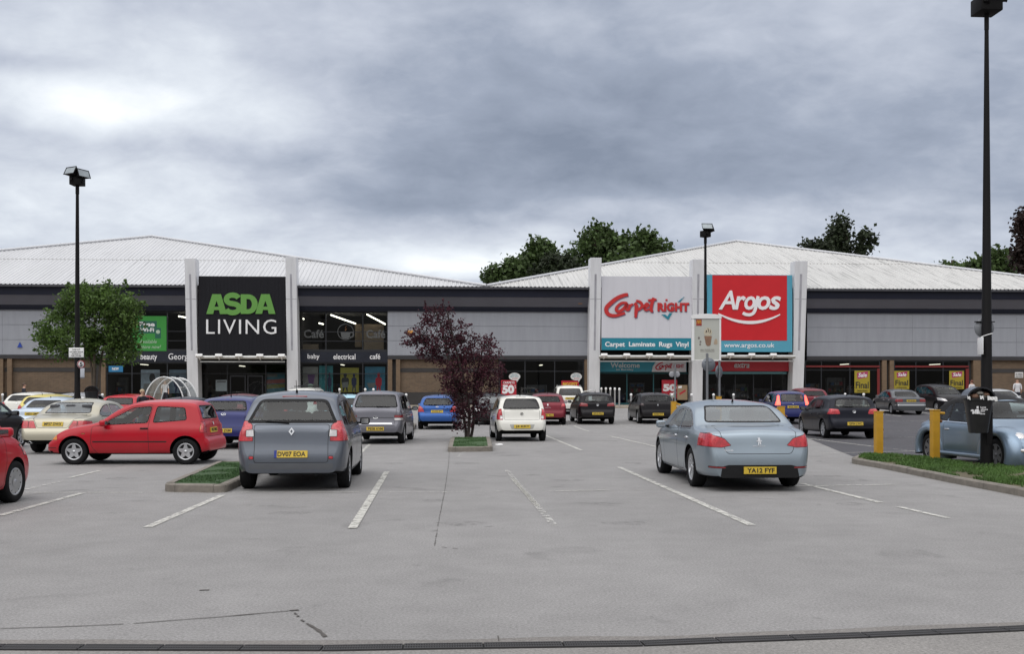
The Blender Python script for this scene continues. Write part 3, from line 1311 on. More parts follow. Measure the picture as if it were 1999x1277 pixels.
def glazed_bay(root, px0, px1, mull_px, words):
    s0, s1 = FS(px0), FS(px1)
    shopfront(root, s0, s1, ZF3 - .004, [FS(x) for x in mull_px], [FZ(649), FZ(667)], z0=ZS1 + .0, name='upper_window', depth=6.5)
    shopfront(root, s0, s1, ZS0 - .0, [FS(x) for x in mull_px], [FZ(730)], name='shop_window', depth=6.5)
    bd = MB()
    bd.box(s0, s1, -.02, .2, ZS0 + .003, ZS1 - .003)
    band = bd.build('lettered_band', mat('band_navy', (.010, .013, .024), .35, var=.15, scale=1), root, weld=False)
    for w_, x0, x1, y0, y1 in words:
        t = MB()
        put_text(t, w_, FS(x0), FS(x1), FZ(y1), FZ(y0), -.025, 0, .03, bold=.012)
        t.build('lettering', M_LETW, band, weld=False)


glazed_bay(left, 207, 366, (257, 326), (('books', 217, 246, 692, 704), ('beauty', 275, 307, 692, 707)))
t = MB()
put_text(t, 'George', FS(329), FS(374), FZ(707), FZ(691.5), -.025, 0, .03, bold=.006)
glazed_bay(left, 583, 757, (636, 708), (('baby', 600.5, 624, 692, 704), ('electrical', 651, 694, 692, 702.5), ('café', 722, 742.5, 691.5, 702)))
bands = [o for o in kids(left) if o.name.startswith('lettered_band')]
t.build('lettering', M_LETW, bands[0], weld=False)
clad(left, FS(757), S950)
brick(left, FS(781), S950)
piers(left, [(757, 765.5), (773, 781)])
mid_ = MB()
mid_.box(FS(765.5), FS(773), .3, .5, -.05, ZC1)
mid_.build('recess_wall', M_DIRT, left)

# lamps and pale display boards inside the upper café window
M_TUBE = mat('lit_tube', (.9, .9, .85), .5, emit=(1, .93, .74, 1), estr=5.0)
M_BOARD = mat('beige_board', (.44, .33, .23), .8, var=.12, scale=1.2)
lt = MB()


def intl(px0, py0, d0, px1, py1, d1, r=.05):
    (a, z), (b, y) = FB(px0, py0, d0), FB(px1, py1, d1)
    lt.tube([(a, d0, z), (b, d1, y)], r, 0, 6)


intl(646, 615, 1.0, 694, 632, 4.5)
intl(716.5, 614, 1.0, 752, 633, 4.0)
intl(623, 631, 2.5, 631, 633, 3.2)
intl(590, 622, 2.0, 593, 623, 2.2)
intl(349, 617.5, 1.2, 366, 620.5, 3.0)
uw = [o for o in kids(left) if o.name.startswith('upper_window')]
lt.build('strip_lamp', M_TUBE, uw[1], weld=False)
bb = MB()


def ibox(px0, py0, px1, py1, d, dep=.25, m=0):
    (a, z1), (b, z0) = FB(px0, py0, d), FB(px1, py1, d)
    bb.box(a, b, d, d + dep, z0, z1, m)


ibox(693, 633, 706, 677.5, 4.2)
ibox(710, 633, 749, 683, 2.6)
ibox(590, 672, 621, 683.5, 2.0)
bb.build('display_board', M_BOARD, uw[1], weld=False)
# café lettering and cup roundel on the glass
M_FROST = mat('frosted_vinyl', (.085, .09, .092), .6, var=.05)
for a, b in ((593, 632), (715, 752)):
    t = MB()
    put_text(t, 'Café', FS(a), FS(b), FZ(661), FZ(645), .05, 0, .01, bold=.02)
    t.build('lettering', M_FROST, uw[1], weld=False)
t = MB()
cx, cz = FS(674.5), FZ(649)
r_ = (FS(690.5) - FS(658.5)) / 2
t.lathe([(r_ - .05, .02), (r_, .02), (r_, .0), (r_ - .05, .0), (r_ - .05, .02)], Matrix.Translation((cx, .045, cz)), 0, 40)
t.prism([(cx - .36, cz - .02), (cx - .30, cz - .36), (cx - .18, cz - .5), (cx + .18, cz - .5), (cx + .30, cz - .36), (cx + .36, cz - .02)], .042, .05)
t.lathe([(.14, .008), (.21, .008), (.21, .0), (.14, .0), (.14, .008)], Matrix.Translation((cx + .42, .043, cz - .22)), 0, 20)
t.build('cup_emblem', M_FROST, uw[1], weld=False)
t = MB()
t.tube([(cx - .03, .046, cz + .10), (cx + .06, .046, cz + .2), (cx - .02, .046, cz + .30), (cx + .05, .046, cz + .42)], .03, 0, 6)
t.build('steam_emblem', mat('steam_orange', (.35, .16, .06), .6), uw[1], weld=False)

# ---- entrance with the black sign
M_SIGNK = mat('charcoal_sign', (.010, .010, .014), .55, var=.15, scale=1, stretch=(6, 1, .2), spec=.2)
M_GREEN = mat('sign_green', (.115, .30, .055), .5, var=.04)
sb = MB()
s0, s1, z0, z1 = FS(387.5, -1.45), FS(557.5, -1.45), FZ(693, 470, -1.45), FZ(539.5, 470, -1.45)
n = 24
for i in range(n):
    a, b = lerp(s0, s1, i / n), lerp(s0, s1, (i + 1) / n)
    sb.box(a + .004, b - .004, -1.45, -1.3, z0, z1)
sb.box(s0, s1, -1.435, -1.27, z0 + .004, z1 - .004)
sign = sb.build('shop_sign', M_SIGNK, left, weld=False)


def heavy(mb, shape, x0, x1, z0, z1, y, m=0, dep=.06):
    """hand-cut heavy letters; shapes in a unit box, prism per solid piece"""
    for poly in shape:
        mb.prism([(lerp(x0, x1, p[0]), lerp(z0, z1, p[1])) for p in poly], y - dep, y, m)


t = MB()
y = -1.455
xx = lambda cpx: FS(340 + cpx * .25057, y)
zz = lambda cpy: FZ(480 + cpy * .25057, 470, y)


def arc(cx_, cz_, rx, rz, a0, a1, n=10):
    return [(cx_ + rx * math.cos(R(lerp(a0, a1, i / n))), cz_ + rz * math.sin(R(lerp(a0, a1, i / n)))) for i in range(n + 1)]


LA = [[(0, 0), (.30, 1.0), (.5, 1.0), (.5, .70), (.405, .40), (.385, .30), (.34, .12), (.345, 0)],
      ]
def letterA(a, b, bot, top, yy):
    x0, x1, z0, z1 = xx(a), xx(b), zz(bot), zz(top)
    U = lambda x, z: (lerp(x0, x1, x), lerp(z0, z1, z))
    # outline with a notch below and a window, cut in two halves either side of the middle
    for sgn in (0, 1):
        f = (lambda x: x) if sgn == 0 else (lambda x: 1 - x)
        poly = [U(f(0), 0), U(f(.29), 1), U(f(.5), 1), U(f(.5), .66), U(f(.395), .37), U(f(.5), .37), U(f(.5), .20), U(f(.375), .20), U(f(.335), 0)]
        t.prism(poly, yy - .07, yy)


letterA(252, 412, 533, 378, y)
letterA(634, 790, 530, 376, y - .004)
# S
SP = arc(.5, .715, .40, .205, 20, 250, 16) + arc(.5, .285, .42, .215, 70, -165, 18)
x0, x1, z0, z1 = xx(396), xx(518), zz(533), zz(372)
pts_ = [(lerp(x0, x1, p[0]), lerp(z0, z1, p[1])) for p in SP]
for i in range(len(pts_) - 1):
    pass


def ribbon(mb, P, wd, y, dep, m=0, taper=None):
    """flat broad stroke of given width along a polyline, as one solid strip"""
    n = len(P)
    Lf, Rt = [], []
    for i, p in enumerate(P):
        a, b = Vector(P[max(i - 1, 0)]), Vector(P[min(i + 1, n - 1)])
        tt = (b - a).normalized()
        w2 = (wd if taper is None else wd * taper(i / (n - 1))) / 2
        Lf.append((p[0] - tt.y * w2, p[1] + tt.x * w2))
        Rt.append((p[0] + tt.y * w2, p[1] - tt.x * w2))
    vs = [(q[0], y - dep, q[1]) for q in Lf] + [(q[0], y - dep, q[1]) for q in Rt] + [(q[0], y, q[1]) for q in Lf] + [(q[0], y, q[1]) for q in Rt]
    fs = []
    for i in range(n - 1):
        fs += [(i, n + i, n + i + 1, i + 1), (i, i + 1, 2 * n + i + 1, 2 * n + i), (n + i + 1, n + i, 3 * n + i, 3 * n + i + 1)]
    fs += [(0, 2 * n, 3 * n, n), (n - 1, 2 * n - 1, 4 * n - 1, 3 * n - 1)]
    mb.add(vs, fs, m)


ribbon(t, pts_, (z1 - z0) * .255, y - .002, .07)
# D
x0, x1, z0, z1 = xx(520), xx(652), zz(531), zz(378)
U = lambda x, z: (lerp(x0, x1, x), lerp(z0, z1, z))
outer = [U(.0, 1), U(.45, 1)] + [U(.45 + .55 * math.cos(a), .5 + .5 * math.sin(a)) for a in [R(80 - i * 16) for i in range(11)]] + [U(.45, 0), U(0, 0)]
inner = [U(.34, .76), U(.45, .76)] + [U(.45 + .21 * math.cos(a), .5 + .26 * math.sin(a)) for a in [R(80 - i * 16) for i in range(11)]] + [U(.45, .24), U(.34, .24)]
n = len(outer)
for i in range(n):
    j = (i + 1) % n
    t.prism([outer[i], outer[j], inner[j], inner[i]], y - .076, y - .006)
t.build('lettering', M_GREEN, sign, weld=True)
t = MB()
put_text(t, 'LIVING', xx(251), xx(797), zz(688), zz(574), y, 0, .06, bold=-.004, space=1.12)
t.build('lettering', M_LETW, sign, weld=False)
canopy(left, 388, 559, (391, 429, 468, 509, 551))
# glazed entrance under it, a sliding door in the middle
s0, s1 = FS(391, .5), FS(560, .5)
e_ = shopfront(left, s0, s1, FZ(709), [FS(444, .5), FS(519, .5)], [FZ(730)], d=.5, name='entrance_glazing', depth=7)
dr = MB()
for a, b in ((449, 480), (483, 514)):
    A, B = FS(a, .42), FS(b, .42)
    zt = FZ(733)
    for q in ((A, A + .09), (B - .09, B)):
        dr.box(q[0], q[1], .38, .44, .02, zt)
    dr.box(A + .09, B - .09, .38, .44, .02, .2)
    dr.box(A + .09, B - .09, .38, .44, zt - .12, zt)
dr.build('door', M_FRAME, left, weld=False)

# ---- right building
clad(right, S950, FS(1148))
brick(right, S950, FS(973))
shopfront(right, FS(974), FS(1140), ZC1 - .01, [FS(1025), FS(1083)], [FZ(725)], name='shop_window', depth=6.5)
piers(right, [(1141, 1149)])
clad(right, FS(1575), SR1)
shopfront(right, FS(1572), FS(1719), ZC1 - .01, [FS(1604), FS(1660)], [FZ(722)], name='shop_window', depth=6.5)
piers(right, [(1722, 1731), (1737, 1745)])
shopfront(right, FS(1746), FS(1893), ZC1 - .01, [FS(1789), FS(1842)], [FZ(722)], name='shop_window', depth=6.5)
piers(right, [(1900, 1914)])
brick(right, FS(1914), SR1)
for a, b in ((1893, 1900), (1731, 1737), (1719, 1722)):
    mid_ = MB()
    mid_.box(FS(a), FS(b), .3, .5, -.05, ZC1)
    mid_.build('recess_wall', M_DIRT, right)
M_RED = mat('sign_red', (.56, .010, .018), .4, var=.05, scale=1)
M_REDDIM = mat('fascia_red', (.33, .010, .020), .45, var=.08, scale=1)
M_TEAL = mat('sign_teal', (.012, .205, .285), .45, var=.05, scale=1)
M_SKYB = mat('sign_sky_blue', (.085, .335, .46), .45, var=.05, scale=1)
M_SIGNW = mat('sign_white', (.60, .60, .65), .5, var=.04, scale=.8, stretch=(3, 1, .3))
M_LETR = mat('letter_red', (.50, .022, .022), .45, var=.06, scale=2)
M_LSH = mat('letter_shadow', (.24, .20, .30), .6, var=.05)
# red fascia strips and posters in the right hand shop windows
rs = MB()
for a, b in ((1574, 1718), (1748, 1892)):
    rs.box(FS(a), FS(b), .05, .11, FZ(716.5), FZ(713))
rs.box(FS(1713), FS(1718), .04, .10, .1, FZ(719))
rs.box(FS(1886), FS(1892), .04, .10, .1, FZ(719))
rs.build('red_window_trim', mat('window_red', (.16, .012, .012), .5, var=.1), right, weld=False)

# white sign board with script lettering
d_ = -1.45
bx = lambda cpx, d=d_: FS(1165 + cpx / 6.385, d)
bz = lambda cpy, d=d_: FZ(535 + cpy / 6.385, 1262, d)
sb = MB()
n = 8
s0, s1 = bx(60), bx(1187)
for i in range(n):
    a, b = lerp(s0, s1, i / n), lerp(s0, s1, (i + 1) / n)
    sb.box(a + .003, b - .003, d_, -1.30, bz(798), bz(30), 0)
sb.box(s0, s1, d_ - .015, -1.30, bz(950), bz(800), 1)
sb.box(s0, s1, d_ + .012, -1.27, bz(950) + .004, bz(30) - .004, 0)
sign = sb.build('shop_sign', [M_SIGNW, M_TEAL], right, weld=False)
sh = MB()
sh.box(s0, s1, -.5, -.2, bz(1000), bz(953))
sh.build('sign_box', M_BLACK, right)

STROKES = [
    ([(388, 258), (340, 266), (250, 304), (165, 372), (118, 428), (126, 486), (176, 518), (250, 518), (350, 488)], 44),
    ([(378, 366), (318, 362), (262, 400), (240, 446), (272, 470), (326, 440), (366, 392), (372, 372), (362, 430), (384, 452), (404, 440)], 34),
    ([(412, 378), (404, 420), (398, 456)], 30),
    ([(402, 420), (424, 392), (452, 376)], 26),
    ([(470, 362), (492, 400), (488, 470), (482, 546)], 40),
    ([(488, 336), (530, 346), (560, 378), (556, 414), (520, 444), (488, 452)], 32),
    ([(580, 432), (622, 408), (640, 384), (618, 372), (594, 398), (592, 432), (616, 452), (652, 436)], 28),
    ([(706, 296), (690, 350), (676, 410), (676, 456), (700, 464)], 36),
    ([(636, 330), (690, 326), (742, 316)], 28),
]


def smooth_poly(P, n=5):
    out = []
    for i in range(len(P) - 1):
        p0, p1, p2, p3 = P[max(i - 1, 0)], P[i], P[i + 1], P[min(i + 2, len(P) - 1)]
        for k in range(n):
            t_ = k / n
            out.append(tuple(.5 * (2 * p1[c] + (p2[c] - p0[c]) * t_ + (2 * p0[c] - 5 * p1[c] + 4 * p2[c] - p3[c]) * t_ ** 2
                                   + (3 * p1[c] - p0[c] - 3 * p2[c] + p3[c]) * t_ ** 3) for c in (0, 1)))
    out.append(P[-1])
    return out


def script_logo(mb, X, Z, y, kw, m=0, dep=.03):
    for i, (P, wd) in enumerate(STROKES):
        Q = [(X(p[0]), Z(p[1])) for p in smooth_poly(P)]
        ribbon(mb, Q, wd * kw, y - i * .0025, dep, m, taper=lambda t_: .72 + .42 * math.sin(PI * clamp(t_ * .9 + .1)))


k_ = (bx(1000) - bx(0)) / 1000
lt_ = MB()
script_logo(lt_, lambda x: bx(x + 9), lambda z: bz(z + 12), d_ - .004, k_, 0, .01)
put_text(lt_, 'RIGHT', bx(762), bx(1158), bz(478), bz(368), d_ - .002, 0, .012, bold=.05, space=1.06)
script_logo(lt_, bx, bz, d_ - .035, k_, 1, .03)
put_text(lt_, 'RIGHT', bx(755), bx(1150), bz(467), bz(357), d_ - .02, 1, .05, bold=.05, space=1.06)
lt_.box(bx(856), bx(880), d_ - .06, d_, bz(334), bz(312), 1)
lt_.build('lettering', [M_LSH, M_LETR], sign, weld=False)
lt_ = MB()
lt_.prism([(bx(a), bz(b)) for a, b in ((806, 505), (852, 505), (880, 530), (905, 486), (941, 486), (890, 572))], d_ - .05, d_)
lt_.prism([(bx(a), bz(b)) for a, b in ((1008, 345), (1042, 345), (1090, 280))], d_ - .05, d_)
lt_.build('tick_emblem', M_TEAL, sign, weld=False)
for w_, a, b, top, bot in (('Carpet', 103, 350, 846, 926), ('Laminate', 400, 728, 846, 906), ('Rugs', 776, 940, 846, 926), ('Vinyl', 982, 1143, 846, 926)):
    lt_ = MB()
    put_text(lt_, w_, bx(a), bx(b), bz(bot), bz(top), d_ - .016, 0, .02, bold=.025)
    lt_.build('lettering', M_LETW, sign, weld=False)
canopy(right, 1169, 1351, (1178, 1222, 1266, 1307), 697)

# its entrance
d2 = -.2
wx = lambda cpx: FS(1165 + cpx / 6.385, d2)
wz = lambda cpy: FZ(535 + cpy / 6.385, 1262, d2)
fb = MB()
fb.box(wx(38), wx(1118), d2, .3, wz(1222), wz(1092), 0)
fb.prism([(wx(a), wz(b)) for a, b in ((684, 1221), (700, 1150), (735, 1098), (765, 1088), (1112, 1088), (1112, 1221))], d2 - .03, d2, 1)
fas = fb.build('entrance_fascia', [mat('fascia_teal', (.010, .150, .205), .5, var=.1, scale=1), mat('fascia_white', (.38, .37, .39), .6, var=.06, scale=2)], right, weld=False)
lt_ = MB()
put_text(lt_, 'Welcome', wx(172), wx(535), wz(1170), wz(1108), d2, 0, .02, bold=.02)
put_text(lt_, 'to Burnley', wx(240), wx(460), wz(1210), wz(1180), d2, 0, .02, bold=.01)
lt_.build('lettering', mat('dim_letters', (.36, .37, .38), .6), fas, weld=False)
lt_ = MB()
script_logo(lt_, lambda x: wx(730 + (x - 100) * .33), lambda z: wz(1102 + (z - 250) * .33), d2 - .032, k_ * .36, 0, .01)
put_text(lt_, 'RIGHT', wx(960), wx(1085), wz(1172), wz(1128), d2 - .031, 0, .02, bold=.03)
lt_.build('lettering', mat('dim_red', (.30, .015, .03), .6), fas, weld=False)
shopfront(right, FS(1171), FS(1352), FZ(727), [FS(1225), FS(1277)], [], d=.3, name='entrance_glazing', depth=6.5, frame=mat('teal_frame', (.012, .085, .10), .4, var=.1))

# red sign
d_ = -1.45
rx = lambda cpx: FS(1130 + cpx / 3.9915, d_)
rz = lambda cpy: FZ(480 + cpy / 3.9915, 1462, d_)
sb = MB()
sb.box(rx(1000), rx(1663), d_, -1.27, rz(827), rz(226), 0)
sb.box(rx(1040), rx(1621), d_ - .02, d_, rz(738), rz(230), 1)
sign = sb.build('shop_sign', [M_SKYB, M_RED], right, weld=False)
sh = MB()
sh.box(rx(1000), rx(1663), -.5, -.2, rz(850), rz(829))
sh.build('sign_box', M_BLACK, right)
lt_ = MB()
yy = d_ - .021
put_text(lt_, 'A', rx(1088), rx(1222), rz(498), rz(350), yy - .004, 0, .06, bold=.015, shear=.22)
put_text(lt_, 'r', rx(1212), rx(1300), rz(498), rz(392), yy, 0, .06, bold=.022, shear=.22)
put_text(lt_, 'o', rx(1288), rx(1376), rz(500), rz(393), yy - .003, 0, .06, bold=.022, shear=.22)
ribbon(lt_, [(rx(a), rz(b)) for a, b in smooth_poly([(1396, 393), (1384, 440), (1374, 490), (1358, 524), (1328, 538), (1296, 534), (1276, 524)], 4)], (rx(1024) - rx(1000)), yy - .006, .06)
put_text(lt_, 'o', rx(1388), rx(1490), rz(500), rz(392), yy, 0, .06, bold=.022, shear=.22)
put_text(lt_, 's', rx(1480), rx(1572), rz(500), rz(392), yy - .003, 0, .06, bold=.022, shear=.22)
Q = [(rx(lerp(1085, 1566, i / 24)), rz(532 + 66 * (1 - (2 * i / 24 - 1.02) ** 2))) for i in range(25)]
ribbon(lt_, Q, .19, yy, .05, 0, taper=lambda t_: .42 + .78 * math.sin(PI * t_))
lt_.build('lettering', M_LETW, sign, weld=False)
lt_ = MB()
put_text(lt_, 'www.argos.co.uk', rx(1132), rx(1524), rz(803), rz(757), d_, 0, .02, bold=.008)
lt_.build('lettering', M_LETW, sign, weld=False)
canopy(right, 1374, 1552, (1382, 1424, 1465, 1507), 696.5)
fb = MB()
d2 = -.2
fb.box(FS(1376, d2), FS(1540, d2), d2, .3, FZ(725, 1460, d2), FZ(706, 1460, d2), 0)
fb.box(FS(1376, d2), FS(1535, d2), d2 - .05, .25, FZ(730.5, 1460, d2), FZ(726, 1460, d2), 1)
fas = fb.build('entrance_fascia', [M_REDDIM, mat('fascia_pale_teal', (.06, .15, .17), .5)], right, weld=False)
lt_ = MB()
put_text(lt_, 'extra', FS(1433, d2), FS(1463, d2), FZ(718.5, 1460, d2), FZ(708.5, 1460, d2), d2, 0, .02, bold=.02, shear=.25)
lt_.build('lettering', mat('dim_letters', (.36, .37, .38), .6), fas, weld=False)
shopfront(right, FS(1376), FS(1546), FZ(727), [FS(1402), FS(1437), FS(1473), FS(1508)], [], d=.3, name='entrance_glazing', depth=6.5)

# little blue alarm box and orange alarm box on the cladding
al = MB()
s, z = FB(40, 674)
al.prism([(s - .17, z - .16), (s + .17, z - .16), (s, z + .20)], -.14, -.062)
al.build('alarm_box', mat('alarm_blue', (.02, .06, .35), .4), left)
al = MB()
s, z = FB(801, 650)
al.rbox(s - .2, s + .2, -.16, -.062, z - .17, z + .17, .03)
al.build('alarm_box', mat('alarm_orange', (.62, .28, .06), .4), left)
al = MB()
s, z = FB(1131, 592)
al.rbox(s - .16, s + .16, -.62, -.5, z - .12, z + .12, .03)
al.build('alarm_box', mat('alarm_dull', (.30, .16, .09), .5), right)
al = MB()
s, z = FB(1990, 732)
al.box(s - .22, s + .4, .19, .245, z - .22, z + .2, 0)
nb = al.build('notice_board', M_WHITE, right)
al = MB()
put_text(al, 'NO PARKING', s - .18, s + .36, z - .02, z + .12, .19, 0, .01)
put_text(al, 'DELIVERIES', s - .18, s + .36, z - .18, z - .06, .19, 0, .01)
al.build('lettering', M_BLACK, nb, weld=False)

# ---- posters: separate things fixed in the windows
M_POSTR = mat('poster_red', (.42, .012, .03), .6, var=.05)
M_POSTY = mat('poster_yellow', (.33, .26, .02), .6, var=.05)


def poster(px0, py0, px1, py1, d, m, label, items, name='poster', group=None):
    (a, z1), (b, z0) = FB(px0, py0, d), FB(px1, py1, d)
    c = local_to_world((a + b) / 2, d, (z0 + z1) / 2)
    root = empty(name, c, TH, label, 'poster', group)
    hw, hh = (b - a) / 2, (z1 - z0) / 2
    sh = MB()
    sh.box(-hw, hw, 0, .012, -hh, hh)
    sh.build('sheet', m, root)
    for it in items:
        t = MB()
        if it[0] == 'T':
            _, w_, x0, y0, x1, y1, mm, kw = it
            put_text(t, w_, lerp(-hw, hw, x0), lerp(-hw, hw, x1), lerp(hh, -hh, y1), lerp(hh, -hh, y0), -.011, 0, .006, **kw)
            t.build('lettering', mm, root, weld=False)
        else:
            poly, mm = it[1], it[2]
            t.prism([(lerp(-hw, hw, p[0]), lerp(hh, -hh, p[1])) for p in poly], -.003 - it[3] * .003 if len(it) > 3 else -.003, -.001)
            t.build('printed_shape', mm, root, weld=False)
    return root


M_INKK = mat('ink_black', (.02, .02, .02), .6)
M_PINK = mat('ink_magenta', (.36, .03, .12), .6)
M_YEL = mat('ink_yellow', (.70, .48, .04), .6)
M_DKG = mat('ink_dark_green', (.012, .11, .07), .6)
M_WIFI = mat('poster_green', (.035, .27, .040), .6, var=.06)
M_PALE = mat('ink_pale', (.42, .55, .42), .6)
oct_ = lambda cx_, cy_, rx_, ry_, n=18: [(cx_ + rx_ * math.cos(2 * PI * i / n), cy_ + ry_ * math.sin(2 * PI * i / n)) for i in range(n)]
poster(257.5, 617, 325, 685.5, .04, M_WIFI, 'large bright green poster announcing free wi-fi in the upper shop window', [
    ('P', [(.20, .14), (.72, .14), (.72, .50), (.20, .50)], M_DKG), ('P', [(.67, .34), (.84, .34), (.84, .64), (.67, .64)], M_DKG, 1),
    ('T', 'Free', .22, .17, .66, .30, M_LETW, dict(bold=.03)), ('T', 'Wi-Fi', .24, .34, .64, .45, M_LETW, dict(bold=.03)),
    ('P', oct_(.755, .45, .06, .055), M_PALE, 2),
    ('T', 'Available', .22, .68, .72, .78, M_PALE, dict(shear=.25)), ('T', 'in store now!', .13, .83, .84, .93, M_PALE, dict(shear=.25))])
poster(212, 714.5, 240, 726.5, .03, mat('poster_blue', (.02, .17, .36), .6), 'small bright blue strip poster lettered NEW in the shop window', [
    ('T', 'NEW', .25, .25, .72, .7, M_LETW, dict(bold=.03))])
for (a, b), lab in ((((978, 742.5), (1008, 775)), 'red half-price sale poster behind the white hatchback, below a speech bubble card'),
                    (((1292, 742), (1322, 778)), 'red half-price sale poster inside the glazed entrance by the middle pillar')):
    its = [('T', 'CARPETS', .12, .08, .88, .22, M_LETW, dict(bold=.02)), ('T', '50', .08, .28, .86, .82, M_LETW, dict(bold=.06)), ('T', '%', .88, .3, .98, .5, M_LETW, {})]
    if a[0] > 1200:
        its = [('T', '50', .08, .22, .95, .62, M_LETW, dict(bold=.06)), ('T', 'off', .5, .66, .95, .80, M_LETW, dict(bold=.04)), ('P', [(.1, .84), (.9, .80), (.9, .95), (.1, .98)], M_PALE)]
    poster(a[0], a[1], b[0], b[1], .03, M_POSTR, lab, its)
poster(1096, 743.5, 1130, 768, .03, M_POSTR, 'red and yellow biggest sale poster showing above the white people carrier', [
    ('T', 'BIGGEST', .08, .14, .92, .45, M_YEL, dict(bold=.03)), ('T', 'Sale', .10, .52, .95, .98, M_LETW, dict(bold=.04))])
for (px, py), lab in (((1004.5, 735.5), 'white speech bubble card above the red half-price poster'), ((1125, 735.5), 'white speech bubble card above the biggest sale poster')):
    s, z = FB(px, py, .0)
    root = empty('speech_bubble_card', local_to_world(s, 0, z), TH, lab, 'card', 'speech bubble cards in the carpet shop window')
    t = MB()
    t.prism([(.42 * math.cos(2 * PI * i / 28), .28 * math.sin(2 * PI * i / 28)) for i in range(28)], 0, .012)
    t.prism([(.12, -.22), (.30, -.2), (.17, -.42)], .001, .011)
    t.build('card', mat('card_white', (.62, .62, .62), .6), root)
    t = MB()
    put_text(t, 'WE WILL', -.22, .22, .10, .2, -.002, 0, .005)
    put_text(t, 'BEAT ANY', -.30, .30, -.04, .06, -.002, 0, .005)
    t.build('lettering', mat('ink_teal', (.05, .25, .33), .6), root, weld=False)
    t = MB()
    put_text(t, 'quote', -.18, .22, -.20, -.09, -.002, 0, .005)
    t.build('lettering', M_LETR, root, weld=False)
for (a, b), lab in ((((1668, 724), (1698, 767)), 'yellow final sale poster in the window next to the right-hand white pillar'),
                    (((1745.5, 724.5), (1775, 760)), 'yellow final sale poster directly right of the pair of brick piers'),
                    (((1853, 724.5), (1882, 760)), 'yellow final sale poster left of the tall black lamp post')):
    s_ = 1 if a[0] == 1668 else 0
    poster(a[0], a[1], b[0], b[1], .04, M_POSTY, lab, [
        ('P', [(.16, .10), (.88, .02), (.84, .30), (.20, .38)], M_PINK), ('T', 'Sale', .24, .10, .80, .29, M_LETW, dict(bold=.02, shear=.2)),
        ('T', 'Final', .08, .50, .92, .80, M_INKK, dict(bold=.015)), ('T', 'reductions', .16, .86, .84, .95, M_INKK, {})], group='yellow final sale posters')
poster(1322, 752, 1342, 781, -.6, mat('kraft_board', (.28, .20, .12), .7, var=.1), 'brown advertising board with a red flash by the entrance pillar', [
    ('P', [(.2, .55), (.8, .30), (.85, .42), (.25, .68)], M_POSTR), ('P', [(.1, .08), (.45, .05), (.45, .2), (.1, .22)], M_LETW)], name='advert_board')
# fashion and home posters behind the lower glass of the café bay
PEOPLE = lambda cx_, s_: [(cx_ + x * s_, z) for x, z in ((-.05, .98), (-.09, .98), (-.075, .72), (-.12, .70), (-.13, .48), (-.10, .42), (-.03, .40), (-.055, .35), (-.06, .28), (-.03, .23), (.03, .23), (.06, .28), (.055, .35), (.03, .40), (.10, .42), (.13, .48), (.12, .70), (.075, .72), (.09, .98), (.05, .98), (.0, .74))]
poster(591, 716, 621, 768, .30, mat('poster_stone', (.20, .19, .17), .7, var=.2, scale=4), 'stone grey shop poster with a cot picture in the window under baby', [
    ('P', [(.3, .3), (.8, .3), (.7, .65), (.4, .65)], mat('ink_purple', (.12, .05, .14), .6)), ('P', oct_(.5, .72, .18, .08), M_PALE, 1)])
poster(623, 714, 650, 770, .30, mat('poster_teal', (.03, .17, .18), .7, var=.2, scale=2), 'plain teal window poster beside the yellow one', [
    ('P', PEOPLE(.75, 1.2), mat('ink_navy', (.015, .02, .06), .6))])
poster(664.5, 718, 700.5, 766, .30, mat('poster_mustard', (.27, .24, .03), .7, var=.1, scale=2), 'mustard yellow poster with two dark figures in the shop window', [
    ('P', PEOPLE(.26, 1.6), M_INKK), ('P', PEOPLE(.74, 1.1), mat('ink_navy', (.015, .02, .06), .6)), ('P', [(.10, .60), (.42, .58), (.42, .80), (.10, .82)], mat('ink_grey', (.16, .16, .15), .6), 1)])
poster(712, 716, 752, 768, .30, mat('poster_sea_blue', (.035, .15, .22), .7, var=.35, scale=3), 'sea blue poster with a boat and a seated figure behind the glass', [
    ('P', [(.10, .62), (.55, .60), (.46, .80), (.2, .80)], mat('ink_grey', (.16, .16, .15), .6)), ('P', PEOPLE(.68, 1.2), M_POSTR, 1)])
poster(275, 722, 312, 768, .30, mat('poster_light', (.26, .30, .33), .7, var=.35, scale=3), 'pale framed picture poster in the window under beauty', [
    ('P', oct_(.6, .35, .16, .2), M_INKK), ('P', [(.15, .6), (.8, .55), (.85, .92), (.12, .95)], mat('ink_grey', (.16, .16, .15), .6))])
poster(330, 722, 364, 768, .30, mat('poster_slate', (.14, .18, .22), .7, var=.35, scale=3), 'slate blue framed poster behind the trolley shelter', [
    ('P', PEOPLE(.5, 1.8), mat('ink_navy', (.015, .02, .06), .6))])
poster(421, 742, 443, 764, .42, mat('notice_grey', (.20, .24, .26), .7, var=.15, scale=3), 'pale grey notice on the glass left of the sliding doors', [
    ('P', [(.1, .1), (.9, .1), (.9, .22), (.1, .22)], M_TRIM)])
poster(520, 728, 556, 768, .62, mat('poster_rainbow', (.05, .16, .20), .7, var=.3, scale=2), 'colour banded poster on the glass right of the sliding doors', [
    ('P', [(.0, .35), (1, .30), (1, .50), (.0, .55)], mat('ink_coral', (.30, .08, .07), .6)), ('P', [(.0, .58), (1, .54), (1, .72), (.0, .80)], mat('ink_olive', (.17, .16, .03), .6)),
    ('P', [(.0, .05), (.6, .05), (.6, .2), (.0, .2)], mat('ink_grey', (.16, .16, .15), .6))])

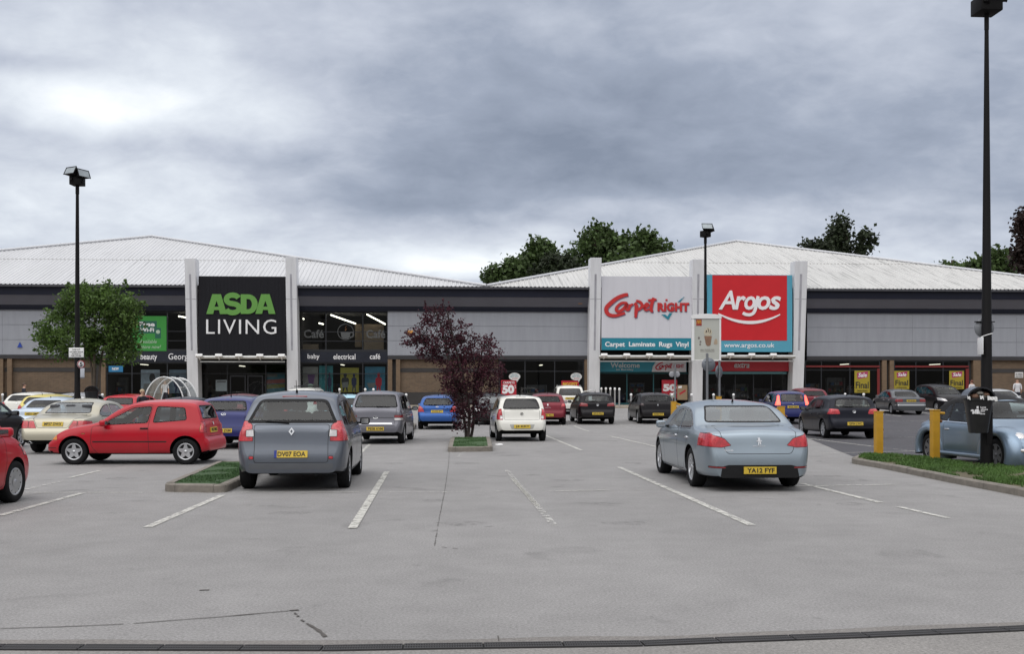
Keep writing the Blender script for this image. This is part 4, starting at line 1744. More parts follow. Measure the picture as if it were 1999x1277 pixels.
# ---- stock inside the shops, and dim lamps added to brighten it
M_STOCK = [mat('stock_%s' % n, c, .7, var=.2, scale=3) for n, c in (('cream', (.30, .27, .22)), ('blue', (.05, .11, .22)), ('red', (.25, .04, .05)), ('wood', (.16, .10, .06)), ('green', (.06, .14, .07)), ('grey', (.16, .16, .17)))]


def stock(root, px0, px1, d, seed, hmax=2.2):
    rr = random.Random(seed)
    a, b = FS(px0, d), FS(px1, d)
    x = a
    while x < b - .5:
        w_ = rr.uniform(.9, 1.7)
        if x + w_ > b:
            break
        u = MB()
        h = rr.uniform(1.2, hmax)
        dd = d + rr.uniform(0, 1.6)
        u.box(x, x + .05, dd, dd + .5, 0.01, h, 5)
        u.box(x + w_ - .05, x + w_, dd, dd + .5, 0.01, h, 5)
        u.box(x + .05, x + w_ - .05, dd + .45, dd + .5, 0.01, h, 5)
        z = .12
        while z < h - .25:
            u.box(x + .05, x + w_ - .05, dd, dd + .45, z, z + .03, 3)
            q = x + .08
            while q < x + w_ - .2:
                e = rr.uniform(.10, .28)
                if rr.random() < .8:
                    u.box(q, q + e, dd + rr.uniform(0, .08), dd + .4, z + .031, z + .03 + rr.uniform(.12, .30), rr.randrange(6))
                q += e + .03
            z += rr.uniform(.38, .5)
        u.build('shelf_unit', M_STOCK, root, weld=False)
        x += w_ + rr.uniform(.2, .9)


for k, (rt, a, b, d) in enumerate(((left, 212, 362, 2.2), (left, 592, 752, 2.4), (left, 396, 440, 3), (left, 522, 552, 3), (right, 980, 1136, 1.8), (right, 1230, 1345, 2.5),
                                   (right, 1380, 1540, 2.6), (right, 1576, 1715, 1.6), (right, 1750, 1888, 1.8))):
    stock(rt, a, b, d, 40 + k)
for rt, a, b, z in ((left, 230, 340, 3.0), (left, 600, 740, 3.0), (left, 410, 540, 2.9), (right, 990, 1120, 3.0), (right, 1190, 1330, 2.4), (right, 1400, 1530, 2.4), (right, 1590, 1700, 3.1), (right, 1760, 1880, 3.1)):
    for q in (.5,):
        lt = MB()
        x = FS(lerp(a, b, q), 3)
        lt.box(x - .07, x + .07, 1.8, 3.4, z, z + .05)
        lt.build('strip_lamp', mat('fill_tube', (.5, .5, .45), .5, emit=(1, .93, .74, 1), estr=1.5), rt, weld=False)  # added tube, lifts the dark interior a little
# ------------------------------------------------------------------ cars
def pchip(P):
    """monotone cubic through the points"""
    xs_ = [p[0] for p in P]
    ys_ = [p[1] for p in P]
    n = len(P)
    h = [xs_[i + 1] - xs_[i] for i in range(n - 1)]
    dl = [(ys_[i + 1] - ys_[i]) / h[i] for i in range(n - 1)]
    m = [dl[0]] + [0] * (n - 2) + [dl[-1]]
    for i in range(1, n - 1):
        if dl[i - 1] * dl[i] > 0:
            w1, w2 = 2 * h[i] + h[i - 1], h[i] + 2 * h[i - 1]
            m[i] = (w1 + w2) / (w1 / dl[i - 1] + w2 / dl[i])

    def f(x):
        x = clamp(x, xs_[0], xs_[-1])
        i = 0
        while i < n - 2 and x > xs_[i + 1]:
            i += 1
        t = (x - xs_[i]) / h[i]
        t2, t3 = t * t, t * t * t
        return (2 * t3 - 3 * t2 + 1) * ys_[i] + (t3 - 2 * t2 + t) * h[i] * m[i] + (-2 * t3 + 3 * t2) * ys_[i + 1] + (t3 - t2) * h[i] * m[i + 1]
    return f


def paint(name, col, metal=0.0, rough=.38):
    """car paint: lacquered outside, dark lining on the inner face of the sheet"""
    if name in _M:
        return _M[name]
    m, nt, N, Lk, b = nodes_of(name)
    tc = N.new('ShaderNodeTexCoord')
    n = N.new('ShaderNodeTexNoise')
    n.inputs['Scale'].default_value = 2.2
    n.inputs['Detail'].default_value = 6
    Lk.new(tc.outputs['Object'], n.inputs['Vector'])
    r = N.new('ShaderNodeMapRange')
    r.inputs[3].default_value = .88
    r.inputs[4].default_value = 1.10
    Lk.new(n.outputs[0], r.inputs[0])
    sc = N.new('ShaderNodeVectorMath')
    sc.operation = 'SCALE'
    sc.inputs[0].default_value = col[:3]
    Lk.new(r.outputs[0], sc.inputs['Scale'])
    # road dirt low on the panels
    sp = N.new('ShaderNodeSeparateXYZ')
    Lk.new(tc.outputs['Object'], sp.inputs[0])
    low = N.new('ShaderNodeMapRange')
    low.inputs[1].default_value = .15
    low.inputs[2].default_value = .62
    low.inputs[3].default_value = .42
    low.inputs[4].default_value = 0
    Lk.new(sp.outputs[2], low.inputs[0])
    dn = mnode(N, Lk, 'MULTIPLY', low.outputs[0], n.outputs[0])
    mx = N.new('ShaderNodeMix')
    mx.data_type = 'RGBA'
    Lk.new(dn, mx.inputs[0])
    Lk.new(sc.outputs[0], mx.inputs[6])
    mx.inputs[7].default_value = (.10, .09, .08, 1)
    Lk.new(mx.outputs[2], b.inputs['Base Color'])
    b.inputs['Metallic'].default_value = metal
    b.inputs['Roughness'].default_value = rough
    dark = max(col[:3]) < .06
    b.inputs['Coat Weight'].default_value = .22 if dark else (.35 if max(col[:3]) - min(col[:3]) > .15 else .55)
    b.inputs['Coat Roughness'].default_value = .06
    b.inputs['Specular IOR Level'].default_value = .10 if dark else .28
    lin = N.new('ShaderNodeBsdfDiffuse')
    lin.inputs[0].default_value = (.018, .018, .02, 1)
    ge = N.new('ShaderNodeNewGeometry')
    ms = N.new('ShaderNodeMixShader')
    Lk.new(ge.outputs['Backfacing'], ms.inputs[0])
    Lk.new(b.outputs[0], ms.inputs[1])
    Lk.new(lin.outputs[0], ms.inputs[2])
    Lk.new(ms.outputs[0], N['Material Output'].inputs[0])
    _M[name] = m
    return m


M_UNDER = mat('underbody_black', (.006, .006, .007), .9, var=.2, spec=.1)
M_PLASTIC = mat('black_plastic', (.012, .012, .013), .6, var=.2, scale=6, spec=.2)
M_SEAM = mat('panel_gap', (.012, .012, .013), .8, var=.05)
M_RUBBER = mat('tyre_rubber', (.010, .010, .011), .85, var=.25, scale=9, spec=.2)
M_ALLOY = mat('wheel_alloy', (.52, .53, .55), .35, .75, var=.1, scale=8)
M_DISC = mat('brake_shadow', (.03, .03, .032), .6, .3, var=.2)
M_CARGLASS = glass_mat('car_glass', (.62, .70, .70), 1, .95, .01)
M_CARDARK = glass_mat('dark_car_glass', (.20, .22, .24), 1, .95, .01)
M_CARSHEEN = glass_mat('sky_sheen_car_glass', (.52, .60, .62), 1, .95, .05, .26)  # pale diffuse layer paints reflected sky into the pane
M_TAILRED = mat('tail_lamp_red', (.44, .010, .020), .18, var=.45, scale=13, coat=.8)
M_TAILDIM = mat('tail_lamp_dark_red', (.22, .010, .014), .18, var=.15, scale=9, coat=.8)
M_CLEAR = mat('lamp_clear', (.62, .60, .60), .15, .35, var=.25, scale=14, coat=.8)
M_AMBER = mat('lamp_amber', (.62, .20, .015), .2, var=.15, scale=9, coat=.6)
M_BRAKE = mat('lit_brake_lamp', (.8, .05, .04), .3, emit=(1, .10, .06, 1), estr=2.2)
M_CHROME = mat('chrome', (.75, .76, .78), .12, 1.0, var=.04)
M_PLATEY = mat('number_plate_yellow', (.60, .42, .04), .45, var=.06, scale=6)
M_PLATEW = mat('number_plate_white', (.72, .72, .70), .45, var=.06, scale=6)
M_PLINK = mat('number_plate_ink', (.012, .012, .012), .5, var=.05)
M_EURO = mat('number_plate_blue', (.012, .03, .22), .5, var=.05)
M_SEAT = mat('seat_cloth', (.055, .056, .062), .9, var=.2, scale=8)
M_BELLY = mat('carpet_dark', (.02, .02, .021), .95, var=.2)


def inset(poly, d):
    n = len(poly)
    ar = sum(poly[i][0] * poly[(i + 1) % n][1] - poly[(i + 1) % n][0] * poly[i][1] for i in range(n))
    return [(q.x, q.y) for q in offset_in([Vector(p) for p in poly], d)]


def round_poly(poly, r, n=3):
    return [(q.x, q.y) for q in rounded([Vector(p) for p in poly], n, r)]


def inpoly(x, y, poly):
    ins = False
    for i in range(len(poly)):
        a, b = poly[i], poly[i - 1]
        if (a[1] > y) != (b[1] > y) and x < (b[0] - a[0]) * (y - a[1]) / (b[1] - a[1]) + a[0]:
            ins = not ins
    return ins


class Body:
    def __init__(self, sp):
        self.sp = sp
        L, W = sp['L'], sp['W']
        self.top, self.belt = pchip(sp['top']), pchip(sp['belt'])
        self.sill = pchip(sp.get('sill', [(0, .36), (.12, .31), (.5, .24), (1.2, .20), (L - 1.0, .19), (L - .3, .20), (L, .26)]))
        self.plan = pchip(sp.get('plan', [(0, .78), (.03, .84), (.10, .905), (.25, .955), (.6, .985), (1.3, 1), (L - 1.3, 1), (L - .7, .975), (L - .3, .90), (L - .1, .80), (L, .66)]))
        xs_ = [L * i / 1500 for i in range(1501)]
        zs_ = [self.top(x) for x in xs_]
        acc = [0]
        for i in range(1500):
            acc.append(acc[-1] + math.hypot(xs_[i + 1] - xs_[i], zs_[i + 1] - zs_[i]))
        n = sp.get('n', 84)
        st = []
        k = 0
        for j in range(n + 1):
            tgt = acc[-1] * j / n
            while k < 1499 and acc[k + 1] < tgt:
                k += 1
            st.append(lerp(xs_[k], xs_[k + 1], (tgt - acc[k]) / max(1e-9, acc[k + 1] - acc[k])))
        bm = bmesh.new()
        rings = []
        for x in st:
            h = self.half(x)
            full = h + [(-y, z) for y, z in reversed(h[1:-1])]
            rings.append([bm.verts.new((x, y, z)) for y, z in full])
        m = len(rings[0])
        for a, b in zip(rings[:-1], rings[1:]):
            for i in range(m):
                j = (i + 1) % m
                bm.faces.new((a[i], a[j], b[j], b[i]))
        bm.faces.new(rings[0])
        bm.faces.new(list(reversed(rings[-1])))
        bmesh.ops.recalc_face_normals(bm, faces=bm.faces)
        # wheel arches
        r = sp['r']
        Rr = r + sp.get('gap', .045)
        self.wheels = [(sp['xr'], 1), (sp['xr'], -1), (sp['xf'], 1), (sp['xf'], -1)]
        cb = MB()
        for x, s in self.wheels:
            Mx = Matrix.Translation((x, s * (W / 2 - .06), r + .01))
            cb.lathe([(0, -.20), (Rr, -.20), (Rr, .30), (0, .30)], Mx, 0, 40)
        me1, me2 = bpy.data.meshes.new('b'), bpy.data.meshes.new('c')
        bm.to_mesh(me1)
        bm.free()
        o1 = link_mesh('tmp_body', me1)
        o2 = cb.build('tmp_cut', M_UNDER)
        md = o1.modifiers.new('arch', 'BOOLEAN')
        md.operation = 'DIFFERENCE'
        md.object = o2
        md.solver = 'EXACT'
        dg = bpy.context.evaluated_depsgraph_get()
        me = bpy.data.meshes.new_from_object(o1.evaluated_get(dg))
        self.bm = bmesh.new()
        self.bm.from_mesh(me)
        for o in (o1, o2):
            mm = o.data
            bpy.data.objects.remove(o)
            bpy.data.meshes.remove(mm)
        bpy.data.meshes.remove(me)
        for f in self.bm.faces:
            f.smooth = True
            f.material_index = 0
            for x, s in self.wheels:
                if all((v.co.x - x) ** 2 + (v.co.z - r - .01) ** 2 < (Rr + .004) ** 2 and v.co.y * s > 0 for v in f.verts):
                    f.material_index = 1
            c = f.calc_center_median()
            if f.normal.z < -.6 and c.z < self.sill(c.x) + .05:
                f.material_index = 1
        self.bvh = BVHTree.FromBMesh(self.bm)

    def half(self, x):
        sp = self.sp
        zt = self.top(x)
        zs = min(self.sill(x), zt - .06)
        hw = sp['W'] / 2 * self.plan(x)
        zb = min(self.belt(x), zt - .014)
        h = zt - zb
        D = zb - zs
        pts = [(0, zs), (.55 * hw, zs), (.86 * hw, zs), (.935 * hw, zs + min(.03, .1 * D)), (.972 * hw, zs + min(.10, .22 * D)),
               (.990 * hw, zs + .38 * D), (hw, zs + .58 * D), (hw * .998, zs + .72 * D), (.985 * hw, zs + .86 * D), (.966 * hw, zs + .95 * D), (.945 * hw, zb)]
        yb = .945 * hw
        k = clamp(h / .32)
        r = min(sp.get('rc', .085), .6 * h)
        rx = min(lerp(sp.get('rh', .26), sp.get('rx', .12), k), .8 * yb)
        cam = min(sp.get('cam', .05), .32 * h)
        zr = zt - cam - r
        tum = sp.get('tum', .34)
        ys_ = yb - (zr - zb) * tum
        for q in (.25, .5, .75, 1.0):
            pts.append((lerp(yb, ys_, q), lerp(zb, zr, q)))
        for q in (22.5, 45, 67.5, 90):
            a = R(q)
            pts.append((ys_ - rx * (1 - math.cos(a)), zr + r * math.sin(a)))
        y0 = ys_ - rx
        for q in (.75, .5, .25, 0):
            pts.append((y0 * q, zt - cam * q * q))
        return pts

    def ray(self, o, d):
        hit = self.bvh.ray_cast(Vector(o), Vector(d))
        return hit[0], hit[1]

    def cut(self, poly, view, border=0.0, mi=0, side=0):
        """faces of the shell inside the outline, cut out along it -> new bmesh"""
        bm = self.bm
        ax = {'rear': (1, 2), 'front': (1, 2), 'side': (0, 2)}[view]

        def ok(f):
            n = f.normal
            if f.material_index == 1:
                return False
            if view == 'rear':
                return n.x < -.10
            if view == 'front':
                return n.x > .10
            return n.y * side > .22 and f.calc_center_median().y * side > 0
        tagl = bm.faces.layers.int.get('cand') or bm.faces.layers.int.new('cand')
        bm.normal_update()
        x0, x1 = min(p[0] for p in poly), max(p[0] for p in poly)
        z0, z1 = min(p[1] for p in poly), max(p[1] for p in poly)
        for f in bm.faces:
            f[tagl] = 0
            a = [v.co[ax[0]] for v in f.verts]
            b = [v.co[ax[1]] for v in f.verts]
            if max(a) > x0 and min(a) < x1 and max(b) > z0 and min(b) < z1 and ok(f):
                f[tagl] = 1
        loops = [poly]
        if border:
            inn = inset(poly, border)
            loops.append(inn)
        cand = {f for f in bm.faces if f[tagl] == 1}
        for lp in loops:
            for i in range(len(lp)):
                p, q = lp[i - 1], lp[i]
                t = Vector((q[0] - p[0], q[1] - p[1]))
                if t.length < 1e-5:
                    continue
                co_, no = [0, 0, 0], [0, 0, 0]
                co_[ax[0]], co_[ax[1]] = p
                no[ax[0]], no[ax[1]] = -t.y, t.x
                # only bother faces close to this edge
                mx0, mx1 = min(p[0], q[0]) - .004, max(p[0], q[0]) + .004
                mz0, mz1 = min(p[1], q[1]) - .004, max(p[1], q[1]) + .004
                fs = []
                for f in cand:
                    a = [v.co[ax[0]] for v in f.verts]
                    b = [v.co[ax[1]] for v in f.verts]
                    if max(a) > mx0 and min(a) < mx1 and max(b) > mz0 and min(b) < mz1:
                        fs.append(f)
                if not fs:
                    continue
                geom = list({e for f in fs for e in f.edges}) + list({v for f in fs for v in f.verts}) + fs
                res = bmesh.ops.bisect_plane(bm, geom=geom, dist=1e-5, plane_co=co_, plane_no=no)
                for e in res['geom_cut']:
                    if isinstance(e, bmesh.types.BMEdge):
                        for f in e.link_faces:
                            if f[tagl] == 1:
                                cand.add(f)
        out = bmesh.new()
        vm = {}
        kill = []
        bm.normal_update()
        for f in bm.faces:
            if f[tagl] != 1:
                continue
            c = f.calc_center_median()
            if not inpoly(c[ax[0]], c[ax[1]], poly):
                continue
            vs = []
            for v in f.verts:
                if v not in vm:
                    vm[v] = out.verts.new(v.co)
                vs.append(vm[v])
            try:
                nf = out.faces.new(vs)
            except ValueError:
                continue
            nf.smooth = True
            nf.material_index = 1 if border and not inpoly(c[ax[0]], c[ax[1]], inn) else 0
            kill.append(f)
        bmesh.ops.delete(bm, geom=kill, context='FACES')
        return out


def finish(bm, name, mats, parent, off, sharp=40, solid=0.0):
    me = bpy.data.meshes.new(name)
    for v in bm.verts:
        v.co.x -= off
    bm.to_mesh(me)
    bm.free()
    for m in mats:
        me.materials.append(m)
    if sharp and len(me.polygons):
        me.set_sharp_from_angle(angle=R(sharp))
    return link_mesh(name, me, parent)


def make_wheel(r, wd, style, side, rim_mat):
    """tyre and rim meshes (axle along y, outside face towards side*y)"""
    key = (round(r, 3), round(wd, 3), style, side, rim_mat.name)
    if key in make_wheel.cache:
        return make_wheel.cache[key]
    s = side
    h = wd / 2
    rr = r * sp_rim.get(style, .66)
    t = MB()
    prof = [(rr, -h * .8), (rr + .02, -h * .95), (r - .035, -h), (r - .012, -h * .88), (r, -h * .62), (r, h * .62), (r - .012, h * .88), (r - .035, h), (rr + .02, h * .95), (rr, h * .8)]
    t.lathe(prof, None, 0, 36)
    t.lathe([(rr, -h * .8), (0.02, -h * .7)], None, 0, 36)
    tyre = t.build('tyre', M_RUBBER, None, fix=True)
    w = MB()
    d = s
    w.lathe([(rr + .004, d * h * .80), (rr - .006, d * h * .86), (rr - .024, d * h * .80), (rr - .03, d * h * .25)], None, 0, 36)
    w.lathe([(rr - .03, d * h * .25), (.0, d * h * .25)], None, 1, 36, smooth=False)
    ns = {'star5': 5, 'multi': 10, 'seven': 7, 'cover': 9, 'five': 5, 'six': 6, 'twin': 5}[style]
    fw = {'star5': .40, 'multi': .16, 'seven': .26, 'cover': .34, 'five': .30, 'six': .34, 'twin': .34}[style]
    for i in range(ns):
        a = 2 * PI * i / ns + PI / 2
        w0 = rr * fw * (.85 if style == 'star5' else .55)
        w1 = rr * fw * (.30 if style == 'star5' else .75)
        ri, ro = rr * .12, rr - .012
        c, sn = math.cos(a), math.sin(a)

        def P(rad, off, y):
            return (rad * c - off * sn, y, rad * sn + off * c)
        y0, y1 = d * h * .72, d * h * .80
        parts = [(-1, 1)] if style != 'twin' else [(-1, -.25), (.25, 1)]
        for lo, hi in parts:
            vs = [P(ri, w0 * lo, y0), P(ri, w0 * hi, y0), P(ro, w1 * hi, y1), P(ro, w1 * lo, y1),
                  P(ri, w0 * lo, y0 - d * .03), P(ri, w0 * hi, y0 - d * .03), P(ro, w1 * hi, y1 - d * .05), P(ro, w1 * lo, y1 - d * .05)]
            w.add(vs, [(0, 1, 2, 3), (0, 4, 5, 1), (1, 5, 6, 2), (2, 6, 7, 3), (3, 7, 4, 0)], 0)
    w.lathe([(.0, d * h * .84), (rr * .17, d * h * .82), (rr * .2, d * h * .70)], None, 0, 16)
    if style == 'cover':
        w.lathe([(rr * .42, d * h * .79), (.0, d * h * .80)], None, 0, 24)
    rim = w.build('rim', [rim_mat, M_DISC], None, fix=True, weld=False)
    tm, rm = tyre.data, rim.data
    bpy.data.objects.remove(tyre)
    bpy.data.objects.remove(rim)
    make_wheel.cache[key] = (tm, rm)
    return tm, rm


make_wheel.cache = {}
sp_rim = {'star5': .64, 'multi': .72, 'seven': .68, 'cover': .66, 'five': .68, 'six': .66, 'twin': .68}


def mirror(poly):
    return [(-a, b) for a, b in poly]


def build_car(sp, name, label, cat, pm, plate=None, near=True, glass=None, rim=None, group='cars in the retail park', hide=()):
    """body shell with cut-out glass, lamps and doors; x runs forward, origin at mid length on the ground"""
    root = empty(name, (0, 0, 0), 0, label, cat, group)
    B = Body(sp)
    L, W, r = sp['L'], sp['W'], sp['r']
    off = L / 2
    g = glass or (M_CARGLASS if near else M_CARDARK)
    for key, nm in (('rearwin', 'rear_window'), ('windscreen', 'windscreen')):
        for poly in sp.get(key, []):
            vw = 'rear' if key == 'rearwin' else 'front'
            b = B.cut(round_poly(poly, .07), vw, sp.get('frit', .03))
            finish(b, nm, [g, M_PLASTIC], root, off, 0)
    for poly in sp.get('sidewin', []):
        for s in (1, -1):
            b = B.cut(round_poly(poly, sp.get('wr', .05)), 'side', sp.get('wtrim', .018), side=s)
            finish(b, 'side_window', [g, sp.get('wtrim_mat', M_PLASTIC)], root, off, 0)
    for item in sp.get('lamps', []):
        vw, poly, m, nm = item[:4]
        r_ = item[4] if len(item) > 4 else .02
        for s in (1, -1):
            p = round_poly(poly if s == 1 or vw == 'side' else mirror(poly), r_)
            b = B.cut(p, vw, .008, side=s)
            if len(b.faces):
                finish(b, nm, [m, sp.get('lampborder', M_SEAM)], root, off, 0)
            else:
                b.free()
    for item in sp.get('trim', []):          # centre-line or both-side panels in another material
        vw, poly, m, nm = item[:4]
        for s in ((1, -1) if vw == 'side' or (len(item) > 4 and item[4]) else (1,)):
            p = poly if s == 1 or vw == 'side' else mirror(poly)
            b = B.cut(round_poly(p, .015), vw, 0, side=s)
            if len(b.faces):
                finish(b, nm, [m], root, off, 0)
            else:
                b.free()
    doors = []
    for poly in sp.get('doors', []):
        for s in (1, -1):
            b = B.cut(round_poly(poly, .06), 'side', .009, side=s)
            d = finish(b, 'door', [pm, M_SEAM], root, off, 40)
            doors.append((d, s, poly))
    for nm, vw, poly in sp.get('lids', []):
        b = B.cut(round_poly(poly, .05), vw, .009)
        finish(b, nm, [pm, M_SEAM], root, off, 40)
    bb = B.bm
    body = finish(bb, 'body', [pm, M_UNDER], root, off, 42)
    # handles
    for d, s, poly in doors:
        x0 = min(p[0] for p in poly)
        zz_ = sp.get('handle_z', B.belt(x0) - .13)
        p, n = B.ray((x0 + .16, s * 2, zz_), (0, -s, 0))
        if p:
            hb = MB()
            hb.rbox(-.085, .085, -.018, .022, -.016, .016, .010, 0, Matrix.Translation((p.x - off, p.y, p.z)))
            hb.build('handle', sp.get('handle_mat', pm), d, weld=False)
    # wheels
    for x, s in B.wheels:
        tm, rm = make_wheel(r, sp.get('tw', .19), sp.get('wheel', 'five'), s, rim or M_ALLOY)
        w_ = empty('wheel', (x - off, s * (W / 2 - .025 - sp.get('tw', .19) / 2), r), 0, parent=root)
        link_mesh('tyre', tm, w_)
        link_mesh('rim', rm, w_)
    # mirrors
    if 'mirror' in sp:
        mx_, mz_ = sp['mirror']
        for s in (1, -1):
            p, n = B.ray((mx_, s * 2, mz_), (0, -s, 0))
            y = p.y if p else s * W / 2
            mb = MB()
            mb.rbox(-.075, .055, .05 if s > 0 else -.23, .23 if s > 0 else -.05, -.02, .115, .04, 0, Matrix.Translation((mx_ - off, y, mz_)))
            mb.box(-.03, .03, -.02 if s > 0 else -.07, .07 if s > 0 else .02, -.01, .03, 1, Matrix.Translation((mx_ - off, y, mz_)))
            mb.box(-.079, -.0745, .075 if s > 0 else -.205, .205 if s > 0 else -.075, 0, .09, 2, Matrix.Translation((mx_ - off, y, mz_)))
            mb.build('mirror', [sp.get('mirror_mat', pm), M_PLASTIC, M_CHROME], root, weld=False)

    def rear_pt(y, z):
        p, n = B.ray((-1, y, z), (1, 0, 0))
        return p.x if p else 0.0

    def rear_M(y, z, out=.004, front=False):
        if front:
            pa = B.ray((L + 1, y, z + .04), (-1, 0, 0))[0]
            pb = B.ray((L + 1, y, z - .04), (-1, 0, 0))[0]
            xa, xb = (pa.x if pa else L), (pb.x if pb else L)
            a = math.atan2(xb - xa, .08)
            return Matrix.Translation((max(xa, xb) - off + out - .01, y, z)) @ Matrix.Rotation(R(90), 4, 'Z') @ Matrix.Rotation(-a * .0, 4, 'X')
        xa, xb = rear_pt(y, z + .04), rear_pt(y, z - .04)
        a = math.atan2(xa - xb, .08)
        return Matrix.Translation((min(xa, xb) * .5 + max(xa, xb) * .5 - off - out, y, z)) @ Matrix.Rotation(R(-90), 4, 'Z') @ Matrix.Rotation(-a, 4, 'X')

    if plate and 'plate_z' in sp:
        fr = sp.get('front_plate', False)
        Mx = rear_M(0, sp['plate_z'], .012, fr)
        mb = MB()
        pw, ph = sp.get('plate_size', (.52, .112))
        mb.box(-pw / 2, pw / 2, -.006, .012, -ph / 2, ph / 2, 0, Mx)
        if sp.get('euro'):
            mb.box(-pw / 2 - .002, -pw / 2 + .04, -.009, .012, -ph / 2 - .002, ph / 2 + .002, 2, Mx)
        po = mb.build('number_plate', [M_PLATEW if fr else M_PLATEY, M_PLINK, M_EURO], root, weld=False)
        t = MB()
        put_text(t, plate, -pw * .40, pw * .44, -ph * .34, ph * .34, -.006, 0, .004, M=Mx, bold=.02, space=1.0)
        t.build('lettering', M_PLINK, po, weld=False)
    for kind, y, z, size in sp.get('badge', []):
        fr = sp.get('front_plate', False)
        Mx = rear_M(y, z, .006, fr)
        mb = MB()
        if kind == 'diamond':
            o_, i_ = [(0, size), (size * .72, 0), (0, -size), (-size * .72, 0)], [(0, size * .48), (size * .32, 0), (0, -size * .48), (-size * .32, 0)]
            for k in range(4):
                mb.prism([o_[k], o_[(k + 1) % 4], i_[(k + 1) % 4], i_[k]], -.014, 0, 0, M=Mx)
        elif kind == 'ring':
            mb.lathe([(size, -.012), (size * .80, -.012), (size * .80, 0), (size, 0), (size, -.012)], Mx, 0, 20)
            mb.prism([(-size * .6, size * .5), (-size * .38, size * .5), (0, -size * .3), (size * .38, size * .5), (size * .6, size * .5), (size * .1, -size * .7), (-size * .1, -size * .7)], -.009, 0, 0, M=Mx)
        elif kind == 'oval':
            mb.lathe([(size, -.012), (size * .80, -.012), (size * .80, 0), (size, 0), (size, -.012)], Mx @ Matrix.Diagonal((1.5, 1, .8, 1)), 0, 20)
            mb.prism([(-size * .8, -size * .4), (-size * .5, -size * .4), (size * .8, size * .45), (size * .5, size * .45)], -.009, 0, 0, M=Mx)
        elif kind == 'bar':
            mb.rbox(-size, size, -.016, .006, -.016, .016, .007, 0, Mx)
        elif kind == 'lion':
            for pl in ([(-.3, -1), (-.05, -1), (.1, -.1), (-.2, 0)], [(.25, -.9), (.5, -.8), (.4, 0), (.1, -.1)], [(-.2, 0), (.4, 0), (.3, .6), (-.3, .5)], [(-.3, .5), (.3, .6), (.15, 1), (-.4, .9)],
                       [(.3, .3), (.8, .1), (.7, -.1), (.35, .05)], [(-.3, .3), (-.75, .0), (-.6, -.1), (-.25, .1)]):
                mb.prism([(p[0] * size, p[1] * size) for p in pl], -.01, 0, 0, M=Mx)
        elif kind == 'ess':
            for pl in ([(-.9, .9), (.9, .9), (.5, .4), (-.3, .4)], [(-.9, .3), (-.3, .3), (.9, -.2), (.9, -.3), (.3, -.3)], [(.9, -.9), (-.9, -.9), (-.5, -.4), (.3, -.4)]):
                mb.prism([(p[0] * size, p[1] * size) for p in pl], -.01, 0, 0, M=Mx)
        elif kind == 'arrow':
            mb.lathe([(size, -.010), (size * .82, -.010), (size * .82, 0), (size, 0), (size, -.010)], Mx, 1, 20)
            mb.prism([(-.4 * size, -.3 * size), (.5 * size, .3 * size), (.2 * size, .5 * size), (-.5 * size, 0)], -.009, 0, 1, M=Mx)
        mb.build('badge', [M_CHROME, M_PLASTIC], root, weld=False)
    for w_, y0, y1, z0, z1 in sp.get('script', []):
        t = MB()
        Mx = rear_M((y0 + y1) / 2, (z0 + z1) / 2, .004)
        hw_ = abs(y1 - y0) / 2
        put_text(t, w_, -hw_, hw_, -(z1 - z0) / 2, (z1 - z0) / 2, 0, 0, .004, M=Mx)
        t.build('lettering', M_CHROME, root, weld=False)
    if 'wiper' in sp:
        y0, z0, y1, z1 = sp['wiper']
        mb = MB()
        n = 5
        P = [(rear_pt(lerp(y0, y1, i / n), lerp(z0, z1, i / n)) - off - .018, lerp(y0, y1, i / n), lerp(z0, z1, i / n)) for i in range(n + 1)]
        mb.tube(P, [.02, .016, .014, .014, .012, .010], 0, 6)
        mb.build('wiper', M_PLASTIC, root, weld=False)
    if 'brakebar' in sp:
        z, hw_ = sp['brakebar'][:2]
        Mx = rear_M(0, z, .006)
        mb = MB()
        mb.rbox(-hw_, hw_, -.012, .01, -.016, .016, .006, 0, Mx)
        mb.build('brake_light', sp['brakebar'][2] if len(sp['brakebar']) > 2 else M_TAILDIM, root, weld=False)
    if 'antenna' in sp:
        x, ln = sp['antenna']
        z = B.top(x)
        mb = MB()
        mb.tube([(x - off, 0, z - .01), (x - off - .02, 0, z + .04)], [.022, .014], 0, 8)
        mb.tube([(x - off - .02, 0, z + .03), (x - off - .02 - ln * .45, 0, z + ln)], [.006, .004], 0, 5)
        mb.build('antenna', M_PLASTIC, root, weld=False)
    if 'exhaust' in sp:
        y, z = sp['exhaust']
        mb = MB()
        mb.lathe([(.03, -.06), (.035, -.06), (.035, .2), (.03, .2)], Matrix.Translation((.06 - off, y, z)) @ Matrix.Rotation(R(-90), 4, 'Z'), 0, 12)
        mb.build('exhaust', M_CHROME, root, weld=False)
    if sp.get('rails'):
        x0, x1 = sp['rails']
        for s in (1, -1):
            mb = MB()
            P = []
            for i in range(7):
                x = lerp(x0, x1, i / 6)
                h = B.half(x)
                y, z = h[17]
                P.append((x - off, s * y, z + (.05 if 0 < i < 6 else .0)))
            mb.tube(P, .016, 0, 6)
            mb.build('roof_rail', M_STEEL, root, weld=False)
    # cabin
    fx = sp.get('seatx', (sp['xr'] + sp['xf']) / 2 + .05)
    zf = sp['H'] - 1.18 + .12
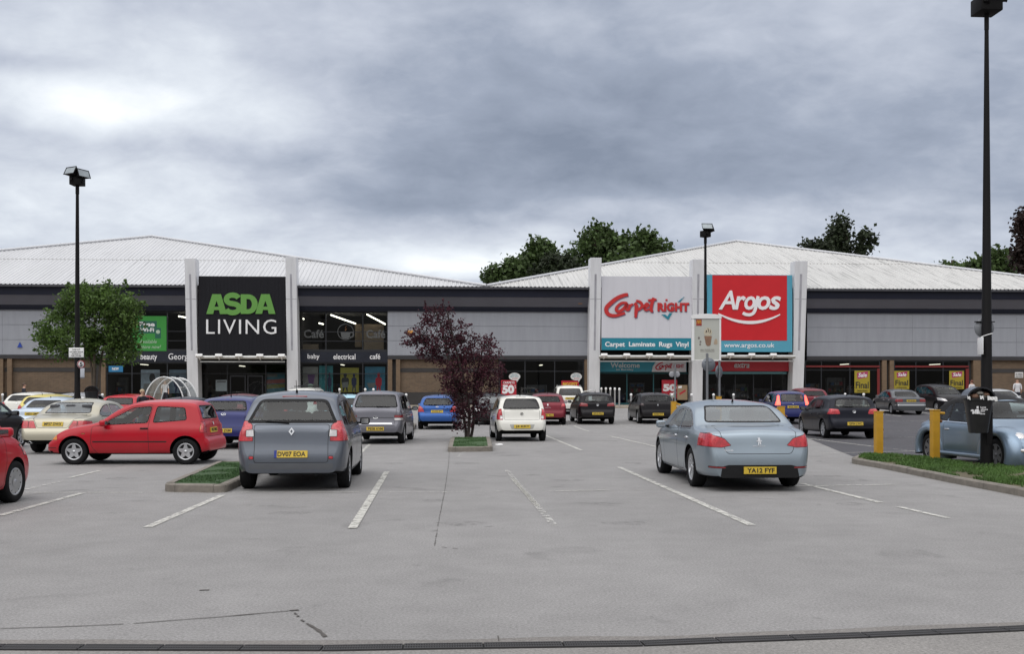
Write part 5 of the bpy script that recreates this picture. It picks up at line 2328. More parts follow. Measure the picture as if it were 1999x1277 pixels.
    if near:
        for x, ys_ in ((fx, (.36, -.36)), (fx - .82, (.42, 0, -.42))):
            for y in ys_:
                mb = MB()
                hw_ = .24 if x == fx else .20
                Mx = Matrix.Translation((x - off - .20, y, zf + .30)) @ Matrix.Rotation(R(-16), 4, 'Y')
                mb.rbox(-.06, .06, -hw_, hw_, -.10, .40, .05, 0, Mx)
                mb.rbox(-.05, .05, -.13, .13, .43, .62, .04, 0, Mx)
                mb.box(-.012, .012, -.06, -.04, .38, .45, 0, Mx)
                mb.box(-.012, .012, .04, .06, .38, .45, 0, Mx)
                mb.rbox(-.10, .42, -hw_, hw_, -.20, -.06, .05, 0, Matrix.Translation((x - off - .10, y, zf + .30)))
                mb.build('seat', M_SEAT, root, weld=False)
        mb = MB()
        Mx = Matrix.Translation((fx - off + .62, .36, zf + .50)) @ Matrix.Rotation(R(62), 4, 'Z') if False else Matrix.Translation((fx - off + .50, -.36, zf + .42)) @ Matrix.Rotation(R(90), 4, 'Z') @ Matrix.Rotation(R(22), 4, 'X')
        mb.lathe([(.185, -.012), (.20, 0), (.185, .012), (.17, 0), (.185, -.012)], Mx, 0, 20)
        mb.box(-.18, .18, -.01, .01, -.03, .03, 0, Mx)
        mb.build('steering_wheel', M_PLASTIC, root, weld=False)
        mb = MB()
        xd = fx + .62
        mb.rbox(xd - off, xd - off + .5, -W / 2 + .20, W / 2 - .20, zf + .15, zf + .42, .08, 0)
        mb.build('dashboard', M_PLASTIC, root, weld=False)
        mb = MB()
        mb.box(sp['xr'] - off - .3, sp['xf'] - off - .1, -W / 2 + .16, W / 2 - .16, .30, .34, 0)
        mb.build('cabin_floor', M_BELLY, root)
    root['half'] = off
    return root


def park(root, sp, head, local, px=None, py=None, Y=None, world=None):
    """stand the car so that a point of it (x from the rear, y to its left) meets a point of the ground"""
    if world is not None:
        G = Vector(world)
    elif py is not None:
        G = ground(px, py)
    else:
        G = gx(px, Y)
    a = R(head)
    lx, ly = local[0] - sp['L'] / 2, local[1]
    X = G.x - (lx * math.cos(a) - ly * math.sin(a))
    Yc = G.y - (lx * math.sin(a) + ly * math.cos(a))
    # follow the gentle rise of the surface
    dx = 1.2
    slope = math.atan((gz(Yc + dx * math.sin(a)) - gz(Yc - dx * math.sin(a))) / (2 * dx))
    root.location = (X, Yc, gz(Yc))
    root.rotation_euler = (0, -slope, a)
# ------------------------------------------------------------------ the kinds of car in the park
T_ = dict
SP = {}
# tall people carrier with big rear glass and high red-and-clear lamps
SP['carrier'] = T_(L=4.26, W=1.81, H=1.62, xr=.72, xf=3.40, r=.32, tw=.20, wheel='multi', tum=.38, sill=[(0, .30), (.3, .27), (1.2, .21), (3.3, .20), (4.26, .26)],
    top=[(0, .42), (.015, .58), (.04, .66), (.075, .80), (.11, 1.0), (.17, 1.10), (.36, 1.40), (.46, 1.50), (.60, 1.555), (1.0, 1.605), (1.6, 1.62), (2.25, 1.60), (2.7, 1.51), (3.5, 1.08), (3.95, .90), (4.17, .70), (4.26, .45)],
    belt=[(0, .98), (1.5, 1.0), (3.0, .97), (3.5, .93), (4.26, .6)],
    rearwin=[[(-.725, 1.085), (.725, 1.085), (.665, 1.20), (.555, 1.44), (.47, 1.475), (-.47, 1.475), (-.555, 1.44), (-.665, 1.20)]], frit=.05,
    windscreen=[[(-.68, 1.08), (.68, 1.08), (.52, 1.46), (-.52, 1.46)]],
    sidewin=[[(.42, 1.05), (.92, 1.03), (.94, 1.42), (.60, 1.38)], [(1.0, 1.03), (1.86, 1.02), (1.86, 1.46), (1.02, 1.43)], [(1.93, 1.02), (2.95, 1.02), (2.86, 1.12), (2.30, 1.44), (1.93, 1.46)]],
    doors=[[(.98, .30), (1.88, .26), (1.90, 1.0), (1.0, 1.0), (1.0, .75)], [(1.90, .26), (2.98, .26), (3.04, .60), (3.0, .99), (1.91, 1.0)]],
    lamps=[('rear', [(.60, .80), (.92, .80), (.92, 1.13), (.70, 1.13), (.62, 1.06)], M_TAILRED, 'tail_lamp'),
           ('side', [(-.05, .80), (.19, .86), (.16, 1.0), (.09, 1.13), (-.05, 1.13)], M_TAILRED, 'tail_lamp'),
           ('rear', [(.585, .87), (.72, .87), (.72, .985), (.595, .995)], M_CLEAR, 'reversing_lamp'),
           ('rear', [(.585, .515), (.665, .515), (.665, .57), (.585, .57)], M_TAILRED, 'reflector'),
           ('front', [(.48, .68), (.86, .72), (.86, .90), (.55, .82)], M_CLEAR, 'headlight')],
    lids=[('tailgate', 'rear', [(-.585, .46), (.585, .46), (.58, .80), (.60, 1.07), (-.60, 1.07), (-.58, .80)])],
    trim=[('rear', [(-.66, .36), (.66, .36), (.66, .45), (-.66, .45)], mat('bumper_grey', (.075, .08, .09), .5), 'bumper_insert')],
    plate_z=.60, euro=True, badge=[('diamond', 0, .955, .065)], mirror=(2.85, 1.0), mirror_mat=M_PLASTIC, wiper=(.05, 1.10, .42, 1.12), brakebar=(1.51, .20, M_TAILDIM), antenna=(.75, .20), seatx=2.25)
SP['carrier']['lamps'] = [SP['carrier']['lamps'][2], SP['carrier']['lamps'][3], SP['carrier']['lamps'][0], SP['carrier']['lamps'][1], SP['carrier']['lamps'][4]]

# large saloon
SP['saloon'] = T_(L=4.79, W=1.84, H=1.456, xr=1.02, xf=3.84, r=.33, tw=.225, wheel='twin', tum=.40, rc=.08,
    top=[(0, .44), (.015, .58), (.045, .70), (.07, .84), (.095, .93), (.13, .965), (.20, .985), (.45, 1.03), (.80, 1.07), (1.45, 1.36), (1.85, 1.43), (2.3, 1.456), (2.75, 1.42), (3.1, 1.30), (3.8, .97), (4.4, .85), (4.68, .70), (4.79, .45)],
    belt=[(0, .90), (.6, .93), (1.3, .955), (3.0, .93), (3.8, .86), (4.79, .6)],
    sill=[(0, .225), (.3, .22), (1.2, .20), (3.8, .19), (4.5, .20), (4.79, .26)],
    plan=[(0, .74), (.03, .80), (.10, .865), (.25, .925), (.6, .975), (1.2, 1), (3.4, 1), (4.1, .97), (4.5, .88), (4.7, .76), (4.79, .62)],
    rearwin=[[(-.665, 1.075), (.665, 1.075), (.56, 1.335), (.50, 1.355), (-.50, 1.355), (-.56, 1.335)]], frit=.025,
    windscreen=[[(-.68, 1.0), (.68, 1.0), (.54, 1.34), (-.54, 1.34)]],
    sidewin=[[(1.02, 1.03), (1.15, .985), (1.95, .965), (1.95, 1.31), (1.60, 1.27), (1.25, 1.14)], [(2.01, .965), (3.12, .955), (3.02, 1.05), (2.55, 1.28), (2.01, 1.315)]],
    wtrim=.028, wtrim_mat=M_CHROME,
    doors=[[(1.42, .42), (1.60, .26), (1.98, .25), (1.99, .95), (1.1, .965), (1.25, .70)], [(2.0, .25), (3.15, .25), (3.22, .60), (3.2, .92), (2.01, .95)]],
    lamps=[('rear', [(.44, .735), (.60, .70), (.93, .72), (.93, .93), (.80, .93), (.55, .85)], M_TAILRED, 'tail_lamp'),
           ('side', [(-.05, .71), (.12, .74), (.34, .93), (.10, .945), (-.05, .93)], M_TAILRED, 'tail_lamp'),
           ('rear', [(.54, .37), (.80, .38), (.80, .415), (.54, .405)], M_TAILDIM, 'reflector'),
           ('front', [(.48, .66), (.88, .70), (.88, .86), (.58, .78)], M_CLEAR, 'headlight')],
    lids=[('boot_lid', 'rear', [(-.50, .60), (.50, .60), (.55, .66), (.60, .86), (.62, .98), (.62, 1.03), (-.62, 1.03), (-.62, .98), (-.60, .86), (-.55, .66)])],
    trim=[('rear', [(-.64, .20), (.64, .20), (.60, .405), (.50, .43), (-.50, .43), (-.60, .405)], M_PLASTIC, 'diffuser')],
    plate_z=.345, badge=[('lion', 0, .80, .062)], script=[('508', .56, .42, .645, .67), ('PEUGEOT', .10, -.10, .715, .735)], mirror=(3.02, .94), handle_mat=M_CHROME, antenna=(1.7, .05), seatx=2.55,
    lampborder=M_SEAM)

# three door hatchback of the nineties seen from its side
SP['oldhatch'] = T_(L=3.74, W=1.655, H=1.42, xr=.62, xf=3.03, r=.285, tw=.18, wheel='star5', tum=.30, gap=.055,
    top=[(0, .40), (.015, .50), (.05, .555), (.10, .58), (.125, .64), (.17, .90), (.22, 1.0), (.36, 1.29), (.43, 1.365), (.60, 1.40), (1.1, 1.42), (1.6, 1.405), (1.9, 1.345), (2.62, .945), (2.75, .905), (3.2, .825), (3.46, .735), (3.57, .66), (3.62, .53), (3.70, .50), (3.74, .38)],
    belt=[(0, .84), (1.5, .865), (2.6, .83), (3.2, .72), (3.74, .45)],
    plan=[(0, .80), (.02, .88), (.08, .94), (.2, .965), (.5, .985), (1.0, 1), (2.6, 1), (3.3, .97), (3.6, .92), (3.70, .86), (3.74, .78)],
    sill=[(0, .30), (.12, .26), (.5, .23), (1.2, .225), (2.4, .225), (3.2, .22), (3.6, .24), (3.74, .28)],
    rearwin=[[(-.60, .985), (.60, .985), (.53, 1.29), (-.53, 1.29)]], frit=.03,
    windscreen=[[(-.64, .95), (.64, .95), (.54, 1.31), (-.54, 1.31)]],
    sidewin=[[(.60, .965), (1.34, .905), (1.27, 1.275), (.66, 1.245)], [(1.44, .905), (2.36, .86), (2.30, .96), (1.78, 1.245), (1.37, 1.275)]], wr=.06,
    doors=[[(1.40, .235), (2.52, .235), (2.66, .42), (2.64, .84), (2.44, .85), (2.38, .93), (1.80, 1.275), (1.35, 1.305), (1.42, .86)]], handle_z=.79, handle_mat=M_PLASTIC,
    lamps=[('rear', [(.55, .70), (.90, .70), (.90, .93), (.57, .93)], M_TAILRED, 'tail_lamp'),
           ('side', [(.0, .70), (.27, .72), (.24, .90), (.19, .94), (.0, .94)], M_AMBER, 'tail_lamp'),
           ('side', [(3.44, .535), (3.8, .535), (3.8, .74), (3.50, .72)], M_AMBER, 'indicator_lamp'),
           ('front', [(.36, .56), (.66, .56), (.64, .70), (.36, .70)], M_CLEAR, 'headlight'),
           ('side', [(2.78, .665), (2.86, .665), (2.86, .69), (2.78, .69)], M_AMBER, 'indicator_lamp', .006)],
    trim=[('side', [(1.02, .485), (2.62, .485), (2.62, .515), (1.02, .515)], M_SEAM, 'rubbing_strip'), ('side', [(3.47, .36), (3.8, .36), (3.8, .375), (3.47, .375)], M_SEAM, 'bumper_strip')],
    lids=[('tailgate', 'rear', [(-.54, .60), (.54, .60), (.56, .96), (-.56, .96)])],
    plate_z=.74, badge=[('ring', 0, .89, .045)], mirror=(2.36, .86), seatx=1.95, brakebar=(1.35, .15))



def remap(sp, f):
    m2 = lambda P: [(f(x), z) for x, z in P]
    for k in ('top', 'belt', 'plan', 'sill'):
        sp[k] = m2(sp[k])
    for k in ('sidewin', 'doors'):
        sp[k] = [m2(P) for P in sp[k]]
    sp['lamps'] = [(i[0], m2(i[1]) if i[0] == 'side' else i[1]) + tuple(i[2:]) for i in sp['lamps']]
    sp['trim'] = [(i[0], m2(i[1]) if i[0] == 'side' else i[1]) + tuple(i[2:]) for i in sp['trim']]
    sp['mirror'] = (f(sp['mirror'][0]), sp['mirror'][1])
    for k in ('xr', 'xf', 'L', 'seatx'):
        sp[k] = f(sp[k])


# shorter overhangs than first drawn
remap(SP['oldhatch'], lambda x: (x * .76 if x < .5 else x - .12) if x < 3.05 else 2.93 + (x - 3.05) * .86)

# rounded executive saloon
SP['exec'] = T_(L=4.67, W=1.79, H=1.41, xr=1.02, xf=3.73, r=.32, tw=.205, wheel='multi', tum=.42, rc=.10, rx=.16, cam=.07,
    top=[(0, .44), (.02, .58), (.06, .635), (.11, .66), (.14, .76), (.19, .87), (.30, .92), (.6, .97), (.85, 1.01), (1.35, 1.29), (1.75, 1.385), (2.2, 1.41), (2.65, 1.37), (3.0, 1.24), (3.6, .95), (4.3, .84), (4.58, .66), (4.67, .42)],
    belt=[(0, .85), (.6, .90), (1.3, .92), (3.0, .90), (3.8, .80), (4.67, .55)],
    plan=[(0, .72), (.03, .80), (.10, .87), (.25, .925), (.6, .975), (1.2, 1), (3.3, 1), (4.0, .97), (4.4, .88), (4.6, .76), (4.67, .62)],
    rearwin=[[(-.62, 1.02), (.62, 1.02), (.50, 1.29), (.44, 1.305), (-.44, 1.305), (-.50, 1.29)]], frit=.02,
    windscreen=[[(-.64, .98), (.64, .98), (.50, 1.30), (-.50, 1.30)]],
    sidewin=[[(1.06, .99), (1.20, .935), (1.86, .93), (1.86, 1.255), (1.52, 1.22), (1.22, 1.11)], [(1.92, .93), (3.0, .92), (2.9, 1.02), (2.45, 1.23), (1.92, 1.26)]], wr=.08,
    doors=[[(1.40, .40), (1.60, .26), (1.89, .25), (1.90, .91), (1.1, .93), (1.25, .70)], [(1.91, .25), (3.05, .25), (3.12, .60), (3.1, .88), (1.92, .91)]],
    lamps=[('rear', [(.40, .655), (.62, .655), (.62, .85), (.50, .85)], M_TAILRED, 'tail_lamp'),
           ('rear', [(.62, .655), (.92, .655), (.92, .80), (.80, .85), (.62, .85)], M_TAILRED, 'tail_lamp'),
           ('side', [(-.05, .655), (.30, .68), (.24, .84), (-.05, .86)], M_CLEAR, 'tail_lamp'),
           ('front', [(.48, .60), (.8, .62), (.8, .78), (.5, .76)], M_CLEAR, 'headlight')],
    lids=[('boot_lid', 'rear', [(-.39, .665), (.39, .665), (.49, .86), (.60, .93), (.60, .985), (-.60, .985), (-.60, .93), (-.49, .86)])],
    plate_z=.765, badge=[], script=[], mirror=(2.90, .90), exhaust=(.52, .30), seatx=2.40, rail_strip=True)

# five door hatchback of about 2008
SP['hatch'] = T_(L=4.24, W=1.775, H=1.48, xr=.80, xf=3.42, r=.315, tw=.20, wheel='five', tum=.36,
    top=[(0, .44), (.015, .56), (.05, .66), (.08, .78), (.12, .98), (.18, 1.05), (.42, 1.30), (.50, 1.375), (.66, 1.425), (1.1, 1.465), (1.6, 1.48), (2.1, 1.46), (2.5, 1.38), (3.3, .99), (3.85, .84), (4.15, .66), (4.24, .42)],
    belt=[(0, .96), (1.0, .955), (2.6, .92), (3.3, .87), (4.24, .55)],
    rearwin=[[(-.625, 1.05), (.625, 1.05), (.55, 1.28), (.50, 1.335), (-.50, 1.335), (-.55, 1.28)]], frit=.04,
    windscreen=[[(-.68, .98), (.68, .98), (.55, 1.35), (-.55, 1.35)]],
    sidewin=[[(.66, 1.03), (.98, .995), (.99, 1.29), (.84, 1.26)], [(1.05, .985), (1.86, .965), (1.86, 1.335), (1.07, 1.305)], [(1.92, .96), (2.90, .93), (2.80, 1.03), (2.30, 1.30), (1.92, 1.335)]],
    doors=[[(1.20, .45), (1.40, .26), (1.88, .25), (1.89, .945), (1.02, .965), (1.05, .75)], [(1.90, .25), (2.95, .25), (3.02, .60), (3.0, .90), (1.91, .945)]],
    lamps=[('rear', [(.60, .865), (.92, .865), (.92, 1.07), (.74, 1.07)], M_TAILRED, 'tail_lamp'),
           ('side', [(-.05, .865), (.30, .92), (.26, 1.04), (.12, 1.08), (-.05, 1.08)], M_TAILRED, 'tail_lamp'),
           ('front', [(.45, .62), (.86, .66), (.86, .84), (.52, .76)], M_CLEAR, 'headlight')],
    lids=[('tailgate', 'rear', [(-.60, .60), (.60, .60), (.58, .85), (.62, 1.035), (-.62, 1.035), (-.58, .85)])],
    plate_z=.52, badge=[('oval', 0, .965, .045)], mirror=(2.82, .94), wiper=(.02, 1.08, .40, 1.07), brakebar=(1.385, .11, M_TAILDIM), antenna=(.9, .16), seatx=2.2)

# slab sided people carrier with low lamps
SP['boxcarrier'] = T_(L=4.05, W=1.694, H=1.62, xr=.66, xf=3.29, r=.305, tw=.195, wheel='seven', tum=.27,
    top=[(0, .46), (.015, .58), (.05, .66), (.075, .80), (.11, 1.04), (.16, 1.12), (.36, 1.46), (.46, 1.54), (.62, 1.585), (1.0, 1.615), (1.5, 1.62), (2.1, 1.60), (2.6, 1.50), (3.35, 1.06), (3.75, .90), (3.97, .70), (4.05, .45)],
    belt=[(0, 1.0), (1.5, 1.0), (2.9, .97), (3.35, .92), (4.05, .6)],
    rearwin=[[(-.665, 1.105), (.665, 1.105), (.615, 1.30), (.56, 1.495), (-.56, 1.495), (-.615, 1.30)]], frit=.035,
    windscreen=[[(-.66, 1.06), (.66, 1.06), (.55, 1.47), (-.55, 1.47)]],
    sidewin=[[(.42, 1.06), (.86, 1.04), (.87, 1.44), (.60, 1.41)], [(.93, 1.04), (1.76, 1.03), (1.76, 1.475), (.95, 1.45)], [(1.82, 1.03), (2.85, 1.02), (2.76, 1.12), (2.25, 1.44), (1.82, 1.475)]],
    doors=[[(.98, .45), (1.15, .27), (1.78, .26), (1.79, 1.01), (.92, 1.02), (.94, .75)], [(1.80, .26), (2.88, .26), (2.94, .60), (2.9, .99), (1.81, 1.01)]],
    lamps=[('rear', [(.56, .72), (.88, .72), (.88, .80), (.56, .80)], M_CLEAR, 'reversing_lamp'),
           ('rear', [(.56, .80), (.88, .80), (.88, .885), (.56, .885)], M_TAILDIM, 'tail_lamp'),
           ('side', [(-.05, .72), (.14, .74), (.12, .88), (-.05, .89)], M_TAILDIM, 'tail_lamp'),
           ('front', [(.45, .66), (.82, .70), (.82, .88), (.52, .80)], M_CLEAR, 'headlight')],
    lids=[('tailgate', 'rear', [(-.56, .56), (.56, .56), (.62, .9), (.635, 1.09), (-.635, 1.09), (-.62, .9)])],
    trim=[('rear', [(-.50, .615), (.50, .615), (.50, .645), (-.50, .645)], M_CHROME, 'chrome_strip'), ('rear', [(-.55, .795), (.55, .795), (.55, .812), (-.55, .812)], M_SEAM, 'shut_line')],
    plate_z=.47, badge=[('oval', 0, .81, .05)], mirror=(2.76, 1.0), mirror_mat=M_PLASTIC, wiper=(-.02, 1.135, -.42, 1.13), brakebar=(1.545, .15, M_TAILDIM), seatx=2.15)

# small round hatchback of about 2000
SP['roundhatch'] = T_(L=4.18, W=1.706, H=1.445, xr=.72, xf=3.26, r=.295, tw=.19, wheel='cover', tum=.36, rc=.10,
    top=[(0, .46), (.02, .60), (.05, .66), (.085, .70), (.13, .95), (.20, 1.02), (.45, 1.28), (.55, 1.355), (.7, 1.40), (1.1, 1.435), (1.6, 1.445), (2.1, 1.42), (2.5, 1.34), (3.25, .97), (3.8, .83), (4.08, .66), (4.18, .42)],
    belt=[(0, .93), (1.0, .93), (2.6, .90), (3.3, .85), (4.18, .55)],
    rearwin=[[(-.56, 1.01), (.56, 1.01), (.60, 1.08), (.51, 1.28), (.45, 1.315), (-.45, 1.315), (-.51, 1.28), (-.60, 1.08)]], frit=.035,
    windscreen=[[(-.64, .96), (.64, .96), (.53, 1.32), (-.53, 1.32)]],
    sidewin=[[(.70, 1.0), (1.0, .97), (1.01, 1.25), (.86, 1.22)], [(1.07, .96), (1.82, .94), (1.82, 1.295), (1.09, 1.265)], [(1.88, .94), (2.85, .92), (2.75, 1.0), (2.28, 1.26), (1.88, 1.295)]],
    doors=[[(1.16, .45), (1.32, .26), (1.84, .25), (1.85, .925), (1.02, .94), (1.05, .75)], [(1.86, .25), (2.90, .25), (2.96, .60), (2.94, .88), (1.87, .925)]],
    lamps=[('rear', [(.52, .74), (.88, .74), (.88, .98), (.70, .99), (.60, .92)], M_TAILRED, 'tail_lamp'),
           ('side', [(-.05, .74), (.24, .80), (.22, .95), (-.05, .99)], M_TAILRED, 'tail_lamp'),
           ('front', [(.45, .62), (.8, .64), (.8, .82), (.5, .76)], M_CLEAR, 'headlight')],
    lids=[('tailgate', 'rear', [(-.50, .69), (.50, .69), (.54, .995), (-.54, .995)])],
    plate_z=.765, plate_size=(.50, .11), badge=[('oval', 0, .95, .035)], mirror=(2.76, .92), wiper=(.02, 1.02, .36, 1.035), antenna=(.85, .14), seatx=2.15)

# tiny upright city car
SP['city'] = T_(L=3.56, W=1.645, H=1.478, xr=.56, xf=2.98, r=.285, tw=.185, wheel='five', tum=.28, rc=.09,
    top=[(0, .44), (.02, .58), (.05, .66), (.09, .72), (.115, .80), (.17, 1.02), (.22, 1.06), (.38, 1.32), (.46, 1.40), (.60, 1.445), (1.0, 1.475), (1.4, 1.478), (1.9, 1.455), (2.2, 1.38), (2.85, .98), (3.2, .86), (3.48, .66), (3.56, .42)],
    belt=[(0, .96), (1.0, .95), (2.3, .92), (2.9, .86), (3.56, .55)],
    rearwin=[[(-.60, 1.025), (.60, 1.025), (.57, 1.18), (.49, 1.365), (-.49, 1.365), (-.57, 1.18)]], frit=.03,
    windscreen=[[(-.62, .98), (.62, .98), (.52, 1.35), (-.52, 1.35)]],
    sidewin=[[(.46, 1.04), (.86, .99), (.88, 1.32), (.62, 1.28)], [(.93, .985), (1.52, .975), (1.52, 1.335), (.95, 1.325)], [(1.58, .97), (2.48, .955), (2.40, 1.02), (1.98, 1.30), (1.58, 1.335)]],
    doors=[[(.96, .45), (1.06, .26), (1.54, .25), (1.55, .96), (.90, .975), (.92, .75)], [(1.56, .25), (2.52, .25), (2.58, .60), (2.55, .92), (1.57, .96)]],
    lamps=[('rear', [(.605, .72), (.70, .72), (.70, .83), (.605, .83)], M_CLEAR, 'reversing_lamp'), ('rear', [(.60, .69), (.85, .69), (.85, .98), (.64, 1.05)], M_TAILRED, 'tail_lamp'),
           ('side', [(-.05, .69), (.16, .72), (.14, .98), (-.05, 1.05)], M_TAILRED, 'tail_lamp'),
           ('front', [(.42, .62), (.78, .66), (.78, .82), (.5, .76)], M_CLEAR, 'headlight')],
    lids=[('tailgate', 'rear', [(-.57, .69), (.57, .69), (.575, 1.01), (-.575, 1.01)])],
    trim=[('rear', [(-.40, .545), (.40, .545), (.34, .40), (-.34, .40)], mat('plate_recess', (.36, .36, .34), .5), 'plate_recess'), ('rear', [(-.70, .20), (.70, .20), (.66, .335), (-.66, .335)], mat('bumper_foot', (.25, .245, .235), .6), 'bumper_foot')],
    plate_z=.48, badge=[('arrow', 0, .88, .045)], mirror=(2.42, .95), mirror_mat=M_PLASTIC, wiper=(.02, 1.05, .38, 1.055), brakebar=(1.40, .16, M_PLASTIC), antenna=(.72, .10), seatx=1.95)

# golf-class hatchbacks
SP['golf'] = T_(L=4.20, W=1.76, H=1.485, xr=.80, xf=3.38, r=.315, tw=.20, wheel='seven', tum=.34,
    top=[(0, .46), (.015, .57), (.045, .63), (.08, .66), (.105, .76), (.14, .99), (.19, 1.05), (.38, 1.30), (.44, 1.39), (.60, 1.44), (1.1, 1.475), (1.6, 1.485), (2.1, 1.46), (2.5, 1.37), (3.25, .99), (3.85, .84), (4.12, .66), (4.20, .42)],
    belt=[(0, .97), (1.0, .96), (2.6, .92), (3.3, .87), (4.20, .55)],
    rearwin=[[(-.63, 1.055), (.63, 1.055), (.54, 1.30), (.50, 1.35), (-.50, 1.35), (-.54, 1.30)]], frit=.035,
    windscreen=[[(-.68, .98), (.68, .98), (.55, 1.34), (-.55, 1.34)]],
    sidewin=[[(.86, 1.03), (1.02, 1.0), (1.03, 1.28), (.92, 1.24)], [(1.08, .99), (1.86, .97), (1.86, 1.335), (1.10, 1.305)], [(1.92, .965), (2.88, .93), (2.78, 1.03), (2.30, 1.30), (1.92, 1.335)]],
    doors=[[(1.20, .45), (1.40, .26), (1.88, .25), (1.89, .945), (1.02, .965), (1.05, .75)], [(1.90, .25), (2.93, .25), (3.0, .60), (2.98, .90), (1.91, .945)]],
    lamps=[('rear', [(.45, .83), (.90, .83), (.90, 1.01), (.72, 1.025), (.50, 1.0)], M_TAILRED, 'tail_lamp', .06),
           ('side', [(-.05, .84), (.24, .88), (.22, .99), (.10, 1.03), (-.05, 1.03)], M_TAILRED, 'tail_lamp'),
           ('front', [(.45, .62), (.86, .66), (.86, .82), (.52, .76)], M_CLEAR, 'headlight')],
    lids=[('tailgate', 'rear', [(-.58, .665), (.58, .665), (.60, 1.045), (-.60, 1.045)])],
    plate_z=.52, badge=[('ring', 0, .925, .055)], mirror=(2.80, .94), wiper=(.02, 1.075, .38, 1.08), antenna=(.9, .14), seatx=2.2)
SP['seat'] = dict(SP['golf'], L=4.20, rc=.11, tum=.38, badge=[('ess', 0, .94, .04)], plate_z=.47, wheel='five',
    top=[(0, .46), (.02, .58), (.06, .66), (.10, .84), (.14, .98), (.20, 1.05), (.46, 1.29), (.56, 1.37), (.72, 1.415), (1.1, 1.445), (1.6, 1.455), (2.1, 1.43), (2.5, 1.34), (3.25, .97), (3.85, .82), (4.12, .64), (4.20, .42)],
    rearwin=[[(-.60, 1.06), (.60, 1.06), (.52, 1.28), (.47, 1.325), (-.47, 1.325), (-.52, 1.28)]],
    sidewin=[[(.86, 1.03), (1.02, 1.0), (1.03, 1.25), (.92, 1.22)], [(1.08, .99), (1.86, .97), (1.86, 1.30), (1.10, 1.275)], [(1.92, .965), (2.88, .93), (2.78, 1.02), (2.30, 1.27), (1.92, 1.30)]],
    lamps=[('rear', [(.58, .84), (.90, .86), (.90, 1.03), (.66, 1.0)], M_TAILRED, 'tail_lamp'), ('side', [(-.05, .86), (.24, .92), (.22, 1.02), (-.05, 1.03)], M_TAILRED, 'tail_lamp'), SP['golf']['lamps'][2]],
    script=[('LEON', .13, -.13, .80, .825)])
# tall small carrier with lamps running up beside the rear glass
SP['tallhatch'] = T_(L=3.88, W=1.695, H=1.55, xr=.62, xf=3.12, r=.30, tw=.19, wheel='cover', tum=.30, rc=.10,
    top=[(0, .46), (.02, .60), (.05, .68), (.09, .90), (.13, 1.02), (.17, 1.06), (.34, 1.38), (.44, 1.47), (.60, 1.52), (1.0, 1.545), (1.4, 1.55), (2.0, 1.53), (2.4, 1.43), (3.15, 1.0), (3.5, .86), (3.8, .66), (3.88, .42)],
    belt=[(0, .98), (1.0, .98), (2.5, .95), (3.1, .90), (3.88, .55)],
    rearwin=[[(-.55, 1.06), (.55, 1.06), (.50, 1.42), (-.50, 1.42)]], frit=.03,
    windscreen=[[(-.66, 1.0), (.66, 1.0), (.54, 1.42), (-.54, 1.42)]],
    sidewin=[[(.50, 1.06), (.80, 1.02), (.82, 1.36), (.60, 1.33)], [(.92, 1.01), (1.66, 1.0), (1.66, 1.405), (.95, 1.38)], [(1.72, 1.0), (2.70, .98), (2.6, 1.08), (2.15, 1.37), (1.72, 1.405)]],
    doors=[[(.98, .45), (1.10, .26), (1.68, .25), (1.69, .98), (.92, 1.0), (.94, .75)], [(1.70, .25), (2.74, .25), (2.80, .60), (2.78, .95), (1.71, .98)]],
    lamps=[('rear', [(.57, .90), (.86, .88), (.84, 1.12), (.66, 1.36), (.58, 1.36)], M_BRAKE, 'brake_lamp'), ('side', [(-.05, .9), (.14, .94), (.24, 1.2), (.10, 1.2), (-.05, 1.1)], M_TAILRED, 'tail_lamp'),
           ('front', [(.42, .62), (.8, .66), (.8, .84), (.5, .78)], M_CLEAR, 'headlight')],
    lids=[('tailgate', 'rear', [(-.54, .66), (.54, .66), (.54, 1.05), (-.54, 1.05)])],
    plate_z=.82, badge=[('diamond', 0, .96, .03)], mirror=(2.6, .98), brakebar=(1.485, .13, M_BRAKE), seatx=2.1)
# estate / upright off-roader outline for cars further off
SP['estate'] = T_(L=4.5, W=1.78, H=1.62, xr=.85, xf=3.6, r=.33, tw=.21, wheel='six', tum=.26,
    top=[(0, .50), (.015, .62), (.05, .72), (.08, .96), (.12, 1.06), (.26, 1.42), (.33, 1.53), (.48, 1.59), (1.0, 1.615), (1.8, 1.62), (2.4, 1.58), (2.75, 1.48), (3.35, 1.08), (4.1, .96), (4.42, .78), (4.5, .50)],
    belt=[(0, 1.02), (2.6, 1.0), (3.4, .96), (4.5, .65)],
    rearwin=[[(-.64, 1.08), (.64, 1.08), (.57, 1.47), (-.57, 1.47)]], frit=.035,
    windscreen=[[(-.66, 1.09), (.66, 1.09), (.55, 1.46), (-.55, 1.46)]],
    sidewin=[[(.34, 1.07), (1.05, 1.05), (1.05, 1.45), (.46, 1.43)], [(1.12, 1.05), (1.95, 1.04), (1.95, 1.475), (1.13, 1.45)], [(2.01, 1.04), (3.0, 1.03), (2.9, 1.14), (2.5, 1.41), (2.01, 1.475)]],
    doors=[[(1.25, .50), (1.40, .30), (1.97, .29), (1.98, 1.02), (1.10, 1.03), (1.12, .8)], [(1.99, .29), (3.05, .29), (3.12, .60), (3.1, 1.0), (2.0, 1.02)]],
    lamps=[('rear', [(.66, .82), (.9, .82), (.9, 1.2), (.68, 1.2)], M_TAILRED, 'tail_lamp'), ('front', [(.42, .72), (.8, .74), (.8, .92), (.5, .90)], M_CLEAR, 'headlight')],
    plate_z=.92, badge=[], mirror=(2.9, 1.02), seatx=2.4, rails=(.6, 2.3))
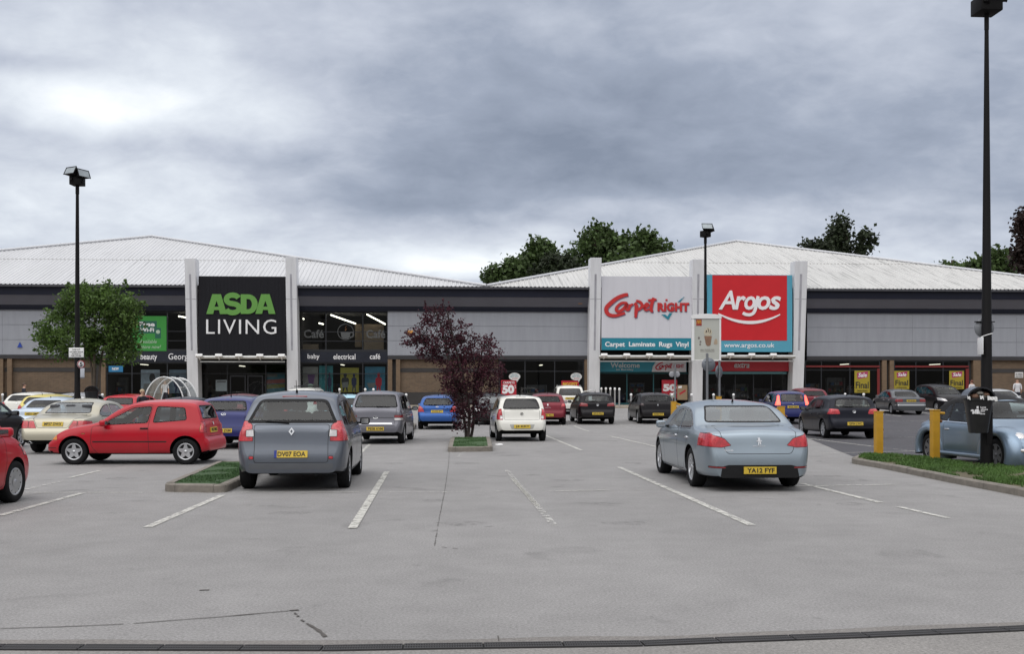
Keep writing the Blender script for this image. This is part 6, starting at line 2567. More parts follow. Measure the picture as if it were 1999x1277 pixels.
# plain nineties saloon
SP['notch'] = dict(SP['saloon'], L=4.60, W=1.74, H=1.40, xr=.95, xf=3.62, wheel='cover', r=.30, wtrim=.015, wtrim_mat=M_PLASTIC, rearwin=[[(-.62, 1.0), (.62, 1.0), (.52, 1.27), (-.52, 1.27)]],
    top=[(0, .46), (.015, .58), (.05, .64), (.09, .70), (.12, .92), (.18, .965), (.45, .99), (.75, 1.01), (1.35, 1.31), (1.7, 1.38), (2.2, 1.40), (2.65, 1.36), (3.0, 1.23), (3.55, .94), (4.2, .82), (4.5, .66), (4.60, .45)],
    belt=[(0, .88), (.6, .90), (1.3, .91), (3.0, .89), (3.7, .80), (4.60, .55)], plan=[(0, .80), (.03, .87), (.10, .92), (.25, .955), (.6, .985), (1.2, 1), (3.3, 1), (4.0, .97), (4.35, .9), (4.54, .8), (4.60, .66)],
    windscreen=[[(-.64, .96), (.64, .96), (.52, 1.28), (-.52, 1.28)]],
    sidewin=[[(1.04, .96), (1.15, .935), (1.86, .925), (1.86, 1.25), (1.52, 1.22), (1.22, 1.08)], [(1.92, .925), (3.0, .915), (2.9, 1.0), (2.45, 1.22), (1.92, 1.255)]],
    lamps=[('rear', [(.46, .72), (.90, .72), (.90, .89), (.46, .89)], M_TAILDIM, 'tail_lamp'), ('side', [(-.05, .72), (.20, .74), (.20, .88), (-.05, .89)], M_TAILDIM, 'tail_lamp'), ('front', [(.46, .62), (.84, .64), (.84, .78), (.5, .76)], M_CLEAR, 'headlight')],
    doors=[[(1.36, .42), (1.5, .26), (1.88, .25), (1.89, .90), (1.08, .91), (1.2, .70)], [(1.90, .25), (3.02, .25), (3.10, .60), (3.08, .87), (1.91, .90)]],
    trim=[('rear', [(-.9, .53), (.9, .53), (.9, .57), (-.9, .57)], M_CHROME, 'bumper_strip')], lids=[], plate_z=.79, plate_size=(.52, .11), badge=[], script=[], mirror=(2.9, .90), antenna=(1.6, .05))
# soft top with separate arched wings
SP['softtop'] = T_(L=4.09, W=1.66, H=1.50, xr=.78, xf=3.29, r=.325, tw=.205, wheel='six', tum=.40, rc=.12, rx=.16, cam=.08, n=96,
    top=[(0, .44), (.03, .60), (.08, .70), (.16, .82), (.35, .93), (.55, 1.0), (.72, 1.14), (1.05, 1.41), (1.45, 1.545), (1.8, 1.57), (2.15, 1.53), (2.5, 1.39), (3.0, 1.03), (3.25, .95), (3.6, .86), (3.9, .70), (4.03, .55), (4.09, .40)],
    belt=[(0, .84), (.6, .90), (1.5, .935), (2.9, .915), (3.4, .78), (4.09, .5)],
    plan=[(0, .62), (.05, .72), (.15, .81), (.35, .90), (.7, .97), (1.2, 1), (2.9, 1), (3.5, .93), (3.85, .82), (4.0, .72), (4.09, .58)],
    sill=[(0, .36), (.3, .28), (1.2, .22), (2.9, .22), (3.7, .22), (4.09, .28)],
    rearwin=[[(-.40, 1.08), (.40, 1.08), (.34, 1.28), (-.34, 1.28)]], frit=.03,
    windscreen=[[(-.66, 1.03), (.66, 1.03), (.50, 1.40), (-.50, 1.40)]],
    sidewin=[[(1.16, .985), (1.50, .96), (1.50, 1.35), (1.34, 1.29)], [(1.54, .955), (2.92, .935), (2.86, .99), (2.45, 1.26), (2.18, 1.34), (1.54, 1.37)]], wtrim=.020, wtrim_mat=M_PLASTIC,
    doors=[[(1.42, .30), (2.72, .30), (2.80, .55), (2.78, .90), (1.40, .93)]], handle_z=.78,
    lamps=[('rear', [(.46, .66), (.66, .66), (.66, .86), (.46, .86)], M_TAILRED, 'tail_lamp', .09)],
    trim=[('side', [(1.25, .945), (2.88, .915), (2.88, .928), (1.25, .958)], M_CHROME, 'waist_strip'), ('front', [(-.55, .22), (.55, .22), (.50, .34), (-.50, .34)], M_PLASTIC, 'lower_grille')],
    plate_z=.40, front_plate=True, badge=[('ring', 0, .80, .06)], mirror=(2.80, .93), handle_mat=M_CHROME, seatx=2.15)

P_ = {
    'scenic': paint('paint_slate_blue', (.110, .124, .150), .6, .34), 'peugeot': paint('paint_ice_blue', (.29, .345, .395), .65, .30),
    'red': paint('paint_red', (.43, .004, .016), 0, .30), 'champagne': paint('paint_champagne', (.45, .42, .33), .45, .36),
    'royal': paint('paint_royal_blue', (.007, .013, .115), .2, .34), 'pewter': paint('paint_pewter', (.15, .15, .175), .55, .38),
    'blue': paint('paint_bright_blue', (.020, .085, .30), .45, .34), 'white': paint('paint_white', (.74, .73, .68), 0, .34),
    'claret': paint('paint_claret', (.16, .008, .020), .35, .34), 'black': paint('paint_black', (.010, .009, .011), .2, .30),
    'navy': paint('paint_blue_black', (.011, .012, .020), .3, .30), 'grey': paint('paint_mid_grey', (.080, .085, .095), .5, .36),
    'silver': paint('paint_silver', (.48, .49, .50), .5, .36), 'paleblue': paint('paint_pale_blue', (.50, .58, .68), .35, .36),
    'powder': paint('paint_powder_blue', (.22, .295, .385), .6, .32), 'yellow': paint('paint_yellow', (.62, .52, .14), 0, .34),
    'aqua': paint('paint_aqua', (.38, .62, .72), .2, .34),
}
M_RIMDULL = mat('wheel_dull', (.30, .31, .33), .45, .6, var=.15, scale=8)
M_RIMDARK = mat('wheel_grey', (.16, .16, .17), .5, .5, var=.15, scale=8)
# ------------------------------------------------------------------ the parked cars, each surveyed from the photograph
def put(spec, name, label, cat, paint_key, head, local, plate=None, near=True, **kw):
    sp = SP[spec] if isinstance(spec, str) else spec
    where = {k: kw.pop(k) for k in ('px', 'py', 'Y', 'world') if k in kw}
    r = build_car(sp, name, label, cat, P_[paint_key], plate, near, **kw)
    park(r, sp, head, local, **where)
    return r


def WL(k, front=False, left=True, ins=.125):
    sp = SP[k]
    return (sp['xf'] if front else sp['xr'], (1 if left else -1) * (sp['W'] / 2 - ins))


HB, PC, SA, ES, CV = 'hatchback_car', 'people_carrier', 'saloon_car', 'estate_car', 'convertible_car'
put('carrier', PC, 'slate blue people carrier seen from behind beside the larger turf bed', 'car', 'scenic', 94.5, WL('carrier', left=False, ins=.16), 'DV07 EOA', px=668, py=952)
put('saloon', SA, 'ice blue saloon parked across the bay lines, its rear towards us', 'car', 'peugeot', 92.5, WL('saloon', ins=.13), 'YA12 FYF', glass=M_CARSHEEN, px=1359, py=950)
put('oldhatch', HB, 'old red three door hatchback standing broadside with five spoke wheels', 'car', 'red', 181,
    ((SP['oldhatch']['xr'] + SP['oldhatch']['xf']) / 2, SP['oldhatch']['W'] / 2 - .1), 'P417 HWX', px=255, py=907.5)
put('exec', SA, 'champagne coloured saloon seen from behind, left of the old red hatchback', 'car', 'champagne', 90, WL('exec'), 'MF57 DWX', px=75, py=883, glass=M_CARSHEEN)
put('hatch', HB, 'royal blue hatchback between the old red hatchback and the slate blue people carrier', 'car', 'royal', 90, (0, 0), 'ND10 ZGM', px=434, Y=28.1)
put('boxcarrier', PC, 'pewter grey people carrier with dark rear glass and a chrome strip under its badge', 'car', 'pewter', 90, WL('boxcarrier', left=False), 'PE58 AVM', px=784, py=866, glass=M_CARDARK)
put('roundhatch', HB, 'bright blue hatchback seen from behind, just left of the purple tree', 'car', 'blue', 90, WL('roundhatch', left=False), 'NU02 JFV', px=889, py=838)
put('city', HB, 'small white hatchback just right of the purple tree', 'car', 'white', 95.5, WL('city', left=False), 'J4 KKY', px=1058, py=861, glass=M_CARDARK)
put('seat', HB, 'claret red hatchback half hidden behind the small white hatchback', 'car', 'claret', 90, WL('seat', left=False), 'KM61 KLC', px=1100, py=829)
put('estate', ES, 'white tall estate behind the claret hatchback', 'car', 'white', 90, (0, 0), 'YS54 KVT', near=False, px=1113, Y=57)
g6 = dict(SP['golf'], lamps=[('rear', [(.44, .84), (.90, .86), (.90, 1.01), (.72, 1.02), (.46, .98)], M_TAILDIM, 'tail_lamp', .03), SP['golf']['lamps'][1], SP['golf']['lamps'][2]])
put(g6, HB, 'black hatchback with wide red lamps parked right of the claret one', 'car', 'black', 94, WL('golf'), 'HF10 PGZ', px=1131, py=828)
ib = dict(SP['seat'], script=[], badge=[('ess', 0, .90, .035)], lamps=[('rear', [(.62, .86), (.90, .88), (.90, 1.0), (.66, .98)], mat('smoked_lamp', (.03, .008, .010), .2, coat=.7), 'tail_lamp'), SP['golf']['lamps'][2]])
put(ib, HB, 'black hatchback with smoked lamps standing apart in front of the teal entrance', 'car', 'black', 92.5, WL('seat'), 'NX04 ETY', px=1248, py=827)
put('tallhatch', HB, 'royal blue hatchback with its brake lights lit', 'car', 'royal', 89, (0, 0), 'MA03 XHG', near=True, px=1549, Y=47.6)
put('hatch', HB, 'dark claret car behind the blue hatchback with lit brake lights', 'car', 'claret', 90, (0, 0), None, near=False, px=1592, Y=57)
put('golf', HB, 'blue black hatchback on the dark tarmac near the yellow posts', 'car', 'navy', 90, WL('golf'), 'GF04 LWC', px=1611, py=856, rim=M_RIMDULL)
put('notch', SA, 'mid grey saloon with a chrome bumper strip on the dark tarmac', 'car', 'grey', 89, WL('notch'), 'W518 KRC', px=1742, py=809, near=False, rim=M_RIMDULL)
zf = dict(SP['boxcarrier'], front_plate=True, plate_z=.42, badge=[], lids=[], trim=[('front', [(-.45, .34), (.45, .34), (.45, .50), (-.45, .50)], M_PLASTIC, 'grille')])
put(zf, PC, 'black people carrier facing us below the last yellow sale poster', 'car', 'black', -86, (zf['L'], 0), 'FN08 OBW', px=1866, Y=59.5)
put('softtop', CV, 'powder blue convertible with a black soft top behind the tall lamp post', 'car', 'powder', -83, WL('softtop', left=False, ins=.11), 'YF05 RKU', px=1820, py=903, rim=M_RIMDARK)
st = bpy.data.objects[-1]
# left hand side of the park
tl = dict(SP['tallhatch'], lamps=[('rear', [(.57, .90), (.86, .88), (.84, 1.12), (.66, 1.36), (.58, 1.36)], M_TAILRED, 'tail_lamp'), SP['tallhatch']['lamps'][2]], brakebar=(1.485, .13, M_TAILDIM))
put(tl, HB, 'red hatchback cut off by the left edge, only its wing and front wheel showing', 'car', 'red', 90, WL('tallhatch', front=True, left=False, ins=.09), 'NL06 UPV', px=24, py=981)
put('golf', HB, 'black car cut off at the left, between the red wing and the champagne saloon', 'car', 'black', 90, (SP['golf']['L'] - .1, -SP['golf']['W'] / 2 * .75), 'SC55 RTD', px=53, Y=30.0)
put('notch', SA, 'pale blue saloon behind the champagne saloon', 'car', 'paleblue', 90, (0, 0), 'AE51 LMG', near=False, px=60, Y=36.5, rim=M_RIMDULL)
put('seat', HB, 'white hatchback furthest left, next to the yellow car', 'car', 'white', 82, (0, 0), 'DX53 GCO', near=False, px=30, Y=49)
put('roundhatch', HB, 'pale yellow car, only its roof showing, beside the white hatchback', 'car', 'yellow', 90, (0, 0), None, near=False, px=66, Y=45)
put('hatch', HB, 'silver hatchback half hidden by the lamp post with the speed limit sign', 'car', 'silver', 90, (0, 0), None, near=False, px=128, Y=47, rim=M_RIMDULL)
put('hatch', HB, 'red hatchback behind the champagne saloon, in front of the green tree', 'car', 'red', 90, (0, 0), 'LT09 KFA', near=False, px=226, Y=42)
put('notch', SA, 'dark saloon mostly hidden behind the roof of the old red hatchback', 'car', 'navy', 88, (0, 0), None, near=True, px=322, Y=36)
put('hatch', HB, 'claret car whose roof shows over the royal blue hatchback', 'car', 'claret', 90, (0, 0), None, near=False, px=452, Y=43.5)
put('golf', HB, 'grey hatchback glimpsed between the royal blue hatchback and the slate blue people carrier', 'car', 'grey', 90, (0, 0), None, near=False, px=516, Y=38)
wm = dict(SP['estate'], L=4.5, H=1.64)
r_ = put(wm, ES, 'white estate with roof bars hidden behind the slate blue people carrier', 'car', 'white', 90, (0, 0), None, near=False, px=585, Y=51)
mb = MB()
for x in (-.7, .25):
    mb.tube([(x, -.60, 1.69), (x, .60, 1.69)], .022, 0, 8)
mb.tube([(-.7, .12, 1.71), (-.30, .10, 1.84), (-.05, .12, 1.74)], .025, 0, 8)
mb.tube([(-.62, -.05, 1.72), (-.2, .02, 1.80), (.2, .10, 1.73)], .022, 0, 8)
mb.build('roof_carrier', M_PLASTIC, r_, weld=False)
put('hatch', HB, 'pale aqua hatchback squeezed between the slate blue and pewter people carriers', 'car', 'aqua', 90, (0, 0), None, near=False, px=668, Y=40)
fc = dict(SP['notch'], front_plate=True, plate_z=.42, lids=[], trim=[])
put(fc, SA, 'black saloon facing us behind the purple tree', 'car', 'black', -91, (fc['L'], 0), None, near=False, px=957, Y=47, glass=M_CARSHEEN)
put(fc, SA, 'silver saloon facing us at the right edge, beyond the convertible', 'car', 'silver', -88, (fc['L'], 0), None, near=False, px=1988, Y=57, rim=M_RIMDULL)

# the convertible: cloth roof, arched wings and round lamps
cvt = [o for o in bpy.data.objects if o.name.startswith('convertible_car')][0]
sp = SP['softtop']
body = [o for o in kids(cvt) if o.name.startswith('body')][0]
M_CLOTH = mat('soft_top_cloth', (.012, .012, .014), .9, var=.2, scale=20)
bm = bmesh.new()
bm.from_mesh(body.data)
roof = bmesh.new()
vm, kill = {}, []
for f in bm.faces:
    c = f.calc_center_median()
    x = c.x + sp['L'] / 2
    if c.z > .955 and .50 < x < 2.42 and not (c.z < .99 and x > 1.5):
        nf = roof.faces.new([vm.setdefault(v, None) or vm.__setitem__(v, roof.verts.new(v.co)) or vm[v] for v in f.verts])
        nf.smooth = True
        kill.append(f)
bmesh.ops.delete(bm, geom=kill, context='FACES')
bm.to_mesh(body.data)
bm.free()
finish(roof, 'soft_top', [M_CLOTH], cvt, 0, 50)
hl = sp['L'] / 2
for s in (1, -1):
    for x, rx_, lab in ((sp['xf'], .60, 'front_wing'), (sp['xr'], .60, 'rear_wing')):
        mb = MB()
        prof = [(.372, .74), (.374, .825), (.392, .850), (.44, .866), (.50, .858), (.555, .815), (.60, .74), (.615, .64), (.60, .50)]
        A = [R(a_) for a_ in range(-22, 203, 5)]
        vs = []
        for a_ in A:
            for q, y in prof:
                kx = 1 + .10 * clamp((q - .40) / .2)
                kz = 1 - .08 * clamp((q - .40) / .2)
                vs.append((x - hl + q * math.cos(a_) * kx, s * y, .335 + q * math.sin(a_) * kz))
        n = len(prof)
        mb.add(vs, [(i * n + j, i * n + j + 1, (i + 1) * n + j + 1, (i + 1) * n + j) for i in range(len(A) - 1) for j in range(n - 1)], 0, True)
        mb.build(lab, P_['powder'], cvt, fix=True)
    mb = MB()
    Mx = Matrix.Translation((sp['xf'] - hl + .49, s * .60, .665)) @ Matrix.Rotation(R(s * 24), 4, 'Z') @ Matrix.Rotation(R(-28), 4, 'Y') @ Matrix.Rotation(R(-90), 4, 'Z')
    mb.lathe([(.0, .05), (.06, .048), (.10, .035), (.125, .0), (.125, -.06)], Mx, 0, 24)
    mb.lathe([(.125, .002), (.14, -.002), (.14, -.06)], Mx, 1, 24)
    mb.lathe([(.0, .054), (.035, .052), (.04, .046)], Mx, 1, 14)
    mb.build('headlight', [M_CLEAR, M_CHROME], cvt, weld=False)
    mb = MB()
    Mx = Matrix.Translation((4.09 - hl - .10, s * .56, .44)) @ Matrix.Rotation(R(s * 28), 4, 'Z')
    mb.rbox(-.03, .035, -.13, .13, -.035, .035, .025, 0, Mx)
    mb.build('fog_lamp', M_CLEAR, cvt, weld=False)
for s in (1, -1):
    mb = MB()
    mb.tube([(1.15 - hl + .0, s * .835, .26), (2.9 - hl, s * .835, .26)], .05, 0, 10)
    mb.build('running_board', P_['powder'], cvt, weld=False)
# ------------------------------------------------------------------ trees
def leaf_mat(name, col, var=.5, trans=.35):
    m, nt, N, Lk, b = nodes_of(name)
    ge = N.new('ShaderNodeNewGeometry')
    r = N.new('ShaderNodeMapRange')
    r.inputs[3].default_value = 1 - var
    r.inputs[4].default_value = 1 + var
    Lk.new(ge.outputs['Random Per Island'], r.inputs[0])
    tc = N.new('ShaderNodeTexCoord')
    n = N.new('ShaderNodeTexNoise')
    n.inputs['Scale'].default_value = .9
    Lk.new(tc.outputs['Object'], n.inputs['Vector'])
    r2 = N.new('ShaderNodeMapRange')
    r2.inputs[1].default_value = .3
    r2.inputs[2].default_value = .7
    r2.inputs[3].default_value = .7
    r2.inputs[4].default_value = 1.3
    Lk.new(n.outputs[0], r2.inputs[0])
    k = mnode(N, Lk, 'MULTIPLY', r.outputs[0], r2.outputs[0])
    sc = N.new('ShaderNodeVectorMath')
    sc.operation = 'SCALE'
    sc.inputs[0].default_value = col[:3]
    Lk.new(k, sc.inputs['Scale'])
    Lk.new(sc.outputs[0], b.inputs['Base Color'])
    b.inputs['Roughness'].default_value = .55
    b.inputs['Specular IOR Level'].default_value = .35
    t = N.new('ShaderNodeBsdfTranslucent')
    Lk.new(sc.outputs[0], t.inputs[0])
    mx = N.new('ShaderNodeMixShader')
    mx.inputs[0].default_value = trans
    Lk.new(b.outputs[0], mx.inputs[1])
    Lk.new(t.outputs[0], mx.inputs[2])
    Lk.new(mx.outputs[0], N['Material Output'].inputs[0])
    return m


M_BARK = mat('tree_bark', (.075, .058, .042), .95, var=.35, scale=6, bump=.6, bscale=30)
M_BARKD = mat('dark_bark', (.040, .030, .026), .95, var=.35, scale=6, bump=.6, bscale=30)
LEAF_G = leaf_mat('green_leaves', (.085, .145, .034))
LEAF_P = leaf_mat('purple_leaves', (.064, .017, .027), .6, .3)
LEAF_F = leaf_mat('far_green_leaves', (.070, .110, .036), .5)
LEAF_D = leaf_mat('dark_leaves', (.030, .042, .020), .45, .25)
LEAF_B = leaf_mat('copper_leaves', (.028, .016, .014), .5, .2)


def tree(base, blobs, n, size, leaf, bark, label, name='tree', trunk_r=.12, stems=None, seed=1, sprays=(), depth=.8, thresh=-.12, nscale=.55, clump=5, group=None):
    """blobs: (x offset, height, rx, rz) in metres in the plane facing the car park; depth rounds them out"""
    rr = random.Random(seed)
    root = empty(name, base, 0, label, 'tree', group)
    B = []
    for (x, z, rx, rz) in blobs:
        B.append((Vector((x, rr.uniform(-.35, .35) * rx * depth, z)), Vector((rx, rx * depth, rz))))
    tb = MB()
    stems = stems or [[(0, 0, 0), (0, 0, B[0][0].z * .6)]]
    tips = []
    for st in stems:
        P = smooth3([Vector(p) for p in st], 5)
        r0 = trunk_r
        rad = [lerp(r0, r0 * .42, i / (len(P) - 1)) * (1.35 if i == 0 else 1) for i in range(len(P))]
        tb.tube(P, rad, 0, 9)
        tips.append(P)
    for c, r in B:                       # limbs from the nearest stem into each leafy mass
        best = None
        for P in tips:
            for i, p in enumerate(P[len(P) // 3:]):
                d = (p - c).length + (0 if p.z < c.z else 3)
                if best is None or d < best[0]:
                    best = (d, p)
        p = best[1]
        mid = p.lerp(c, .5) + Vector((rr.uniform(-.1, .1), rr.uniform(-.1, .1), .12)) * r.x
        P = smooth3([p, mid, c], 4)
        tb.tube(P, [lerp(trunk_r * .42, trunk_r * .10, i / (len(P) - 1)) for i in range(len(P))], 0, 6)
        for k in range(7):
            d = Vector((rr.gauss(0, 1), rr.gauss(0, 1), rr.gauss(.4, 1))).normalized()
            e = c + Vector((d.x * r.x, d.y * r.y, d.z * r.z)) * rr.uniform(.7, 1.0)
            s = p.lerp(c, rr.uniform(.55, 1))
            m_ = s.lerp(e, .5) + Vector((0, 0, .08)) * r.x
            tb.tube([s, m_, e], [trunk_r * .16, trunk_r * .10, trunk_r * .04], 0, 5)
    tb.build('trunk', bark, root, weld=False)
    lb = MB()
    vol = [r.x * r.y * r.z for c, r in B]
    sv = sum(v ** .72 for v in vol)

    def leaves_at(p, cnt, spread):
        for _ in range(cnt):
            q = p + Vector((rr.gauss(0, 1), rr.gauss(0, 1), rr.gauss(0, .8))) * spread
            L_ = size * rr.uniform(.6, 1.25)
            a = Vector((rr.gauss(0, 1), rr.gauss(0, 1), rr.gauss(-.2, .7))).normalized()
            b = a.cross(Vector((rr.gauss(0, 1), rr.gauss(0, 1), rr.gauss(0, 1)))).normalized()
            w_ = L_ * rr.uniform(.30, .42)
            up = a.cross(b) * L_ * .12
            lb.add([q - a * L_ * .5, q + b * w_ + up, q + a * L_ * .5, q - b * w_ + up], [(0, 1, 2), (0, 2, 3)])
    for (c, r), v in zip(B, vol):
        cnt = int(n * v ** .72 / sv / clump)
        k = 0
        tries = 0
        while k < cnt and tries < cnt * 12:
            tries += 1
            d = Vector((rr.gauss(0, 1), rr.gauss(0, 1), rr.gauss(0, 1))).normalized()
            u = rr.uniform(.25, 1) ** .45
            bump = 1 + .30 * noise.noise(d * 2.3 + c * .7)
            p = c + Vector((d.x * r.x, d.y * r.y, d.z * r.z)) * u * bump
            if noise.noise(p * (nscale / max(.3, r.x) * 2.0) + Vector((seed * 7.1, 0, 0))) < thresh:
                continue
            leaves_at(p, clump, size * .75)
            k += 1
    for (x0, z0, x1, z1, cnt) in sprays:
        y = rr.uniform(-.3, .3)
        tb2 = [Vector((x0, y, z0)), Vector((lerp(x0, x1, .5), y, lerp(z0, z1, .55))), Vector((x1, y, z1))]
        for k in range(cnt):
            t = k / max(1, cnt - 1)
            leaves_at(tb2[0].lerp(tb2[2], t), 4, size * .55 * (1.3 - t))
    lb.build('crown', leaf, root, fix=False)
    return root


def smooth3(P, n):
    out = []
    for i in range(len(P) - 1):
        p0, p1, p2, p3 = P[max(i - 1, 0)], P[i], P[i + 1], P[min(i + 2, len(P) - 1)]
        for k in range(n):
            t = k / n
            out.append(.5 * (2 * p1 + (p2 - p0) * t + (2 * p0 - 5 * p1 + 4 * p2 - p3) * t * t + (3 * p1 - p0 - 3 * p2 + p3) * t ** 3))
    out.append(P[-1])
    return out


def rel(base, Y, L):
    """(px, py, rx px, ry px) measured on the photograph -> metres about the foot of the tree at distance Y"""
    k = Y / FPX
    out = []
    for (px, py, rx, ry) in L:
        p = at(px, py, Y)
        out.append((p.x - base.x, p.z - base.z, rx * k, ry * k))
    return out


def relp(base, Y, L, dy=0):
    return [tuple(at(px, py, Y) - base + Vector((0, dy, 0))) for px, py in L]


# purple-leaved tree on the small bed
base = ground(914, 860)
base.z += .12
Y = base.y
tree(base, rel(base, Y, [(848, 648, 40, 50), (814, 656, 28, 20), (885, 650, 26, 32), (875, 688, 50, 36), (938, 700, 42, 42), (912, 730, 58, 46), (890, 740, 32, 44), (908, 780, 44, 38), (948, 750, 34, 38),
                         (848, 615, 22, 22), (872, 612, 12, 22), (955, 672, 16, 24), (925, 805, 30, 24), (965, 718, 22, 26), (800, 668, 16, 10), (905, 822, 20, 22), (830, 690, 22, 14), (912, 665, 24, 26)]),
     12500, .080, LEAF_P, M_BARKD, 'purple leaved tree with two lopsided crowns on the small turf bed', trunk_r=.052, seed=5,
     stems=[relp(base, Y, [(910, 860), (908, 830), (898, 780), (878, 710), (862, 640), (850, 605)]), relp(base, Y, [(918, 860), (924, 825), (925, 770), (935, 710), (948, 665)], .12), relp(base, Y, [(914, 860), (916, 800), (905, 740), (885, 660), (874, 612)], -.1)],
     sprays=[tuple(v for p in ((a, b), (c, d)) for v in ((at(p[0], p[1], Y).x - base.x), (at(p[0], p[1], Y).z - base.z))) + (n_,) for a, b, c, d, n_ in
             ((835, 620, 828, 588, 12), (862, 610, 866, 586, 9), (820, 645, 785, 660, 12), (955, 680, 960, 650, 12), (895, 630, 902, 628, 8), (905, 640, 922, 634, 9), (806, 668, 780, 672, 9), (845, 690, 815, 695, 10), (965, 715, 988, 726, 9))], thresh=.05, nscale=1.0, clump=5)

# green tree on the left, behind the lamp post
Y = 49.0
base = gx(184, Y)
tree(base, rel(base, Y, [(185, 625, 72, 58), (120, 640, 48, 44), (240, 625, 42, 52), (195, 585, 62, 34), (88, 652, 26, 20), (112, 682, 34, 24), (200, 680, 56, 32), (262, 605, 22, 30), (150, 590, 44, 30), (240, 680, 32, 28), (160, 665, 50, 32)]),
     13500, .16, LEAF_G, M_BARK, 'round green tree standing behind the lamp post with the speed limit sign', trunk_r=.075, seed=9,
     stems=[relp(base, Y, [(180, 806), (181, 740), (172, 690), (150, 640)]), relp(base, Y, [(188, 806), (191, 750), (198, 690), (220, 620)], .1), relp(base, Y, [(184, 806), (186, 720), (186, 640), (190, 590)], -.1)],
     sprays=[tuple(v for p in ((a, b), (c, d)) for v in ((at(p[0], p[1], Y).x - base.x), (at(p[0], p[1], Y).z - base.z))) + (n_,) for a, b, c, d, n_ in
             ((128, 560, 130, 552, 8), (160, 562, 163, 547, 10), (210, 562, 212, 547, 10), (243, 566, 246, 547, 9), (80, 648, 60, 630, 9), (85, 660, 62, 654, 9), (85, 682, 66, 684, 8), (272, 596, 284, 588, 8))], thresh=-.02, nscale=1.1, clump=7)

# trees beyond the shops
FG = 'trees beyond the shop roofs'


def far(Y, blobs, label, leaf=LEAF_F, n=5200, size=.62, stem=None, seed=1, thresh=.05, tr=.35):
    n = int(n * .42)
    cx = sum(b[0] for b in blobs) / len(blobs)
    base = Vector(((cx - CX) / FPX * Y, Y, gz(Y)))
    st = [relp(base, Y, [(cx, HY + (EYE - gz(Y)) * FPX / Y)] + [(s, p) for s, p in (stem or [(cx, max(b[1] for b in blobs)), (cx, min(b[1] for b in blobs))])])]
    return tree(base, rel(base, Y, blobs), n, size, leaf, M_BARK, label, trunk_r=tr, stems=st, seed=seed, thresh=thresh, nscale=1.3, clump=7, group=FG)


far(128, [(1165, 480, 40, 34), (1140, 505, 34, 34), (1195, 500, 36, 40), (1168, 450, 22, 16), (1120, 520, 22, 22), (1190, 460, 20, 14)], 'tallest green tree behind the roof, between the valley and the white pillar', seed=21, n=7600)
far(126, [(1245, 485, 36, 30), (1285, 492, 26, 22), (1225, 510, 40, 26), (1262, 465, 22, 16), (1300, 488, 12, 10)], 'broad green tree whose crown ends right of the white pillar tops', seed=22, n=6500)
far(120, [(1062, 495, 26, 26), (1040, 515, 26, 28), (1075, 515, 26, 26), (1050, 480, 16, 12)], 'mid height green tree left of the tallest tree behind the roof', seed=23, n=5600)
far(117, [(1088, 522, 28, 26), (1060, 535, 20, 18), (1110, 530, 20, 22)], 'very dark dense tree low behind the roof', LEAF_D, 5200, .55, seed=24, thresh=-.4)
far(118, [(1000, 525, 22, 22), (1018, 530, 20, 24), (985, 535, 14, 14)], 'small green tree low over the roof valley', seed=25, n=3600, size=.55)
far(118, [(962, 536, 14, 13), (955, 545, 10, 8)], 'smallest tuft of tree at the foot of the roof valley', seed=26, n=1500, size=.5)
far(140, [(1640, 445, 20, 24), (1636, 470, 24, 22), (1622, 485, 22, 16), (1688, 470, 17, 22), (1680, 490, 14, 14), (1655, 492, 18, 12)], 'forked tree standing alone behind the streaked roof', LEAF_D, 5200, .62, [(1655, 500), (1642, 440)], 27, -.05)
far(138, [(1600, 482, 18, 10), (1578, 478, 12, 6), (1610, 492, 16, 8)], 'low spreading tree left of the forked tree behind the streaked roof', LEAF_D, 2000, .55, seed=28)
far(125, [(1935, 520, 34, 28), (1965, 520, 30, 30), (1900, 530, 30, 20), (1945, 500, 20, 14)], 'rounded green tree partly behind the tall lamp post', seed=29, n=5600)
far(130, [(1850, 522, 20, 9), (1870, 528, 24, 10)], 'thin topped tree left of the tall lamp post beyond the roof end', seed=30, n=1600, size=.5)
far(112, [(1994, 455, 14, 40), (2003, 500, 22, 36), (2010, 430, 20, 24), (1988, 500, 12, 18)], 'dark copper tree at the right edge beyond the roof', LEAF_B, 5200, .5, seed=31, tr=.3)

# ------------------------------------------------------------------ lamp posts
LP = 'black lamp posts'


